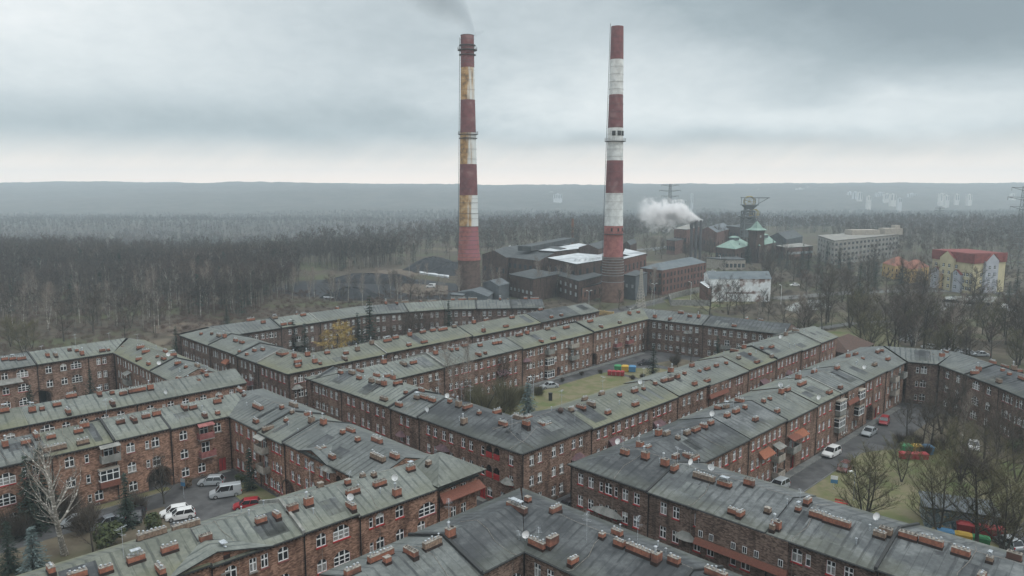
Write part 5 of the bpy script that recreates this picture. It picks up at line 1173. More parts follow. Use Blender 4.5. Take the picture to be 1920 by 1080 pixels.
bands(cl, 'shaft_band', LCY, [(66, 80, 24.5, 25, M_cred), (80, 127, 25, 25.5, M_cred), (127, 188, 25, 27, M_rust), (188, 249, 27, 29.5, M_cred), (249, 308, 29.5, 31.5, M_rust), (308, 366, 31.5, 34, M_cred), (366, 424, 34, 36, M_rust), (424, 470, 35, 39.5, M_cred2), (470, 487, 39.5, 43.5, M_cred2), (487, 560, 40, 43, M_cbase)], None)
hoops(cl, LCY, [(66.5, 25), (74, 25), (88, 25), (114, 25), (118, 25), (400, 36), (424, 36.6), (380, 35), (434, 36.4), (442, 37), (450, 38), (458, 38.6), (466, 39.4), (474, 41), (481, 42.6)], 0, M_hoop, .07)
for k in range(16): hoops(cl, LCY, [(132 + k * 18.5, 25.3 + k * .72)], 0, M_hoop, .035, .01)
for py, wd, o_ in ((85, 25, .7), (94, 25, 1.3), (103, 25, .8), (252, 29.7, .9), (259, 29.9, .6)): gallery(cl, LCY, py, wd, o_, rail=py in (94, 252))
q = MB()
for k in range(90):
    z = 3 + k * 1.2
    if z > 108: break
q.tube([(-rad(43, LCY, 5) - .1, -.3, 2), (-rad(36, LCY, 30) - .25, -.3, 33), (-rad(25.5, LCY, 100) - .25, -.3, 108)], .10, 4); q.build('ladder', M_hoop, cl)
cr = thing('factory_chimney', (RCX, RCY, 0), 0, 'tall clean red and white banded chimney, the right one', 'chimney', 'striped factory chimneys')
bands(cr, 'shaft_band', RCY, [(50, 112, 23, 25, M_cred), (112, 178, 25, 26, M_cwhite), (178, 240, 26, 28.5, M_cred), (240, 301, 28.5, 30.5, M_cwhite), (301, 362, 30.5, 32.5, M_cred), (362, 423, 32.5, 35, M_cwhite), (423, 481, 35, 37, M_cred2), (481, 527, 38.5, 40.5, M_cbase), (527, 567, 42, 42.5, M_cbase2)], None)
hoops(cr, RCY, [(485, 38.8), (490, 39), (495, 39.2), (500, 39.5), (505, 39.7), (510, 40), (515, 40.2), (527, 43), (482, 38.2)], 0, M_hoop2, .09, .08)
hoops(cr, RCY, [(y_, 23 + (y_ - 50) * .032) for y_ in range(56, 420, 14)], 0, M_hoop, .03, .01)
for py, wd, o_ in ((265, 29.3, 1.1), (438, 35.4, .8)): gallery(cr, RCY, py, wd, o_, rail=True)
q = MB()
for a_ in (-1.9, -1.2, -.6): q.obox((rad(29, RCY, 70) * math.cos(a_), rad(29, RCY, 70) * math.sin(a_)), a_, .5, 1.4, zpy(255, RCY), zpy(246, RCY)); q.obox((rad(35, RCY, 32) * math.cos(a_), rad(35, RCY, 32) * math.sin(a_)), a_, .4, .7, zpy(433, RCY), zpy(427, RCY))
q.build('port', M_dark, cr)
q = MB(); q.tube([(-rad(42.5, RCY, 5) - .1, -.4, 2), (-rad(36, RCY, 30) - .25, -.3, 33), (-rad(24, RCY, 100) - .25, -.3, 111)], .10, 4); q.build('ladder', M_hoop, cr)
# ------------------------------------------------------------------ works buildings: quads traced at roof height, walls down to the ground
M_wfrost = noisy('frosted_roof', (.50, .53, .55), (.34, .37, .39), .5, 7., c3=(.24, .26, .28), s3=.12)
M_wdark = noisy('tarred_roof', (.045, .052, .056), (.075, .083, .086), .3)
M_wslate = noisy('slate_blue_roof', (.085, .105, .118), (.12, .14, .15), .3)
M_wgreen = noisy('copper_green_roof', (.15, .225, .195), (.20, .28, .245), .4)
M_wbrick = brick('works_brick', (.024, .019, .018), (.060, .043, .038), (.10, .070, .060))
M_wbrick2 = brick('works_brick_red', (.055, .032, .028), (.12, .066, .055), (.17, .10, .085))
M_wpeel = noisy('peeling_whitewash', (.55, .58, .59), (.72, .75, .76), .35, 8., c3=(.17, .105, .085), s3=.28)
M_wconc = noisy('works_concrete', (.24, .235, .215), (.16, .16, .15), .35)
M_wmetal = noisy('grey_sheeting', (.12, .135, .145), (.085, .098, .108), .3)
M_pane = mat('works_window', (.035, .045, .052), .25, 0, .5); M_pane2 = mat('pale_window', (.30, .33, .34), .4)
def pane_mesh(w_, h_, m_=None, f_=None):
    key = ('pane', w_, h_, (m_ or M_pane).name, bool(f_))
    if key not in CACHE:
        b = MB(); b.box(-w_ / 2, w_ / 2, -.06, .1, 0, h_, 0)
        if f_: b.box(-.05, .05, -.1, -.061, 0, h_, 1); b.box(-w_ / 2, w_ / 2, -.1, -.061, h_ * .55, h_ * .55 + .1, 1); b.box(-w_ / 2 - .1, w_ / 2 + .1, -.12, -.061, -.12, -.001, 1)
        CACHE[key] = b.mesh('window', [m_ or M_pane, M_white])
    return CACHE[key]
def works(name, label, pxs, z, mw, mr, cat='building', roof='flat', rise=1.5, wins=(), parapet=.0, z0=-1, group=None, over=.3, frame=False):
    """pxs: left, front, right, (back) corners of the roof as seen at level z"""
    q = [at(*p, z) for p in pxs]
    if len(q) == 3: q.append((q[0][0] + q[2][0] - q[1][0], q[0][1] + q[2][1] - q[1][1]))
    cx, cy = sum(p[0] for p in q) / 4, sum(p[1] for p in q) / 4; gz = float(tz(cx, cy))
    root = thing(name, (cx, cy, gz), 0, label, cat, group); z -= gz
    lq = [(p[0] - cx, p[1] - cy) for p in q]; b = MB()
    for k in range(4):
        a_, c_ = lq[k], lq[(k + 1) % 4]; b.quad((*a_, z0), (*c_, z0), (*c_, z), (*a_, z), 0)
    b.build('wall', mw, root); r = MB(); o = over
    e = []
    for k in range(4):
        l_ = math.hypot(*lq[k]); e.append((lq[k][0] * (1 + o / l_), lq[k][1] * (1 + o / l_)))
    mid = lambda a_, c_: ((a_[0] + c_[0]) / 2, (a_[1] + c_[1]) / 2)
    if roof == 'flat':
        r.poly([(*p, z + .25) for p in e], 0)
        for k in range(4): a_, c_ = e[k], e[(k + 1) % 4]; r.quad((*a_, z - .1), (*c_, z - .1), (*c_, z + .25), (*a_, z + .25), 1)
        r.poly([(*p, z - .1) for p in e[::-1]], 1)
    elif roof in ('gable', 'gable2', 'hip'):
        if roof == 'gable2': e = e[1:] + e[:1]
        m1, m2 = mid(e[0], e[1]), mid(e[2], e[3])         # ridge runs from side 0-1 to side 2-3
        if roof == 'hip':
            w1, w2 = (m1[0] * .6 + m2[0] * .4, m1[1] * .6 + m2[1] * .4), (m1[0] * .4 + m2[0] * .6, m1[1] * .4 + m2[1] * .6)
            t_ = min(.45, math.dist(e[0], e[1]) / 2 / max(1, math.dist(m1, m2))); w1 = tuple(m1[i] * (1 - t_) + m2[i] * t_ for i in (0, 1)); w2 = tuple(m1[i] * t_ + m2[i] * (1 - t_) for i in (0, 1)); m1, m2 = w1, w2
        A, B_, C_, D_ = [(*p, z) for p in e]; M1, M2 = (*m1, z + rise), (*m2, z + rise)
        r.quad(B_, C_, M2, M1, 0); r.quad(D_, A, M1, M2, 0); r.add([A, B_, M1, C_, D_, M2], ((0, 1, 2), (3, 4, 5)), 2 if roof != 'hip' else 0); r.quad(D_, C_, B_, A, 1)
    r.build('roof', [mr, M_fascia, mw], root)
    for (side, n_, zs_, w_, h_, *mm) in wins:
        a_, c_ = lq[side], lq[(side + 1) % 4]; ang = math.atan2(c_[1] - a_[1], c_[0] - a_[0])
        for zz in zs_:
            for k in range(n_):
                f = (k + .5) / n_; link('window', pane_mesh(w_, h_, mm[0] if mm else None, frame), root, (a_[0] + (c_[0] - a_[0]) * f, a_[1] + (c_[1] - a_[1]) * f, zz), ang)
    return root, lq, z
wh, q4, zt_ = works('works_hall', 'dark brick works hall with flat snow-white roof left of the right chimney', [(1027, 484), (1081, 496), (1180, 480), (1130, 468)], 14, M_wbrick, M_wfrost, wins=[(0, 5, (4, 8.5), 1.8, 2.4), (1, 8, (4.5, 9), 1.8, 2.6)])
q = MB()
for k in range(3):
    c_ = (q4[1][0] * .3 + q4[2][0] * (.25 + k * .12) + q4[0][0] * .2, q4[1][1] * .4 + q4[2][1] * (.3 + k * .15) + q4[0][1] * .3)
    q.obox(c_, math.atan2(q4[3][1] - q4[0][1], q4[3][0] - q4[0][0]), 26, 2.4, zt_ + .25, zt_ + 1.5, 0, .85)
q.build('skylight', M_wfrost, wh)
works('works_hall', 'reddish brick works hall with white roof right of the right chimney', [(1165, 482), (1170, 486), (1212, 476), (1172, 467)], 14, M_wbrick2, M_wfrost, wins=[(1, 6, (3, 8), 1.6, 3)])
wd_, q4, zt_ = works('works_hall', 'long dark works hall with tarred roof between the two tall chimneys', [(952, 482), (1010, 489), (1096, 467), (1040, 453)], 13, M_wbrick, M_wdark, roof='gable2', rise=3.2, wins=[(0, 7, (3.5,), 1.8, 1.5, M_pane2), (0, 6, (8,), 1.8, 2.2)])
q = MB(); q.obox((0, 3), math.atan2(q4[2][1] - q4[1][1], q4[2][0] - q4[1][0]), 70, 7, zt_ + 2.6, zt_ + 5.0, 0); q.build('roof_monitor', M_wdark, wd_)
works('works_shed', 'dark gabled works shed beside the foot of the left chimney', [(904, 477), (950, 483), (1000, 476), (946, 463)], 13, M_wbrick, M_wdark, roof='gable', rise=2.8, wins=[(0, 4, (5,), 1.5, 2.4)])
works('works_shed', 'narrow snow-edged roof strip of the works behind the dark hall', [(1010, 470), (1040, 472), (1120, 463), (1085, 457)], 15.5, M_wbrick, M_wfrost)
works('works_shed', 'small raised works roof with white top behind the white-roofed hall', [(1085, 464), (1122, 467), (1150, 459), (1118, 455)], 17, M_wbrick, M_wdark, roof='gable', rise=2)
works('works_shed', 'dark gabled house peeping out right behind the right chimney', [(1168, 458), (1182, 460), (1194, 455), (1182, 452)], 16, M_wbrick, M_wdark, roof='gable', rise=2)
works('boiler_house', 'dark brick boiler house below the white-roofed hall', [(1030, 512), (1085, 528), (1132, 516), (1075, 503)], 9, M_wbrick, M_wdark, wins=[(0, 6, (2.5, 5.6), 1.6, 1.6, M_pane2), (1, 4, (3,), 1.6, 3)])
works('boiler_house', 'sheet-clad lean-to between the boiler house and the right chimney', [(1078, 535), (1092, 540), (1138, 529), (1118, 523)], 6, M_cbase2, M_wdark, wins=[(1, 5, (2,), 1.0, 2)])
works('works_shed', 'low dark-walled works front between the tall chimneys', [(955, 515), (1000, 524), (1050, 514), (1000, 505)], 9.5, M_wbrick, M_wdark, wins=[(0, 6, (3.,), 1.6, 1.3, M_pane2)])
works('works_shed', 'grey lean-to shed right at the foot of the left chimney', [(905, 530), (935, 536), (955, 531), (925, 524)], 6.5, M_wmetal, M_wmetal, roof='gable', rise=1.5)
works('works_shed', 'pale grey shed in front of the left chimney', [(845, 553), (868, 555), (872, 552), (850, 549)], 4, M_conc, M_wmetal)
works('works_shed', 'low slanted grey shed at the left chimney base', [(858, 548), (915, 556), (925, 548), (880, 540)], 3.5, M_wmetal, M_wmetal, roof='gable', rise=1.5)
works('works_annex', 'grey sheet-clad annex right of the right chimney base', [(1170, 516), (1192, 519), (1214, 512), (1192, 507)], 10, M_wmetal, M_wdark, wins=[(0, 2, (5,), 1.2, 1.5, M_pane2)])
bh, q4, zt_ = works('workshop', 'long three-storey brick workshop with slate-blue roof', [(1200, 502), (1242, 507), (1324, 492), (1288, 484)], 11, M_wbrick2, M_wslate, roof='hip', rise=2.2, wins=[(1, 13, (1.5, 4.6, 7.7), 1.2, 1.9, M_pane), (0, 5, (1.5, 4.6, 7.7), 1.2, 1.9)])
wb, q4, zt_ = works('storehouse', 'whitewashed peeling storehouse with low slate roof', [(1320, 514), (1330, 523), (1446, 523), (1434, 513)], 9.5, M_wpeel, M_wslate, roof='gable', rise=2.2, wins=[(1, 1, (3.4,), 12., .5, M_wbrick2)])
works('wing', 'low red-brown brick building end left of the whitewashed storehouse', [(1312, 530), (1328, 541), (1334, 538), (1322, 528)], 6.5, M_wbrick2, M_wpeel)
works('wall_house', 'low pale gatehouse with two dark openings behind the slate-blue roof', [(1325, 484), (1360, 487), (1398, 487), (1380, 481)], 6, M_stone, M_wdark, wins=[(1, 5, (1.5,), 1.6, 2.2)])
# mine
works('mine_hall', 'pale-roofed brick mine hall left of the three thin stacks', [(1264, 429), (1288, 431), (1312, 425), (1290, 421)], 17, M_wbrick2, M_wconc, wins=[(0, 5, (3, 8), 2, 3), (1, 4, (3, 8), 2, 3)])
works('mine_hall', 'low brick mine hall in front of the pale-roofed one', [(1250, 450), (1266, 452), (1285, 448), (1270, 444)], 10, M_wbrick2, M_wdark, wins=[(0, 4, (3,), 2, 3)])
works('mine_hall', 'gabled grey-roofed mine hall right of the three thin stacks', [(1312, 432), (1344, 436), (1372, 428), (1340, 422)], 15, M_wbrick2, M_wmetal, roof='gable', rise=3.4, wins=[(0, 5, (5,), 1.8, 3), (1, 4, (5,), 1.8, 3)])
works('mine_hall', 'dark tall mine hall at the foot of the headframe', [(1362, 424), (1400, 428), (1432, 424), (1395, 420)], 17, M_wbrick, M_wdark, wins=[(0, 6, (5, 10), 1.8, 2.4)])
gh, q4, zt_ = works('green_roofed_hall', 'mine hall under a pale green hipped roof, left of the tower', [(1342, 463), (1379, 467), (1410, 459), (1372, 453)], 10, M_wbrick, M_wgreen, roof='hip', rise=4, wins=[(0, 6, (3,), 2, 3.4), (1, 4, (3,), 2, 3.4)])
q = MB(); q.obox((0, 0), .6, 5, 4, zt_ + 3.4, zt_ + 5.2, 1); q.obox((0, 0), .6, 6, 5, zt_ + 5.2, zt_ + 6.2, 0, .3); q.build('lantern', [M_wgreen, M_wmetal], gh)
gh, q4, zt_ = works('green_roofed_hall', 'mine hall under a pale green hipped roof, right of the tower', [(1410, 458), (1424, 461), (1455, 454), (1432, 449)], 11, M_wbrick, M_wgreen, roof='hip', rise=4, wins=[(1, 5, (3,), 2, 3.4)])
q = MB(); q.obox((0, 0), .6, 5, 4, zt_ + 3.4, zt_ + 5.2, 1); q.obox((0, 0), .6, 6, 5, zt_ + 5.2, zt_ + 6.2, 0, .3); q.build('lantern', [M_wgreen, M_wmetal], gh)
tx, ty = at(1416, 492, 0); tw_ = thing('mine_tower', (tx, ty, 0), .5, 'square brick tower with pale green pyramid roof', 'tower')
q = MB(); q.box(-3.4, 3.4, -3.4, 3.4, -1, 20.5, 0, skip=('t',)); q.box(-3.7, 3.7, -3.7, 3.7, 19.4, 20.6, 0); q.build('wall', M_wbrick, tw_)
q = MB(); q.obox((0, 0), 0, 9.6, 9.6, 20.6, 22., 0, .55); q.obox((0, 0), 0, 5.3, 5.3, 22., 26.4, 0, .02); q.build('roof', M_wgreen, tw_)
link('clock', pane_mesh(1.2, 1.4, M_pane2), tw_, (0, -3.5, 16)); link('window', pane_mesh(.9, 2.), tw_, (0, -3.5, 9))
for k, px in enumerate((1295, 1303.5, 1312)):
    sx_, sy_ = at(px, 486, 0); st = thing('thin_chimney', (sx_, sy_, 0), 0, 'thin dark mine stack, %s of three' % ('leftmost', 'middle one', 'rightmost, giving off steam')[k], 'chimney', 'thin mine stacks')
    zt_ = zpy(413, sy_); q = MB(); q.lathe([(1.0, -.5), (.95, zt_ * .55), (.95, zt_ * .8), (1.35, zt_ * .83), (1.35, zt_ * .96), (1.0, zt_)] if k < 2 else [(1.0, -.5), (.9, zt_ * .5), (.9, zt_)], 12, 0); q.build('shaft', M_hoop, st)
STX, STY, STZ = sx_, sy_, zt_
# winding tower: lattice head with wheels
hx_, hy_ = at(1402, 478, 0); zt_ = zpy(369, hy_); M_steel = mat('headframe_steel', (.11, .125, .13), .6, 0, .4); M_wheel = noisy('winding_wheel_yellow', (.40, .33, .12), (.26, .22, .10), 1.)
hf = thing('headframe', (hx_, hy_, 0), 0, 'steel mine headframe with yellow winding wheels and slanting leg', 'headframe')
q = MB()
def lattice(q, c0, c1, w0, w1, n, r, m=0):
    c0, c1 = Vector(c0), Vector(c1); prev = None
    for k in range(n + 1):
        f = k / n; c = c0.lerp(c1, f); w_ = w0 + (w1 - w0) * f; ring = [c + Vector((sx * w_ / 2, sy * w_ / 2, 0)) for sx, sy in ((-1, -1), (1, -1), (1, 1), (-1, 1))]
        for j in range(4):
            q.bar(ring[j], ring[(j + 1) % 4], r * .6, m)
            if prev: q.bar(prev[j], ring[j], r, m); q.bar(prev[j], ring[(j + 1) % 4], r * .55, m)
        prev = ring
lattice(q, (-1, 0, 0), (-1, 0, zt_ * .76), 7.5, 7, 7, .5); lattice(q, (-1, 0, zt_ * .70), (-1, 0, zt_ * .80), 5, 4.2, 2, .45); lattice(q, (14, 4, 0), (1.5, 0, zt_ * .66), 4, 3.4, 9, .5)
q.box(-4, 2, -2.5, 2.5, zt_ * .30, zt_ * .62, 0)
q.build('lattice_frame', M_steel, hf)
q = MB(); q.box(-6.5, 7, -4, 4, zt_ * .655, zt_ * .67); q.box(-5.5, 5, -4, 4, zt_ * .855, zt_ * .868); q.add([(-5, -3.5, zt_ * .86), (4.5, -3.5, zt_ * .86), (4.5, 3.5, zt_ * .86), (-5, 3.5, zt_ * .86), (-2.5, -2, zt_ * .79), (2, -2, zt_ * .79), (2, 2, zt_ * .79), (-2.5, 2, zt_ * .79)], ((4, 5, 1, 0), (5, 6, 2, 1), (6, 7, 3, 2), (7, 4, 0, 3)))
for sx in (-5, 5):
    for sy in (-3.5, 3.5): q.bar((sx, sy, zt_ * .86), (sx, sy, zt_ * .985), .16)
q.box(-5.6, 5.4, -4, 4, zt_ * .98, zt_ * .99); q.box(5, 13.5, -.5, .5, zt_ * .975, zt_ * .99); q.bar((5, 0, zt_ * .87), (12.5, 0, zt_ * .975), .2); q.build('platform', M_steel, hf)
def wheel(q, c, r, m):
    n = 20; pts = [(c[0] + r * math.cos(6.283 * k / n), c[1], c[2] + r * math.sin(6.283 * k / n)) for k in range(n + 1)]
    q.tube(pts, .28, 5, m, cap=False)
    for k in range(0, n, 3): q.bar(c, pts[k], .10, m)
for cx_, cy_, cz_, r_ in ((-.5, -1.5, .92, 3.6), (-.5, 1.5, .92, 3.6), (3.2, -1.5, .715, 3.0), (3.2, 1.5, .715, 3.0)): q = MB(); wheel(q, (cx_, cy_, zt_ * cz_), r_, 0); q.build('winding_wheel', M_wheel, hf)
# sheds and office block right of the mine
works('coal_shed', 'long dark gabled shed right of the mine tower', [(1442, 444), (1475, 449), (1505, 443), (1470, 438)], 11, M_wdark, M_wdark, roof='gable', rise=4)
works('mine_workshop', 'low grey workshop with pale window band right of the green roofs', [(1455, 461), (1475, 465), (1524, 462), (1500, 456)], 8, M_wbrick2, M_wconc, wins=[(1, 10, (3.5,), 2.4, 1.6, M_pane2)])
ob, q4, zt_ = works('office_block', 'long concrete office block with ribbon windows behind the park', [(1534, 442), (1565, 452), (1686, 440), (1660, 432)], 15, M_wconc, M_wconc, wins=[(0, 6, (2, 5.4, 8.8, 12), 2.6, 1.5), (1, 17, (2, 5.4, 8.8, 12), 2.8, 1.5)])
q = MB(); q.obox((2, 3), .1, 20, 9, zt_, zt_ + 3.6); q.obox((24, 8), .1, 13, 8, zt_, zt_ + 4.4); q.obox((28, 9), .1, 4, 4, zt_ + 4.4, zt_ + 6.4); q.build('rooftop_room', M_stone, ob)
# yellow flats with red roofs
M_yel = noisy('yellow_render', (.46, .42, .27), (.40, .36, .24), .4); M_lil = noisy('lilac_render', (.36, .38, .42), (.30, .32, .36), .4); M_rroof = noisy('red_roof_tiles', (.20, .060, .055), (.14, .045, .042), .6)
yf, q4, zt_ = works('block_of_flats', 'yellow block of flats with red roof on the right', [(1749, 483), (1826, 493), (1886, 489), (1800, 478)], 14, M_yel, M_rroof, roof='flat', wins=[(0, 12, (1.5, 4.6, 7.7), 1.5, 1.5), (1, 2, (1.5, 4.6, 7.7), 1.2, 1.5)], frame=True)
q = MB()
a_, b__, c__, d__ = q4
for (p0, p1) in ((a_, b__), (b__, c__)):
    ang = math.atan2(p1[1] - p0[1], p1[0] - p0[0]); L_ = math.dist(p0, p1); m_ = ((p0[0] + p1[0]) / 2, (p0[1] + p1[1]) / 2)
    nx_, ny_ = math.sin(ang), -math.cos(ang)
    q.obox((m_[0] + nx_ * .15, m_[1] + ny_ * .15), ang, L_ + .5, .5, zt_ - .4, zt_ + 3.8, 0)
q.obox((0, 0), math.atan2(b__[1] - a_[1], b__[0] - a_[0]), math.dist(a_, b__) - 2, math.dist(b__, c__) * .8, zt_ + .3, zt_ + 3.7, 0)
q.build('mansard', M_rroof, yf)
def ygable(p0, p1, f, wd, zt2, m_):
    ang = math.atan2(p1[1] - p0[1], p1[0] - p0[0]); c_ = (p0[0] + (p1[0] - p0[0]) * f, p0[1] + (p1[1] - p0[1]) * f); root_ = yf
    b = MB(); b.box(-wd / 2, wd / 2, -1.2, .2, -1, zt2, 0); b.add([(-wd / 2, -1.2, zt2), (wd / 2, -1.2, zt2), (0, -1.2, zt2 + wd * .35), (-wd / 2, .2, zt2), (wd / 2, .2, zt2), (0, .2, zt2 + wd * .35)], ((0, 1, 2), (4, 3, 5)), 0); b.add([(-wd / 2 - .2, -1.4, zt2 - .1), (0, -1.4, zt2 + wd * .35 + .1), (0, .2, zt2 + wd * .35 + .1), (-wd / 2 - .2, .2, zt2 - .1), (wd / 2 + .2, -1.4, zt2 - .1), (wd / 2 + .2, .2, zt2 - .1)], ((0, 1, 2, 3), (1, 4, 5, 2)), 1)
    b.build('gable_bay', [m_, M_rroof], yf, loc=(c_[0], c_[1], 0), rz=ang)
    for zz in (1.5, 4.6, 7.7, 10.8):
        for xx in ((-wd * .2, wd * .2) if wd > 7 else (0,)): link('window', pane_mesh(1.3, 1.5, None, True), yf, (c_[0] + math.sin(ang) * 1.2 + xx * math.cos(ang), c_[1] - math.cos(ang) * 1.2 + xx * math.sin(ang), zz), ang)
ygable(a_, b__, .42, 9, zt_ + 1, M_yel); ygable(a_, b__, .16, 6, 8, M_lil); ygable(a_, b__, .66, 6, 8, M_lil); ygable(b__, c__, .5, 9, zt_ + .6, M_lil)
M_ter = noisy('terracotta_roof', (.23, .10, .07), (.16, .07, .05), .6); M_och = noisy('ochre_render', (.42, .30, .13), (.36, .25, .12), .5)
for pxs, lab in (([(1745, 508), (1766, 515), (1800, 510), (1776, 503)], 'ochre house with red hipped roof below the yellow flats'), ([(1655, 493), (1678, 499), (1708, 494), (1684, 488)], 'terracotta-roofed house left of the yellow flats'), ([(1690, 499), (1708, 505), (1742, 500), (1720, 494)], 'terracotta-roofed house half hidden by the tallest tree')):
    works('house', lab, pxs, 7, M_och, M_ter, roof='hip', rise=3.5, wins=[(0, 3, (1.2, 4.), 1.1, 1.4), (1, 4, (1.2, 4.), 1.1, 1.4)], cat='house')
# far housing estate on the hillside: every block on its own
frg = random.Random(9)
M_far = [noisy('far_block_pale', (.55, .53, .49), (.42, .41, .39), .05), noisy('far_block_grey', (.50, .51, .52), (.4, .41, .42), .05)]
far_px = [(1422, 361, 12, 8), (1436, 357, 14, 9), (1452, 360, 10, 8), (1500, 362, 13, 13), (1515, 360, 10, 14), (1530, 362, 9, 10), (1541, 359, 9, 15), (1553, 361, 10, 12), (1566, 360, 11, 13), (1580, 362, 9, 11), (1594, 366, 8, 9), (1604, 368, 8, 12), (1613, 369, 7, 12), (1650, 367, 12, 9), (1664, 369, 10, 8), (1675, 371, 9, 10), (1688, 376, 5, 6), (1711, 367, 13, 6), (1766, 371, 7, 12), (1776, 372, 7, 8), (1795, 371, 6, 10), (1818, 371, 7, 9), (1362, 357, 8, 4), (1298, 374, 3, 16), (1275, 379, 22, 5), (1012, 362, 9, 5), (1034, 364, 8, 6), (1046, 369, 14, 7), (1630, 372, 6, 6), (1900, 368, 7, 7)]
fg = bpy.data.meshes
far_seen = {}
for k, (px, py, w_, h_) in enumerate(far_px):
    D_ = 3000 - (py - 357) * 60; y_ = D_; x_ = (px - 960) / F_PX * (D_ * math.cos(PITCH)); z_ = CAM_H + D_ * math.tan(-PITCH + math.atan((540 - py - h_ / 2) / F_PX)); sc_ = D_ / F_PX
    kind_ = 'tower block' if h_ > w_ else 'slab block'
    r_ = thing('apartment_block', (x_, y_, z_), frg.uniform(-.2, .2), 'pale far %s on the hazy hillside, %s' % (kind_, 'left of the headframe' if px < 1390 else 'right of the headframe' if px < 1470 else 'above the coal shed' if px < 1530 else 'above the office block' if px < 1625 else 'above the right-hand wood' if px < 1740 else 'near the right edge'), 'apartment block', 'far housing estate blocks')
    W2, H2 = w_ * sc_ * 1.15, h_ * sc_ * 1.15; q = MB(); q.box(-W2 / 2, W2 / 2, -6, 6, -30, H2, 0); q.box(-W2 * .15, W2 * .15, -2, 2, H2, H2 + 2.5, 0); q.build('wall', M_far[0 if frg.random() < .7 else 1], r_)
    n2 = max(2, int(W2 / 6)); q = MB(); [q.box(-W2 / 2 + W2 * (j + .3) / n2, -W2 / 2 + W2 * (j + .75) / n2, -6.1, -6.01, 1, H2 - 1, 0) for j in range(n2)]; q.build('window_column', M_wmetal, r_)
# pylons, mast, rusty stack
def pylon(px, pyt, pyb, label, arm=9, name='pylon', base=7, m_=None, D=None, cat='pylon', narms=3):
    x_, y_ = at(px, pyb, 0)
    if D: y_ = D; x_ = (px - 960) / F_PX * D
    zt2 = zpy(pyt, y_); gz = float(tz(x_, y_)); r_ = thing(name, (x_, y_, gz), .2, label, cat); H_ = zt2 - gz
    q = MB(); th = .05 + y_ * .00022; lattice(q, (0, 0, 0), (0, 0, H_ * .6), base, base * .35, 8, th); lattice(q, (0, 0, H_ * .6), (0, 0, H_), base * .35, base * .18, 7, th); q.build('lattice_tower', m_ or M_steel, r_)
    if narms:
        q = MB()
        for k in range(narms):
            z_ = H_ * (.98 - k * .115); a2 = arm * (1, 1.25, 1)[k % 3]
            for s_ in (-1, 1): q.bar((0, -.5, z_), (s_ * a2, 0, z_ + .3), th); q.bar((0, .5, z_ - 1.6), (s_ * a2, 0, z_ + .3), th); q.bar((s_ * a2, 0, z_ + .3), (s_ * a2, 0, z_ - 1.6), th * .8)
        q.build('cross_arm', m_ or M_steel, r_)
    return r_
pylon(1254, 345, 430, 'tall pylon with spread arms behind the steam plume', 10, D=800, base=9)
pylon(1913, 349, 520, 'tall lattice pylon at the right edge of the picture', 9, D=430, base=8)
pylon(1758, 389, 440, 'small distant pylon above the right-hand wood', 7, D=1000)
pylon(476, 470, 566, 'faint slender pylon in front of the wood, left', 6, D=360, base=5)
pylon(1201, 505, 579, 'whitish lattice mast beside the street near the right chimney', 2, 'lattice_mast', 3.2, mat('mast_paint', (.36, .34, .30), .7), cat='mast', narms=0)
x_, y_ = at(1073, 480, 0); zt2 = zpy(410, y_); r_ = thing('steel_stack', (x_, y_, 0), 0, 'thin rusty brown stack behind the works roofs', 'chimney'); q = MB(); q.lathe([(.9, 0), (.8, zt2 * .7), (.75, zt2)], 12); q.lathe([(.85, zt2 * .82), (1.0, zt2 * .82), (1.0, zt2 * .85), (.85, zt2 * .85)], 12, cap=False); q.build('shaft', noisy('rust', (.20, .095, .055), (.12, .06, .04), 1.), r_)
x_, y_ = at(956, 500, 0); zz_ = zpy(461, y_); r_ = thing('vent_pipe', (x_, y_, 0), 0, 'white vent pipe standing on the dark works roof', 'pipe'); q = MB(); q.lathe([(.7, 8), (.7, zz_)], 10); q.build('pipe', M_white, r_)
# coal heaps, pale concrete slab and tanks
def heap(px, py, rx, ry, h, label):
    x_, y_ = at(px, py, 0); rg_ = random.Random(px); n = 28; q = MB(); rings = [(1, 0), (.8, .3), (.55, .68), (.3, .93), (.05, 1)]
    off_ = [rg_.uniform(.85, 1.15) for _ in range(n)]
    for r_, z_ in rings:
        for j in range(n): a_ = 6.283 * j / n; k_ = off_[j] * rg_.uniform(.96, 1.04); q.v.append((rx * r_ * k_ * math.cos(a_), ry * r_ * k_ * math.sin(a_), h * z_ * (rg_.uniform(.9, 1.1) if z_ else 1) - .05))
    for i in range(4):
        for j in range(n): q.f.append([i * n + j, i * n + (j + 1) % n, (i + 1) * n + (j + 1) % n, (i + 1) * n + j]); q.m.append(0); q.uv.append(None)
    tag(q.build('coal_heap', M_coal, loc=(x_, y_, 0)), label, 'coal heap', 'coal heaps')
heap(815, 506, 17, 16, 7.5, 'tallest coal heap beside the left chimney'); heap(845, 512, 14, 14, 6, 'coal heap directly left of the left chimney'); heap(690, 528, 24, 9, 4.2, 'long low coal heap in the middle of the coal yard'); heap(660, 558, 13, 9, 4.5, 'nearest coal heap at the front of the coal yard'); heap(735, 529, 14, 8, 4, 'coal heap at the right end of the coal yard')
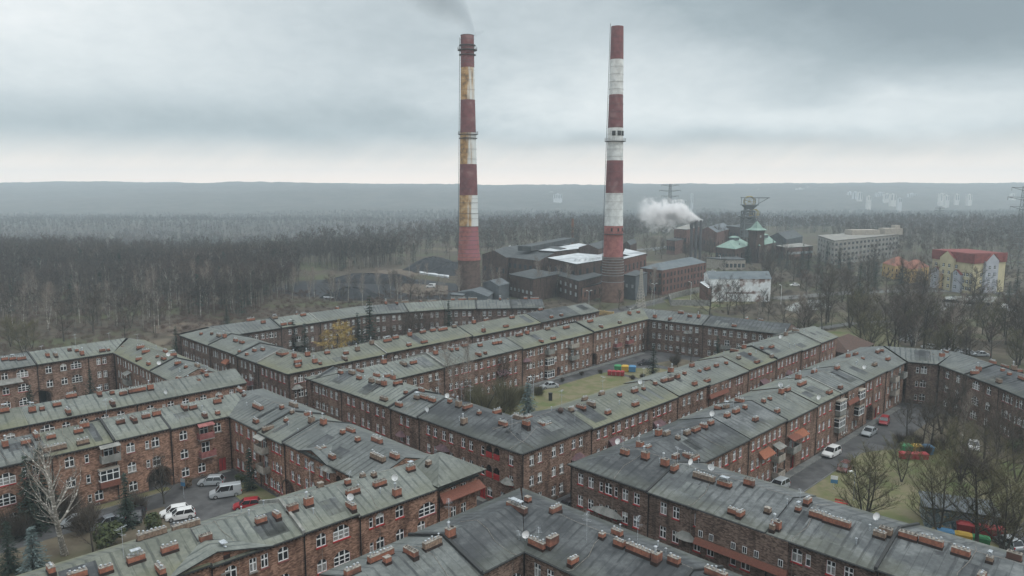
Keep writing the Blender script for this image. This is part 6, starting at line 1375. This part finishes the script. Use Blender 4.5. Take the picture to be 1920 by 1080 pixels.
for pts, lab in (([(786, 511), (842, 519), (842, 522), (786, 514)], 'long white snow-dusted slab beside the coal heap'), ([(640, 524), (664, 525), (666, 530), (638, 530)], 'white slab pile in the coal yard'), ([(606, 559), (630, 557), (632, 561), (608, 562)], 'small white slab at the front of the coal yard')):
    P_ = AP(*pts); cx_ = sum(p[0] for p in P_) / 4; cy_ = sum(p[1] for p in P_) / 4; q = MB(); top_ = [(p[0] - cx_, p[1] - cy_, .9) for p in P_]; q.poly(top_[::-1]); [q.quad(top_[k], top_[(k + 1) % 4], (*top_[(k + 1) % 4][:2], 0), (*top_[k][:2], 0)) for k in range(4)]; tag(q.build('slab', M_wfrost, loc=(cx_, cy_, 0)), lab, 'slab')
for px, py, s_ in ((989, 470, 2.2), (1011, 466, 1.8)):
    x_, y_ = at(px, py, 14.); r_ = thing('water_tank', (x_, y_, 13.2), 0, 'blue tank on the works roof, %s one' % ('left' if px < 1000 else 'right'), 'tank', 'blue roof tanks'); q = MB(); q.lathe([(s_, 0), (s_, 3.), (s_ * .5, 3.5)], 14); q.build('barrel', mat('blue_tank', (.03, .14, .36), .5), r_)
# long concrete wall of the yard, and street lamps
def wallrun(pts, h, th, label, m_, name='boundary_wall'):
    P_ = AP(*pts); cx_, cy_ = P_[0]; q = MB()
    for a_, b_ in zip(P_, P_[1:]):
        L_ = math.dist(a_, b_); q.obox(((a_[0] + b_[0]) / 2 - cx_, (a_[1] + b_[1]) / 2 - cy_), math.atan2(b_[1] - a_[1], b_[0] - a_[0]), L_, th, 0, h); n_ = int(L_ / 3)
        for k in range(n_ + 1): c_ = (a_[0] + (b_[0] - a_[0]) * k / max(1, n_) - cx_, a_[1] + (b_[1] - a_[1]) * k / max(1, n_) - cy_); q.obox(c_, math.atan2(b_[1] - a_[1], b_[0] - a_[0]), .3, th + .15, 0, h + .15)
    return tag(q.build(name, m_, loc=(cx_, cy_, 0)), label, 'wall')
wallrun([(1325, 545), (1254, 562), (1258, 573), (1330, 574)], 2.4, .3, 'pale angled concrete wall round the grassy yard', M_conc)
wallrun([(1180, 585), (1200, 574), (1254, 560)], 1.2, .25, 'low pale wall along the street to the works', M_conc)
wallrun([(1225, 470), (1262, 463)], 1.5, .6, 'distant white wall left of the mine', M_wfrost)
wallrun([(1760, 566), (1880, 576), (1905, 580)], 1.3, .15, 'dark fence beside the frosty meadow', M_dark, 'fence')
wallrun([(1100, 588), (1150, 594)], 1.8, .3, 'yellowish wall below the right chimney', M_och)
# ------------------------------------------------------------------ vehicles
M_tyre = mat('tyre', (.02, .02, .02), .8); M_rim = mat('rim', (.35, .36, .37), .35, .6); M_cg = mat('car_glass', (.015, .018, .022), .08, 0, .7)
M_head = mat('headlight_lens', (.55, .57, .58), .15); M_tail = mat('tail_light_lens', (.35, .02, .02), .25); M_plate = mat('number_plate', (.6, .6, .55), .5)
PAINT = {n: mat('paint_' + n, c, .28, m_, .5) for n, c, m_ in (('silver', (.36, .39, .41), .3), ('white', (.56, .57, .57), 0), ('red', (.24, .012, .018), 0), ('dark', (.025, .025, .03), .1), ('grey', (.17, .19, .21), .3), ('maroon', (.09, .02, .02), .1))}
def car_proto(kind):
    L_, W_, H_ = dict(hatch=(3.9, 1.68, 1.48), suv=(4.4, 1.8, 1.62), sedan=(4.5, 1.76, 1.44), van=(4.6, 1.85, 1.86))[kind]; x0, x1 = -L_ / 2, L_ / 2; hw = W_ / 2; bt = dict(hatch=.88, suv=.98, sedan=.86, van=1.05)[kind]
    b = MB()
    st = [(x0, .38, bt - .22, hw * .80), (x0 + .12, .24, bt - .06, hw * .92), (x0 + .6, .22, bt, hw), (x0 + L_ * .5, .22, bt, hw), (x1 - 1.15, .22, bt - .02, hw), (x1 - .5, .24, bt - .14, hw * .97), (x1 - .1, .28, bt - .26, hw * .88), (x1, .38, bt - .36, hw * .76)]
    base = len(b.v)
    for (x, zb, zt3, w_) in st: b.v += [(x, -w_, zb), (x, -w_ * 1.0, (zb + zt3) / 2), (x, -w_ * .93, zt3), (x, w_ * .93, zt3), (x, w_, (zb + zt3) / 2), (x, w_, zb)]
    for i in range(len(st) - 1):
        for j in range(6): a_ = base + i * 6 + j; c_ = base + i * 6 + (j + 1) % 6; b.f.append([a_, a_ + 6, c_ + 6, c_]); b.m.append(0); b.uv.append(None)
    b.f.append([base + j for j in range(6)][::-1]); b.f.append([base + (len(st) - 1) * 6 + j for j in range(6)]); b.m += [0, 0]; b.uv += [None, None]
    cab = dict(hatch=(x0 + .12, x0 + .5, .15, 1.0), suv=(x0 + .12, x0 + .45, .1, 1.0), sedan=(x0 + .75, x0 + 1.35, .1, 1.0), van=(x0 + .04, x0 + .14, .55, 1.35))[kind]
    rb, rt, ft, fb = cab[0], cab[1], cab[2] + .15, cab[3] + .05; wr = hw * .74; wb_ = hw * .92
    c = MB(); z0 = bt - .02
    lo = [(rb, -wb_, z0), (fb, -wb_, z0), (fb, wb_, z0), (rb, wb_, z0)]; hi = [(rt, -wr, H_ - .06), (ft, -wr, H_ - .06), (ft, wr, H_ - .06), (rt, wr, H_ - .06)]
    c.add(lo + hi, ((0, 1, 5, 4), (1, 2, 6, 5), (2, 3, 7, 6), (3, 0, 4, 7)), 0)
    r = MB(); r.add([(rt - .06, -wr - .02, H_ - .07), (ft + .1, -wr - .02, H_ - .07), (ft + .1, wr + .02, H_ - .07), (rt - .06, wr + .02, H_ - .07), (rt + .1, -wr + .1, H_), (ft - .1, -wr + .1, H_), (ft - .1, wr - .1, H_), (rt + .1, wr - .1, H_)], ((0, 1, 5, 4), (1, 2, 6, 5), (2, 3, 7, 6), (3, 0, 4, 7), (4, 5, 6, 7)), 0)
    for s_ in (-1, 1):       # pillars
        for fx in ((0., 0.), (1., 1.), (.5, .5)):
            pb = (rb + (fb - rb) * fx[0], s_ * (wb_ + .01), z0); pt = (rt + (ft - rt) * fx[1], s_ * (wr + .01), H_ - .06); r.bar(pb, pt, .045, 0)
        if kind == 'van': r.add([(rb, s_ * (wb_ + .012), z0), (rb + 1.2, s_ * (wb_ + .012), z0), (rb + 1.2, s_ * (wr + .012), H_ - .06), (rt, s_ * (wr + .012), H_ - .06)], ((0, 1, 2, 3) if s_ < 0 else (3, 2, 1, 0),), 0)
    wl = MB(); wl.tube([(0, -.10, 0), (0, .10, 0)], .315, 16); rm_ = MB(); rm_.tube([(0, -.115, 0), (0, .115, 0)], .19, 8)
    hl = MB(); hl.box(-.06, .06, -.16, .16, -.07, .07); tl = MB(); tl.box(-.05, .05, -.09, .09, -.13, .13); mr_ = MB(); mr_.box(-.07, .07, -.1, .1, -.06, .06)
    return dict(body=b, cab=c, roof=r, wheel=wl.mesh('wheel', [M_tyre]), rim=rm_.mesh('rim', [M_rim]), hl=hl.mesh('headlight', [M_head]), tl=tl.mesh('tail_light', [M_tail]), mir=mr_, dims=(L_, W_, H_, bt))
CARP = {}
def car(kind, paint, x, y, heading, label, z=.04):
    key = (kind, paint)
    if kind not in CARP: CARP[kind] = car_proto(kind)
    p = CARP[kind]; m_ = PAINT[paint]; L_, W_, H_, bt = p['dims']
    if key not in CARP: CARP[key] = (p['body'].mesh('body', [m_]), p['cab'].mesh('windows', [M_cg]), p['roof'].mesh('roof', [m_]), p['mir'].mesh('mirror', [m_]))
    bm_, cm, rf_, mi = CARP[key]; r = thing('parked_van' if kind == 'van' else 'parked_car', (x, y, z), heading, label, 'van' if kind == 'van' else 'car', 'parked cars')
    link('body', bm_, r); link('glazing', cm, r); link('roof', rf_, r)
    for sx in (-1, 1):
        for sy in (-1, 1):
            w_ = link('wheel', p['wheel'], r, (sx * L_ * .315, sy * (W_ / 2 - .1), .315)); link('rim', p['rim'], w_)
    for sy in (-1, 1):
        link('headlight', p['hl'], r, (L_ / 2 - .12, sy * W_ * .33, bt - .36)); link('tail_light', p['tl'], r, (-L_ / 2 + .06, sy * W_ * .40, bt - .24)); link('mirror', mi, r, (L_ * .16, sy * (W_ / 2 + .05), bt + .08))
    return r
def car_px(kind, paint, px, py, hd, label): x, y = at(px, py + 2, .6); return car(kind, paint, x, y, R(hd), label)
car_px('van', 'silver', 423, 921, 203, 'silver-white van parked in the lower-left courtyard')
car_px('hatch', 'silver', 396, 900, 188, 'silver-grey hatchback behind the silver van')
car_px('hatch', 'red', 463, 944, 197, 'dark red hatchback parked beside the silver van')
car_px('hatch', 'white', 338, 963, 207, 'white hatchback nearer the foreground roof, dark sunroof')
car_px('hatch', 'white', 327, 957, 205, 'white hatchback partly hidden behind another white one')
car_px('sedan', 'grey', 200, 977, 225, 'grey-white car half hidden behind garden bushes')
car_px('sedan', 'silver', 140, 975, 200, 'silver-blue car behind the white birch')
car_px('hatch', 'dark', 258, 965, 285, 'dark car by the rounded shrub of the lower-left garden')
car_px('sedan', 'silver', 1030, 721, 202, 'silver car on the central courtyard drive')
car_px('sedan', 'dark', 1210, 678, 190, 'black car in the far corner of the central courtyard')
car_px('suv', 'silver', 1460, 909, 222, 'silver estate car nearest the foreground roof on the street')
car_px('suv', 'white', 1559, 846, 222, 'silver-white car parked below the white bay windows')
car_px('hatch', 'maroon', 1584, 874, 228, 'dark maroon hatchback on the lawn side of the street')
car_px('sedan', 'silver', 1630, 807, 225, 'silver-grey car ahead of the red one')
car_px('hatch', 'red', 1658, 787, 236, 'bright red car at the far end of the street')
car_px('sedan', 'white', 1826, 833, 240, 'white car under the trees of the right-hand yard')
car_px('hatch', 'dark', 1063, 947, 225, 'dark silver car in the narrow gap between foreground roofs')
car_px('sedan', 'dark', 1905, 1015, 160, 'dark car at the lower right edge behind the containers')
car_px('hatch', 'silver', 1888, 1014, 100, 'silver car at the lower right edge beside the dark one')
car_px('van', 'white', 808, 535, 180, 'small white van beside the coal yard')
car_px('sedan', 'white', 1335, 507, 185, 'white car parked behind the whitewashed storehouse')
car_px('sedan', 'white', 1490, 532, 185, 'white car parked in the park right of the storehouse')
for px, py in ((1743, 658), (1762, 660), (1790, 664), (1812, 668), (1838, 672)): car_px('sedan', 'silver', px, py - 10, 170, 'car parked beyond the curved row, seen between chimneys')
# ------------------------------------------------------------------ containers, shed, signs and small street furniture
COLR = {n: mat('container_' + n, c, .5) for n, c in (('red', (.27, .03, .035)), ('green', (.035, .20, .08)), ('yellow', (.42, .27, .04)), ('blue', (.06, .18, .32)), ('orange', (.6, .2, .03)))}
def bin_(name, px, py, colr, label, lx=1.6, ly=1.3, h=1.4, ang=45, dx=0, dy=0, group='waste containers'):
    x, y = at(px, py, .6); a = R(ang); x += dx * math.cos(a) - dy * math.sin(a); y += dx * math.sin(a) + dy * math.cos(a); r = thing(name, (x, y, .18), a, label, 'container', group)
    b = MB(); b.obox((0, 0), 0, lx * .88, ly * .88, .08, h * .78, 0, 1.12); b.build('tub', COLR[colr], r)
    b = MB(); b.obox((0, 0), 0, lx * 1.03, ly * 1.03, h * .78, h * .86, 0); b.obox((0, 0), 0, lx * .98, ly * .98, h * .86, h, 0, .62); b.build('lid', COLR[colr], r)
    b = MB(); b.box(-lx * .25, lx * .25, -ly * .47, -ly * .43, h * .45, h * .6, 0); b.build('slot', M_dark, r); return r
for k, c_ in enumerate(('green', 'yellow', 'blue')):
    bin_('recycling_container', 1172, 693, c_, '%s recycling container in the central courtyard' % c_, dx=(k - 1) * 1.85, ang=-12, lx=1.75, ly=1.6, h=1.6)
    bin_('recycling_container', 1719, 846, c_, '%s recycling container in the right-hand yard' % c_, dx=(k - 1) * 1.75, ang=-8, lx=1.7, ly=1.4, h=1.7)
    bin_('recycling_container', 1806, 1010, ('blue', 'yellow', 'green')[k], '%s recycling container beside the painted shed' % ('blue', 'yellow', 'green')[k], dx=(k - 1) * 2., ang=-28, lx=1.95, ly=1.2, h=1.3)
for k in range(4): bin_('rubbish_container', 1155, 701, 'red', 'red rubbish container in the central courtyard, %s one' % ORD[k], dx=(k - 1.5) * 1.05, ang=-12, lx=1.0, ly=1.2, h=1.3)
for k in range(4): bin_('rubbish_container', 1713, 856, 'red', 'red rubbish container in the right-hand yard, %s from the left' % ORD[k], dx=(k - 1.5) * 1.15, ang=-5, lx=1.1, ly=1.2, h=1.25)
for k in range(3): bin_('rubbish_container', 1838, 1000, 'red', 'large red container near the painted shed, %s from the left' % ORD[k], dx=(k - 1) * 1.9, ang=-25, lx=1.85, ly=1.5, h=1.75)
x_, y_ = at(1793, 985, 0); sh = thing('shed', (x_, y_, .15), R(-22), 'low flat-roofed shed with graffiti-painted walls', 'shed')
M_mur = mat('mural', (.2, .25, .28), .8); t = M_mur.node_tree; g_ = nd(t, 'ShaderNodeNewGeometry'); v_ = nd(t, 'ShaderNodeTexVoronoi', i_Scale=1.1); nn_ = nd(t, 'ShaderNodeTexNoise', i_Scale=1.2, i_Detail=6., i_Distortion=2.); t.links.new(g_.outputs['Position'], nn_.inputs['Vector']); t.links.new(g_.outputs['Position'], v_.inputs['Vector'])
t.links.new(ramp(t, nn_.outputs[0], [(.3, (.03, .04, .06)), (.42, (.10, .16, .19)), (.5, (.24, .29, .31)), (.56, (.07, .10, .13)), (.62, (.36, .38, .37)), (.7, (.45, .30, .08))]), P(M_mur).inputs['Base Color'])
q = MB(); q.box(-4.2, 4.2, -2.6, 2.6, 0, 2.9, 0, skip=('t',)); q.build('wall', M_mur, sh); q = MB(); q.box(-4.5, 4.5, -2.9, 2.9, 2.9, 3.05, 0); q.box(-4.5, 4.5, -2.9, 2.9, 2.8, 2.9, 1); q.build('roof', [M_wmetal, M_fascia], sh)
def post_sign(px, py, label, cols, h=2.2, w_=.5, name='street_sign'):
    x_, y_ = at(px, py, 0); r_ = thing(name, (x_, y_, .05), R(-20), label, 'sign'); q = MB(); q.tube([(0, 0, 0), (0, 0, h)], .035, 6); q.build('post', M_metal, r_)
    for k, c_ in enumerate(cols): q = MB(); q.box(-w_ / 2, w_ / 2, -.06, -.03, h - .62 * (k + 1), h - .62 * k - .05); q.build('plate', c_, r_)
post_sign(345, 935, 'small blue-white road sign at the courtyard drive', [PAINT['silver'], COLR['blue']], 3.2, .8)
post_sign(1563, 920, 'white and blue notice sign on the near lawn', [M_white, COLR['blue']], 2.4, 1.)
post_sign(1882, 582, 'white notice board beside the frosty meadow', [M_white, M_white, M_white], 2.6, 2.6)
x_, y_ = at(1064, 776, 0); r_ = thing('sandpit', (x_, y_, .15), R(10), 'orange wooden sandpit frame on the central lawn', 'sandpit'); M_ow = noisy('orange_wood', (.55, .22, .08), (.42, .17, .07), 2.)
for s_ in ((-1.7, 1.7, -1.7, -1.45), (-1.7, 1.7, 1.45, 1.7), (-1.7, -1.45, -1.45, 1.45), (1.45, 1.7, -1.45, 1.45)): q = MB(); q.box(*s_, 0, .35); q.build('board', M_ow, r_)
q = MB(); q.box(-1.44, 1.44, -1.44, 1.44, 0, .2); q.build('sand', M_stone, r_)
x_, y_ = at(1032, 752, 0); r_ = thing('litter_bin', (x_, y_, .15), 0, 'black rectangular post box on the central lawn', 'bin'); q = MB(); q.box(-.4, .4, -.3, .3, 0, 1.6); q.box(-.45, .45, -.35, .35, 1.6, 1.72); q.build('case', M_dark, r_)
x_, y_ = at(1577, 950, 0); r_ = thing('bench', (x_, y_, .15), R(-25), 'dark red park bench on the worn patch of the near lawn', 'bench')
q = MB(); [q.box(-.9, .9, -.2 + .16 * k, -.06 + .16 * k, .42, .46) for k in range(3)]; q.build('seat', M_red, r_)
q = MB(); [q.box(-.9, .9, .30, .34, .56 + .15 * k, .67 + .15 * k) for k in range(2)]; q.build('backrest', M_red, r_)
for s_ in (-.75, .75): q = MB(); q.box(s_ - .04, s_ + .04, -.2, .32, 0, .419); q.build('leg', M_dark, r_)
def lamp(px, py, h, label, arms=2, m_=None):
    x_, y_ = at(px, py, 0); r_ = thing('street_lamp', (x_, y_, .03), .3, label, 'lamp', 'street lamps'); q = MB(); q.tube([(0, 0, 0), (0, 0, h)], .07, 6); [q.tube([(0, 0, h - .3), (s_ * .9, 0, h + .25)], .045, 5) for s_ in ((-1, 1)[:arms])]; q.build('post', m_ or M_metal, r_)
    for s_ in (-1, 1)[:arms]: q = MB(); q.box(s_ * .9 - .35, s_ * .9 + .35, -.14, .14, h + .2, h + .33); q.build('lamp_head', M_white2, r_)
lamp(1104, 585, 8, 'double-headed street lamp in front of the works'); lamp(1226, 575, 9, 'street lamp on the road to the works', 2); lamp(1464, 572, 8, 'white street lamp right of the storehouse', 1, M_white2); lamp(1295, 565, 8, 'slim white street lamp in the grassy yard', 1, M_white2); lamp(1600, 940, 4.5, 'slim lamp post on the near lawn', 1); lamp(1000, 745, 4.5, 'lamp post on the left part of the central lawn'); lamp(1350, 505, 8, 'lamp post behind the storehouse', 1, M_white2)
x_, y_ = at(1051, 770, 11.3); r_ = thing('rooftop_ball', (x_, y_, 10.9), 0, 'dark rusty ball on the parapet above the central corner', 'ornament'); q = MB(); q.lathe([(.02, 0)] + [(.48 * math.sin(a_), .48 - .48 * math.cos(a_)) for a_ in [math.pi * k / 8 for k in range(1, 8)]] + [(.02, .96)], 16); q.build('ball', mat('dark_rust', (.055, .035, .03), .6), r_, smooth=True)

# one walker on the pale path behind the curved row
x_, y_ = at(1708, 640, 0); me = bpy.data.meshes.new('person')
pv_ = [(0, 0, .95), (0, 0, 1.2), (0, 0, 1.42), (0, .01, 1.5), (0, .02, 1.64), (.10, 0, .88), (.13, .16, .5), (.13, .05, .08), (.13, .2, .03), (-.10, 0, .88), (-.13, -.12, .5), (-.13, -.32, .1), (-.13, -.2, .03), (.19, 0, 1.4), (.24, -.08, 1.12), (.23, .06, .86), (-.19, 0, 1.4), (-.24, .08, 1.12), (-.23, .2, .88)]
pe_ = [(0, 1), (1, 2), (2, 3), (3, 4), (0, 5), (5, 6), (6, 7), (7, 8), (0, 9), (9, 10), (10, 11), (11, 12), (2, 13), (13, 14), (14, 15), (2, 16), (16, 17), (17, 18)]
pr_ = [.16, .15, .16, .06, .115, .11, .075, .05, .045, .11, .075, .05, .045, .075, .05, .035, .075, .05, .035]
me.from_pydata(pv_, pe_, []); me.materials.append(mat('dark_clothes', (.03, .032, .04), .8)); po = link('person', me, None, (x_, y_, .07), 2.4); po.modifiers.new('skin', 'SKIN'); sub_ = po.modifiers.new('sub', 'SUBSURF'); sub_.levels = 1; sub_.render_levels = 1
for k, r_ in enumerate(pr_): me.skin_vertices[0].data[k].radius = (r_, r_)
me.skin_vertices[0].data[0].use_root = True
tag(po, 'person in dark clothes walking on the pale path behind the curved row', 'person')
# ------------------------------------------------------------------ steam and smoke
def plume(name, label, x0, y0, z0, path, dens, col, nscale, lobes, seed=0.):
    """path: (dx, dz, radius) nodes along the drift; closed tube with noisy density inside"""
    q = MB(); pts = [(p[0], 0, p[1]) for p in path]; q.tube([tuple(p) for p in pts], [p[2] * 1.35 for p in path], 16)
    m = bpy.data.materials.new(name); m.use_nodes = True; t = m.node_tree; t.nodes.clear(); o_ = nd(t, 'ShaderNodeOutputMaterial'); pv = nd(t, 'ShaderNodeVolumePrincipled'); t.links.new(pv.outputs[0], o_.inputs['Volume'])
    pv.inputs['Color'].default_value = (*col, 1); tc = nd(t, 'ShaderNodeTexCoord'); sp = nd(t, 'ShaderNodeSeparateXYZ'); t.links.new(tc.outputs['Object'], sp.inputs[0])
    def curve(i):
        n = len(path); x_ = [p[0] for p in path]; out = None
        xm, xM = x_[-1], x_[0]
        rp = nd(t, 'ShaderNodeMapRange'); t.links.new(sp.outputs[0], rp.inputs[0]); rp.inputs[1].default_value = xM; rp.inputs[2].default_value = xm
        cv = nd(t, 'ShaderNodeFloatCurve'); mp = cv.mapping.curves[0]; vals = [p[i] for p in path]; lo, hi = min(vals), max(vals) + 1e-6
        P_ = [((xM - a) / (xM - xm), (v - lo) / (hi - lo)) for a, v in zip(x_, vals)]
        while len(mp.points) < len(P_): mp.points.new(.5, .5)
        for pt, (a, v) in zip(mp.points, P_): pt.location = (a, v)
        cv.mapping.update(); t.links.new(rp.outputs[0], cv.inputs[1]); return mth(t, 'ADD', mth(t, 'MULTIPLY', cv.outputs[0], hi - lo), lo)
    za, ra = curve(1), curve(2)
    d = mth(t, 'SQRT', mth(t, 'ADD', mth(t, 'POWER', mth(t, 'SUBTRACT', sp.outputs[2], za), 2.), mth(t, 'POWER', sp.outputs[1], 2.)))
    d = mth(t, 'DIVIDE', d, ra); n = nd(t, 'ShaderNodeTexNoise', i_Scale=nscale, i_Detail=4., i_Roughness=.6, i_Distortion=.4); t.links.new(tc.outputs['Object'], n.inputs['Vector'])
    v = mth(t, 'ADD', d, mth(t, 'MULTIPLY', mth(t, 'SUBTRACT', n.outputs[0], .5), lobes))
    fade = smooth(t, sp.outputs[0], path[-1][0], path[-1][0] * .5)
    t.links.new(mth(t, 'MULTIPLY', mth(t, 'MULTIPLY', smooth(t, v, 1.05, .1), dens), fade), pv.inputs['Density'])
    return tag(q.build(name, m, loc=(x0, y0, z0)), label, name, kind='stuff')
plume('steam', 'white steam drifting left from the rightmost thin mine stack', STX, STY, STZ, [(1.2, -.5, 1.2), (-3, .9, 2.4), (-9, 3.5, 6.), (-16, 4.5, 8.5), (-25, 3.5, 9.5), (-33, 4, 10), (-44, 7, 9)], .6, (.99, .99, 1), .21, 3.4)
plume('smoke', 'faint grey smoke rising from the left tall chimney', LCX, LCY, zpy(66, LCY), [(3.2, -.5, 3.2), (0., 7, 7.), (-5, 13, 10), (-11, 18, 13), (-19, 23, 15), (-36, 27, 17)], .09, (.50, .57, .62), .07, 1.2)
# ------------------------------------------------------------------ haze between the camera and the hills
hz = MB(); hz.box(-3800, 3800, -140, 4300, -45, 158, 0)
M_haze = bpy.data.materials.new('haze'); M_haze.use_nodes = True; t = M_haze.node_tree; t.nodes.clear()
o_ = nd(t, 'ShaderNodeOutputMaterial'); pv = nd(t, 'ShaderNodeVolumePrincipled'); t.links.new(pv.outputs[0], o_.inputs['Volume'])
pv.inputs['Color'].default_value = (.79, .92, 1., 1); pv.inputs['Density'].default_value = .00028; pv.inputs['Anisotropy'].default_value = .0
tag(hz.build('haze', M_haze), 'thin blue-grey haze lying over town, wood and hills', 'haze', kind='stuff')
print('WINDOWS', WINDOWS_BUILT, 'OBJ', len(bpy.data.objects))
# tell look-alikes apart by their order from the left of the view
by = {}
for o in SC.objects:
    if o.parent is None and o.get('label'): by.setdefault(o['label'], []).append(o)
for lab, os_ in by.items():
    if 1 < len(os_) <= 10 and len(lab.split()) <= 13:
        os_.sort(key=lambda o: math.atan2(o.location.x, o.location.y))
        for k, o in enumerate(os_): o['label'] = lab + ', %s from left' % ORD[k]
    elif 1 < len(os_): print('DUP', len(os_), len(lab.split()), lab)
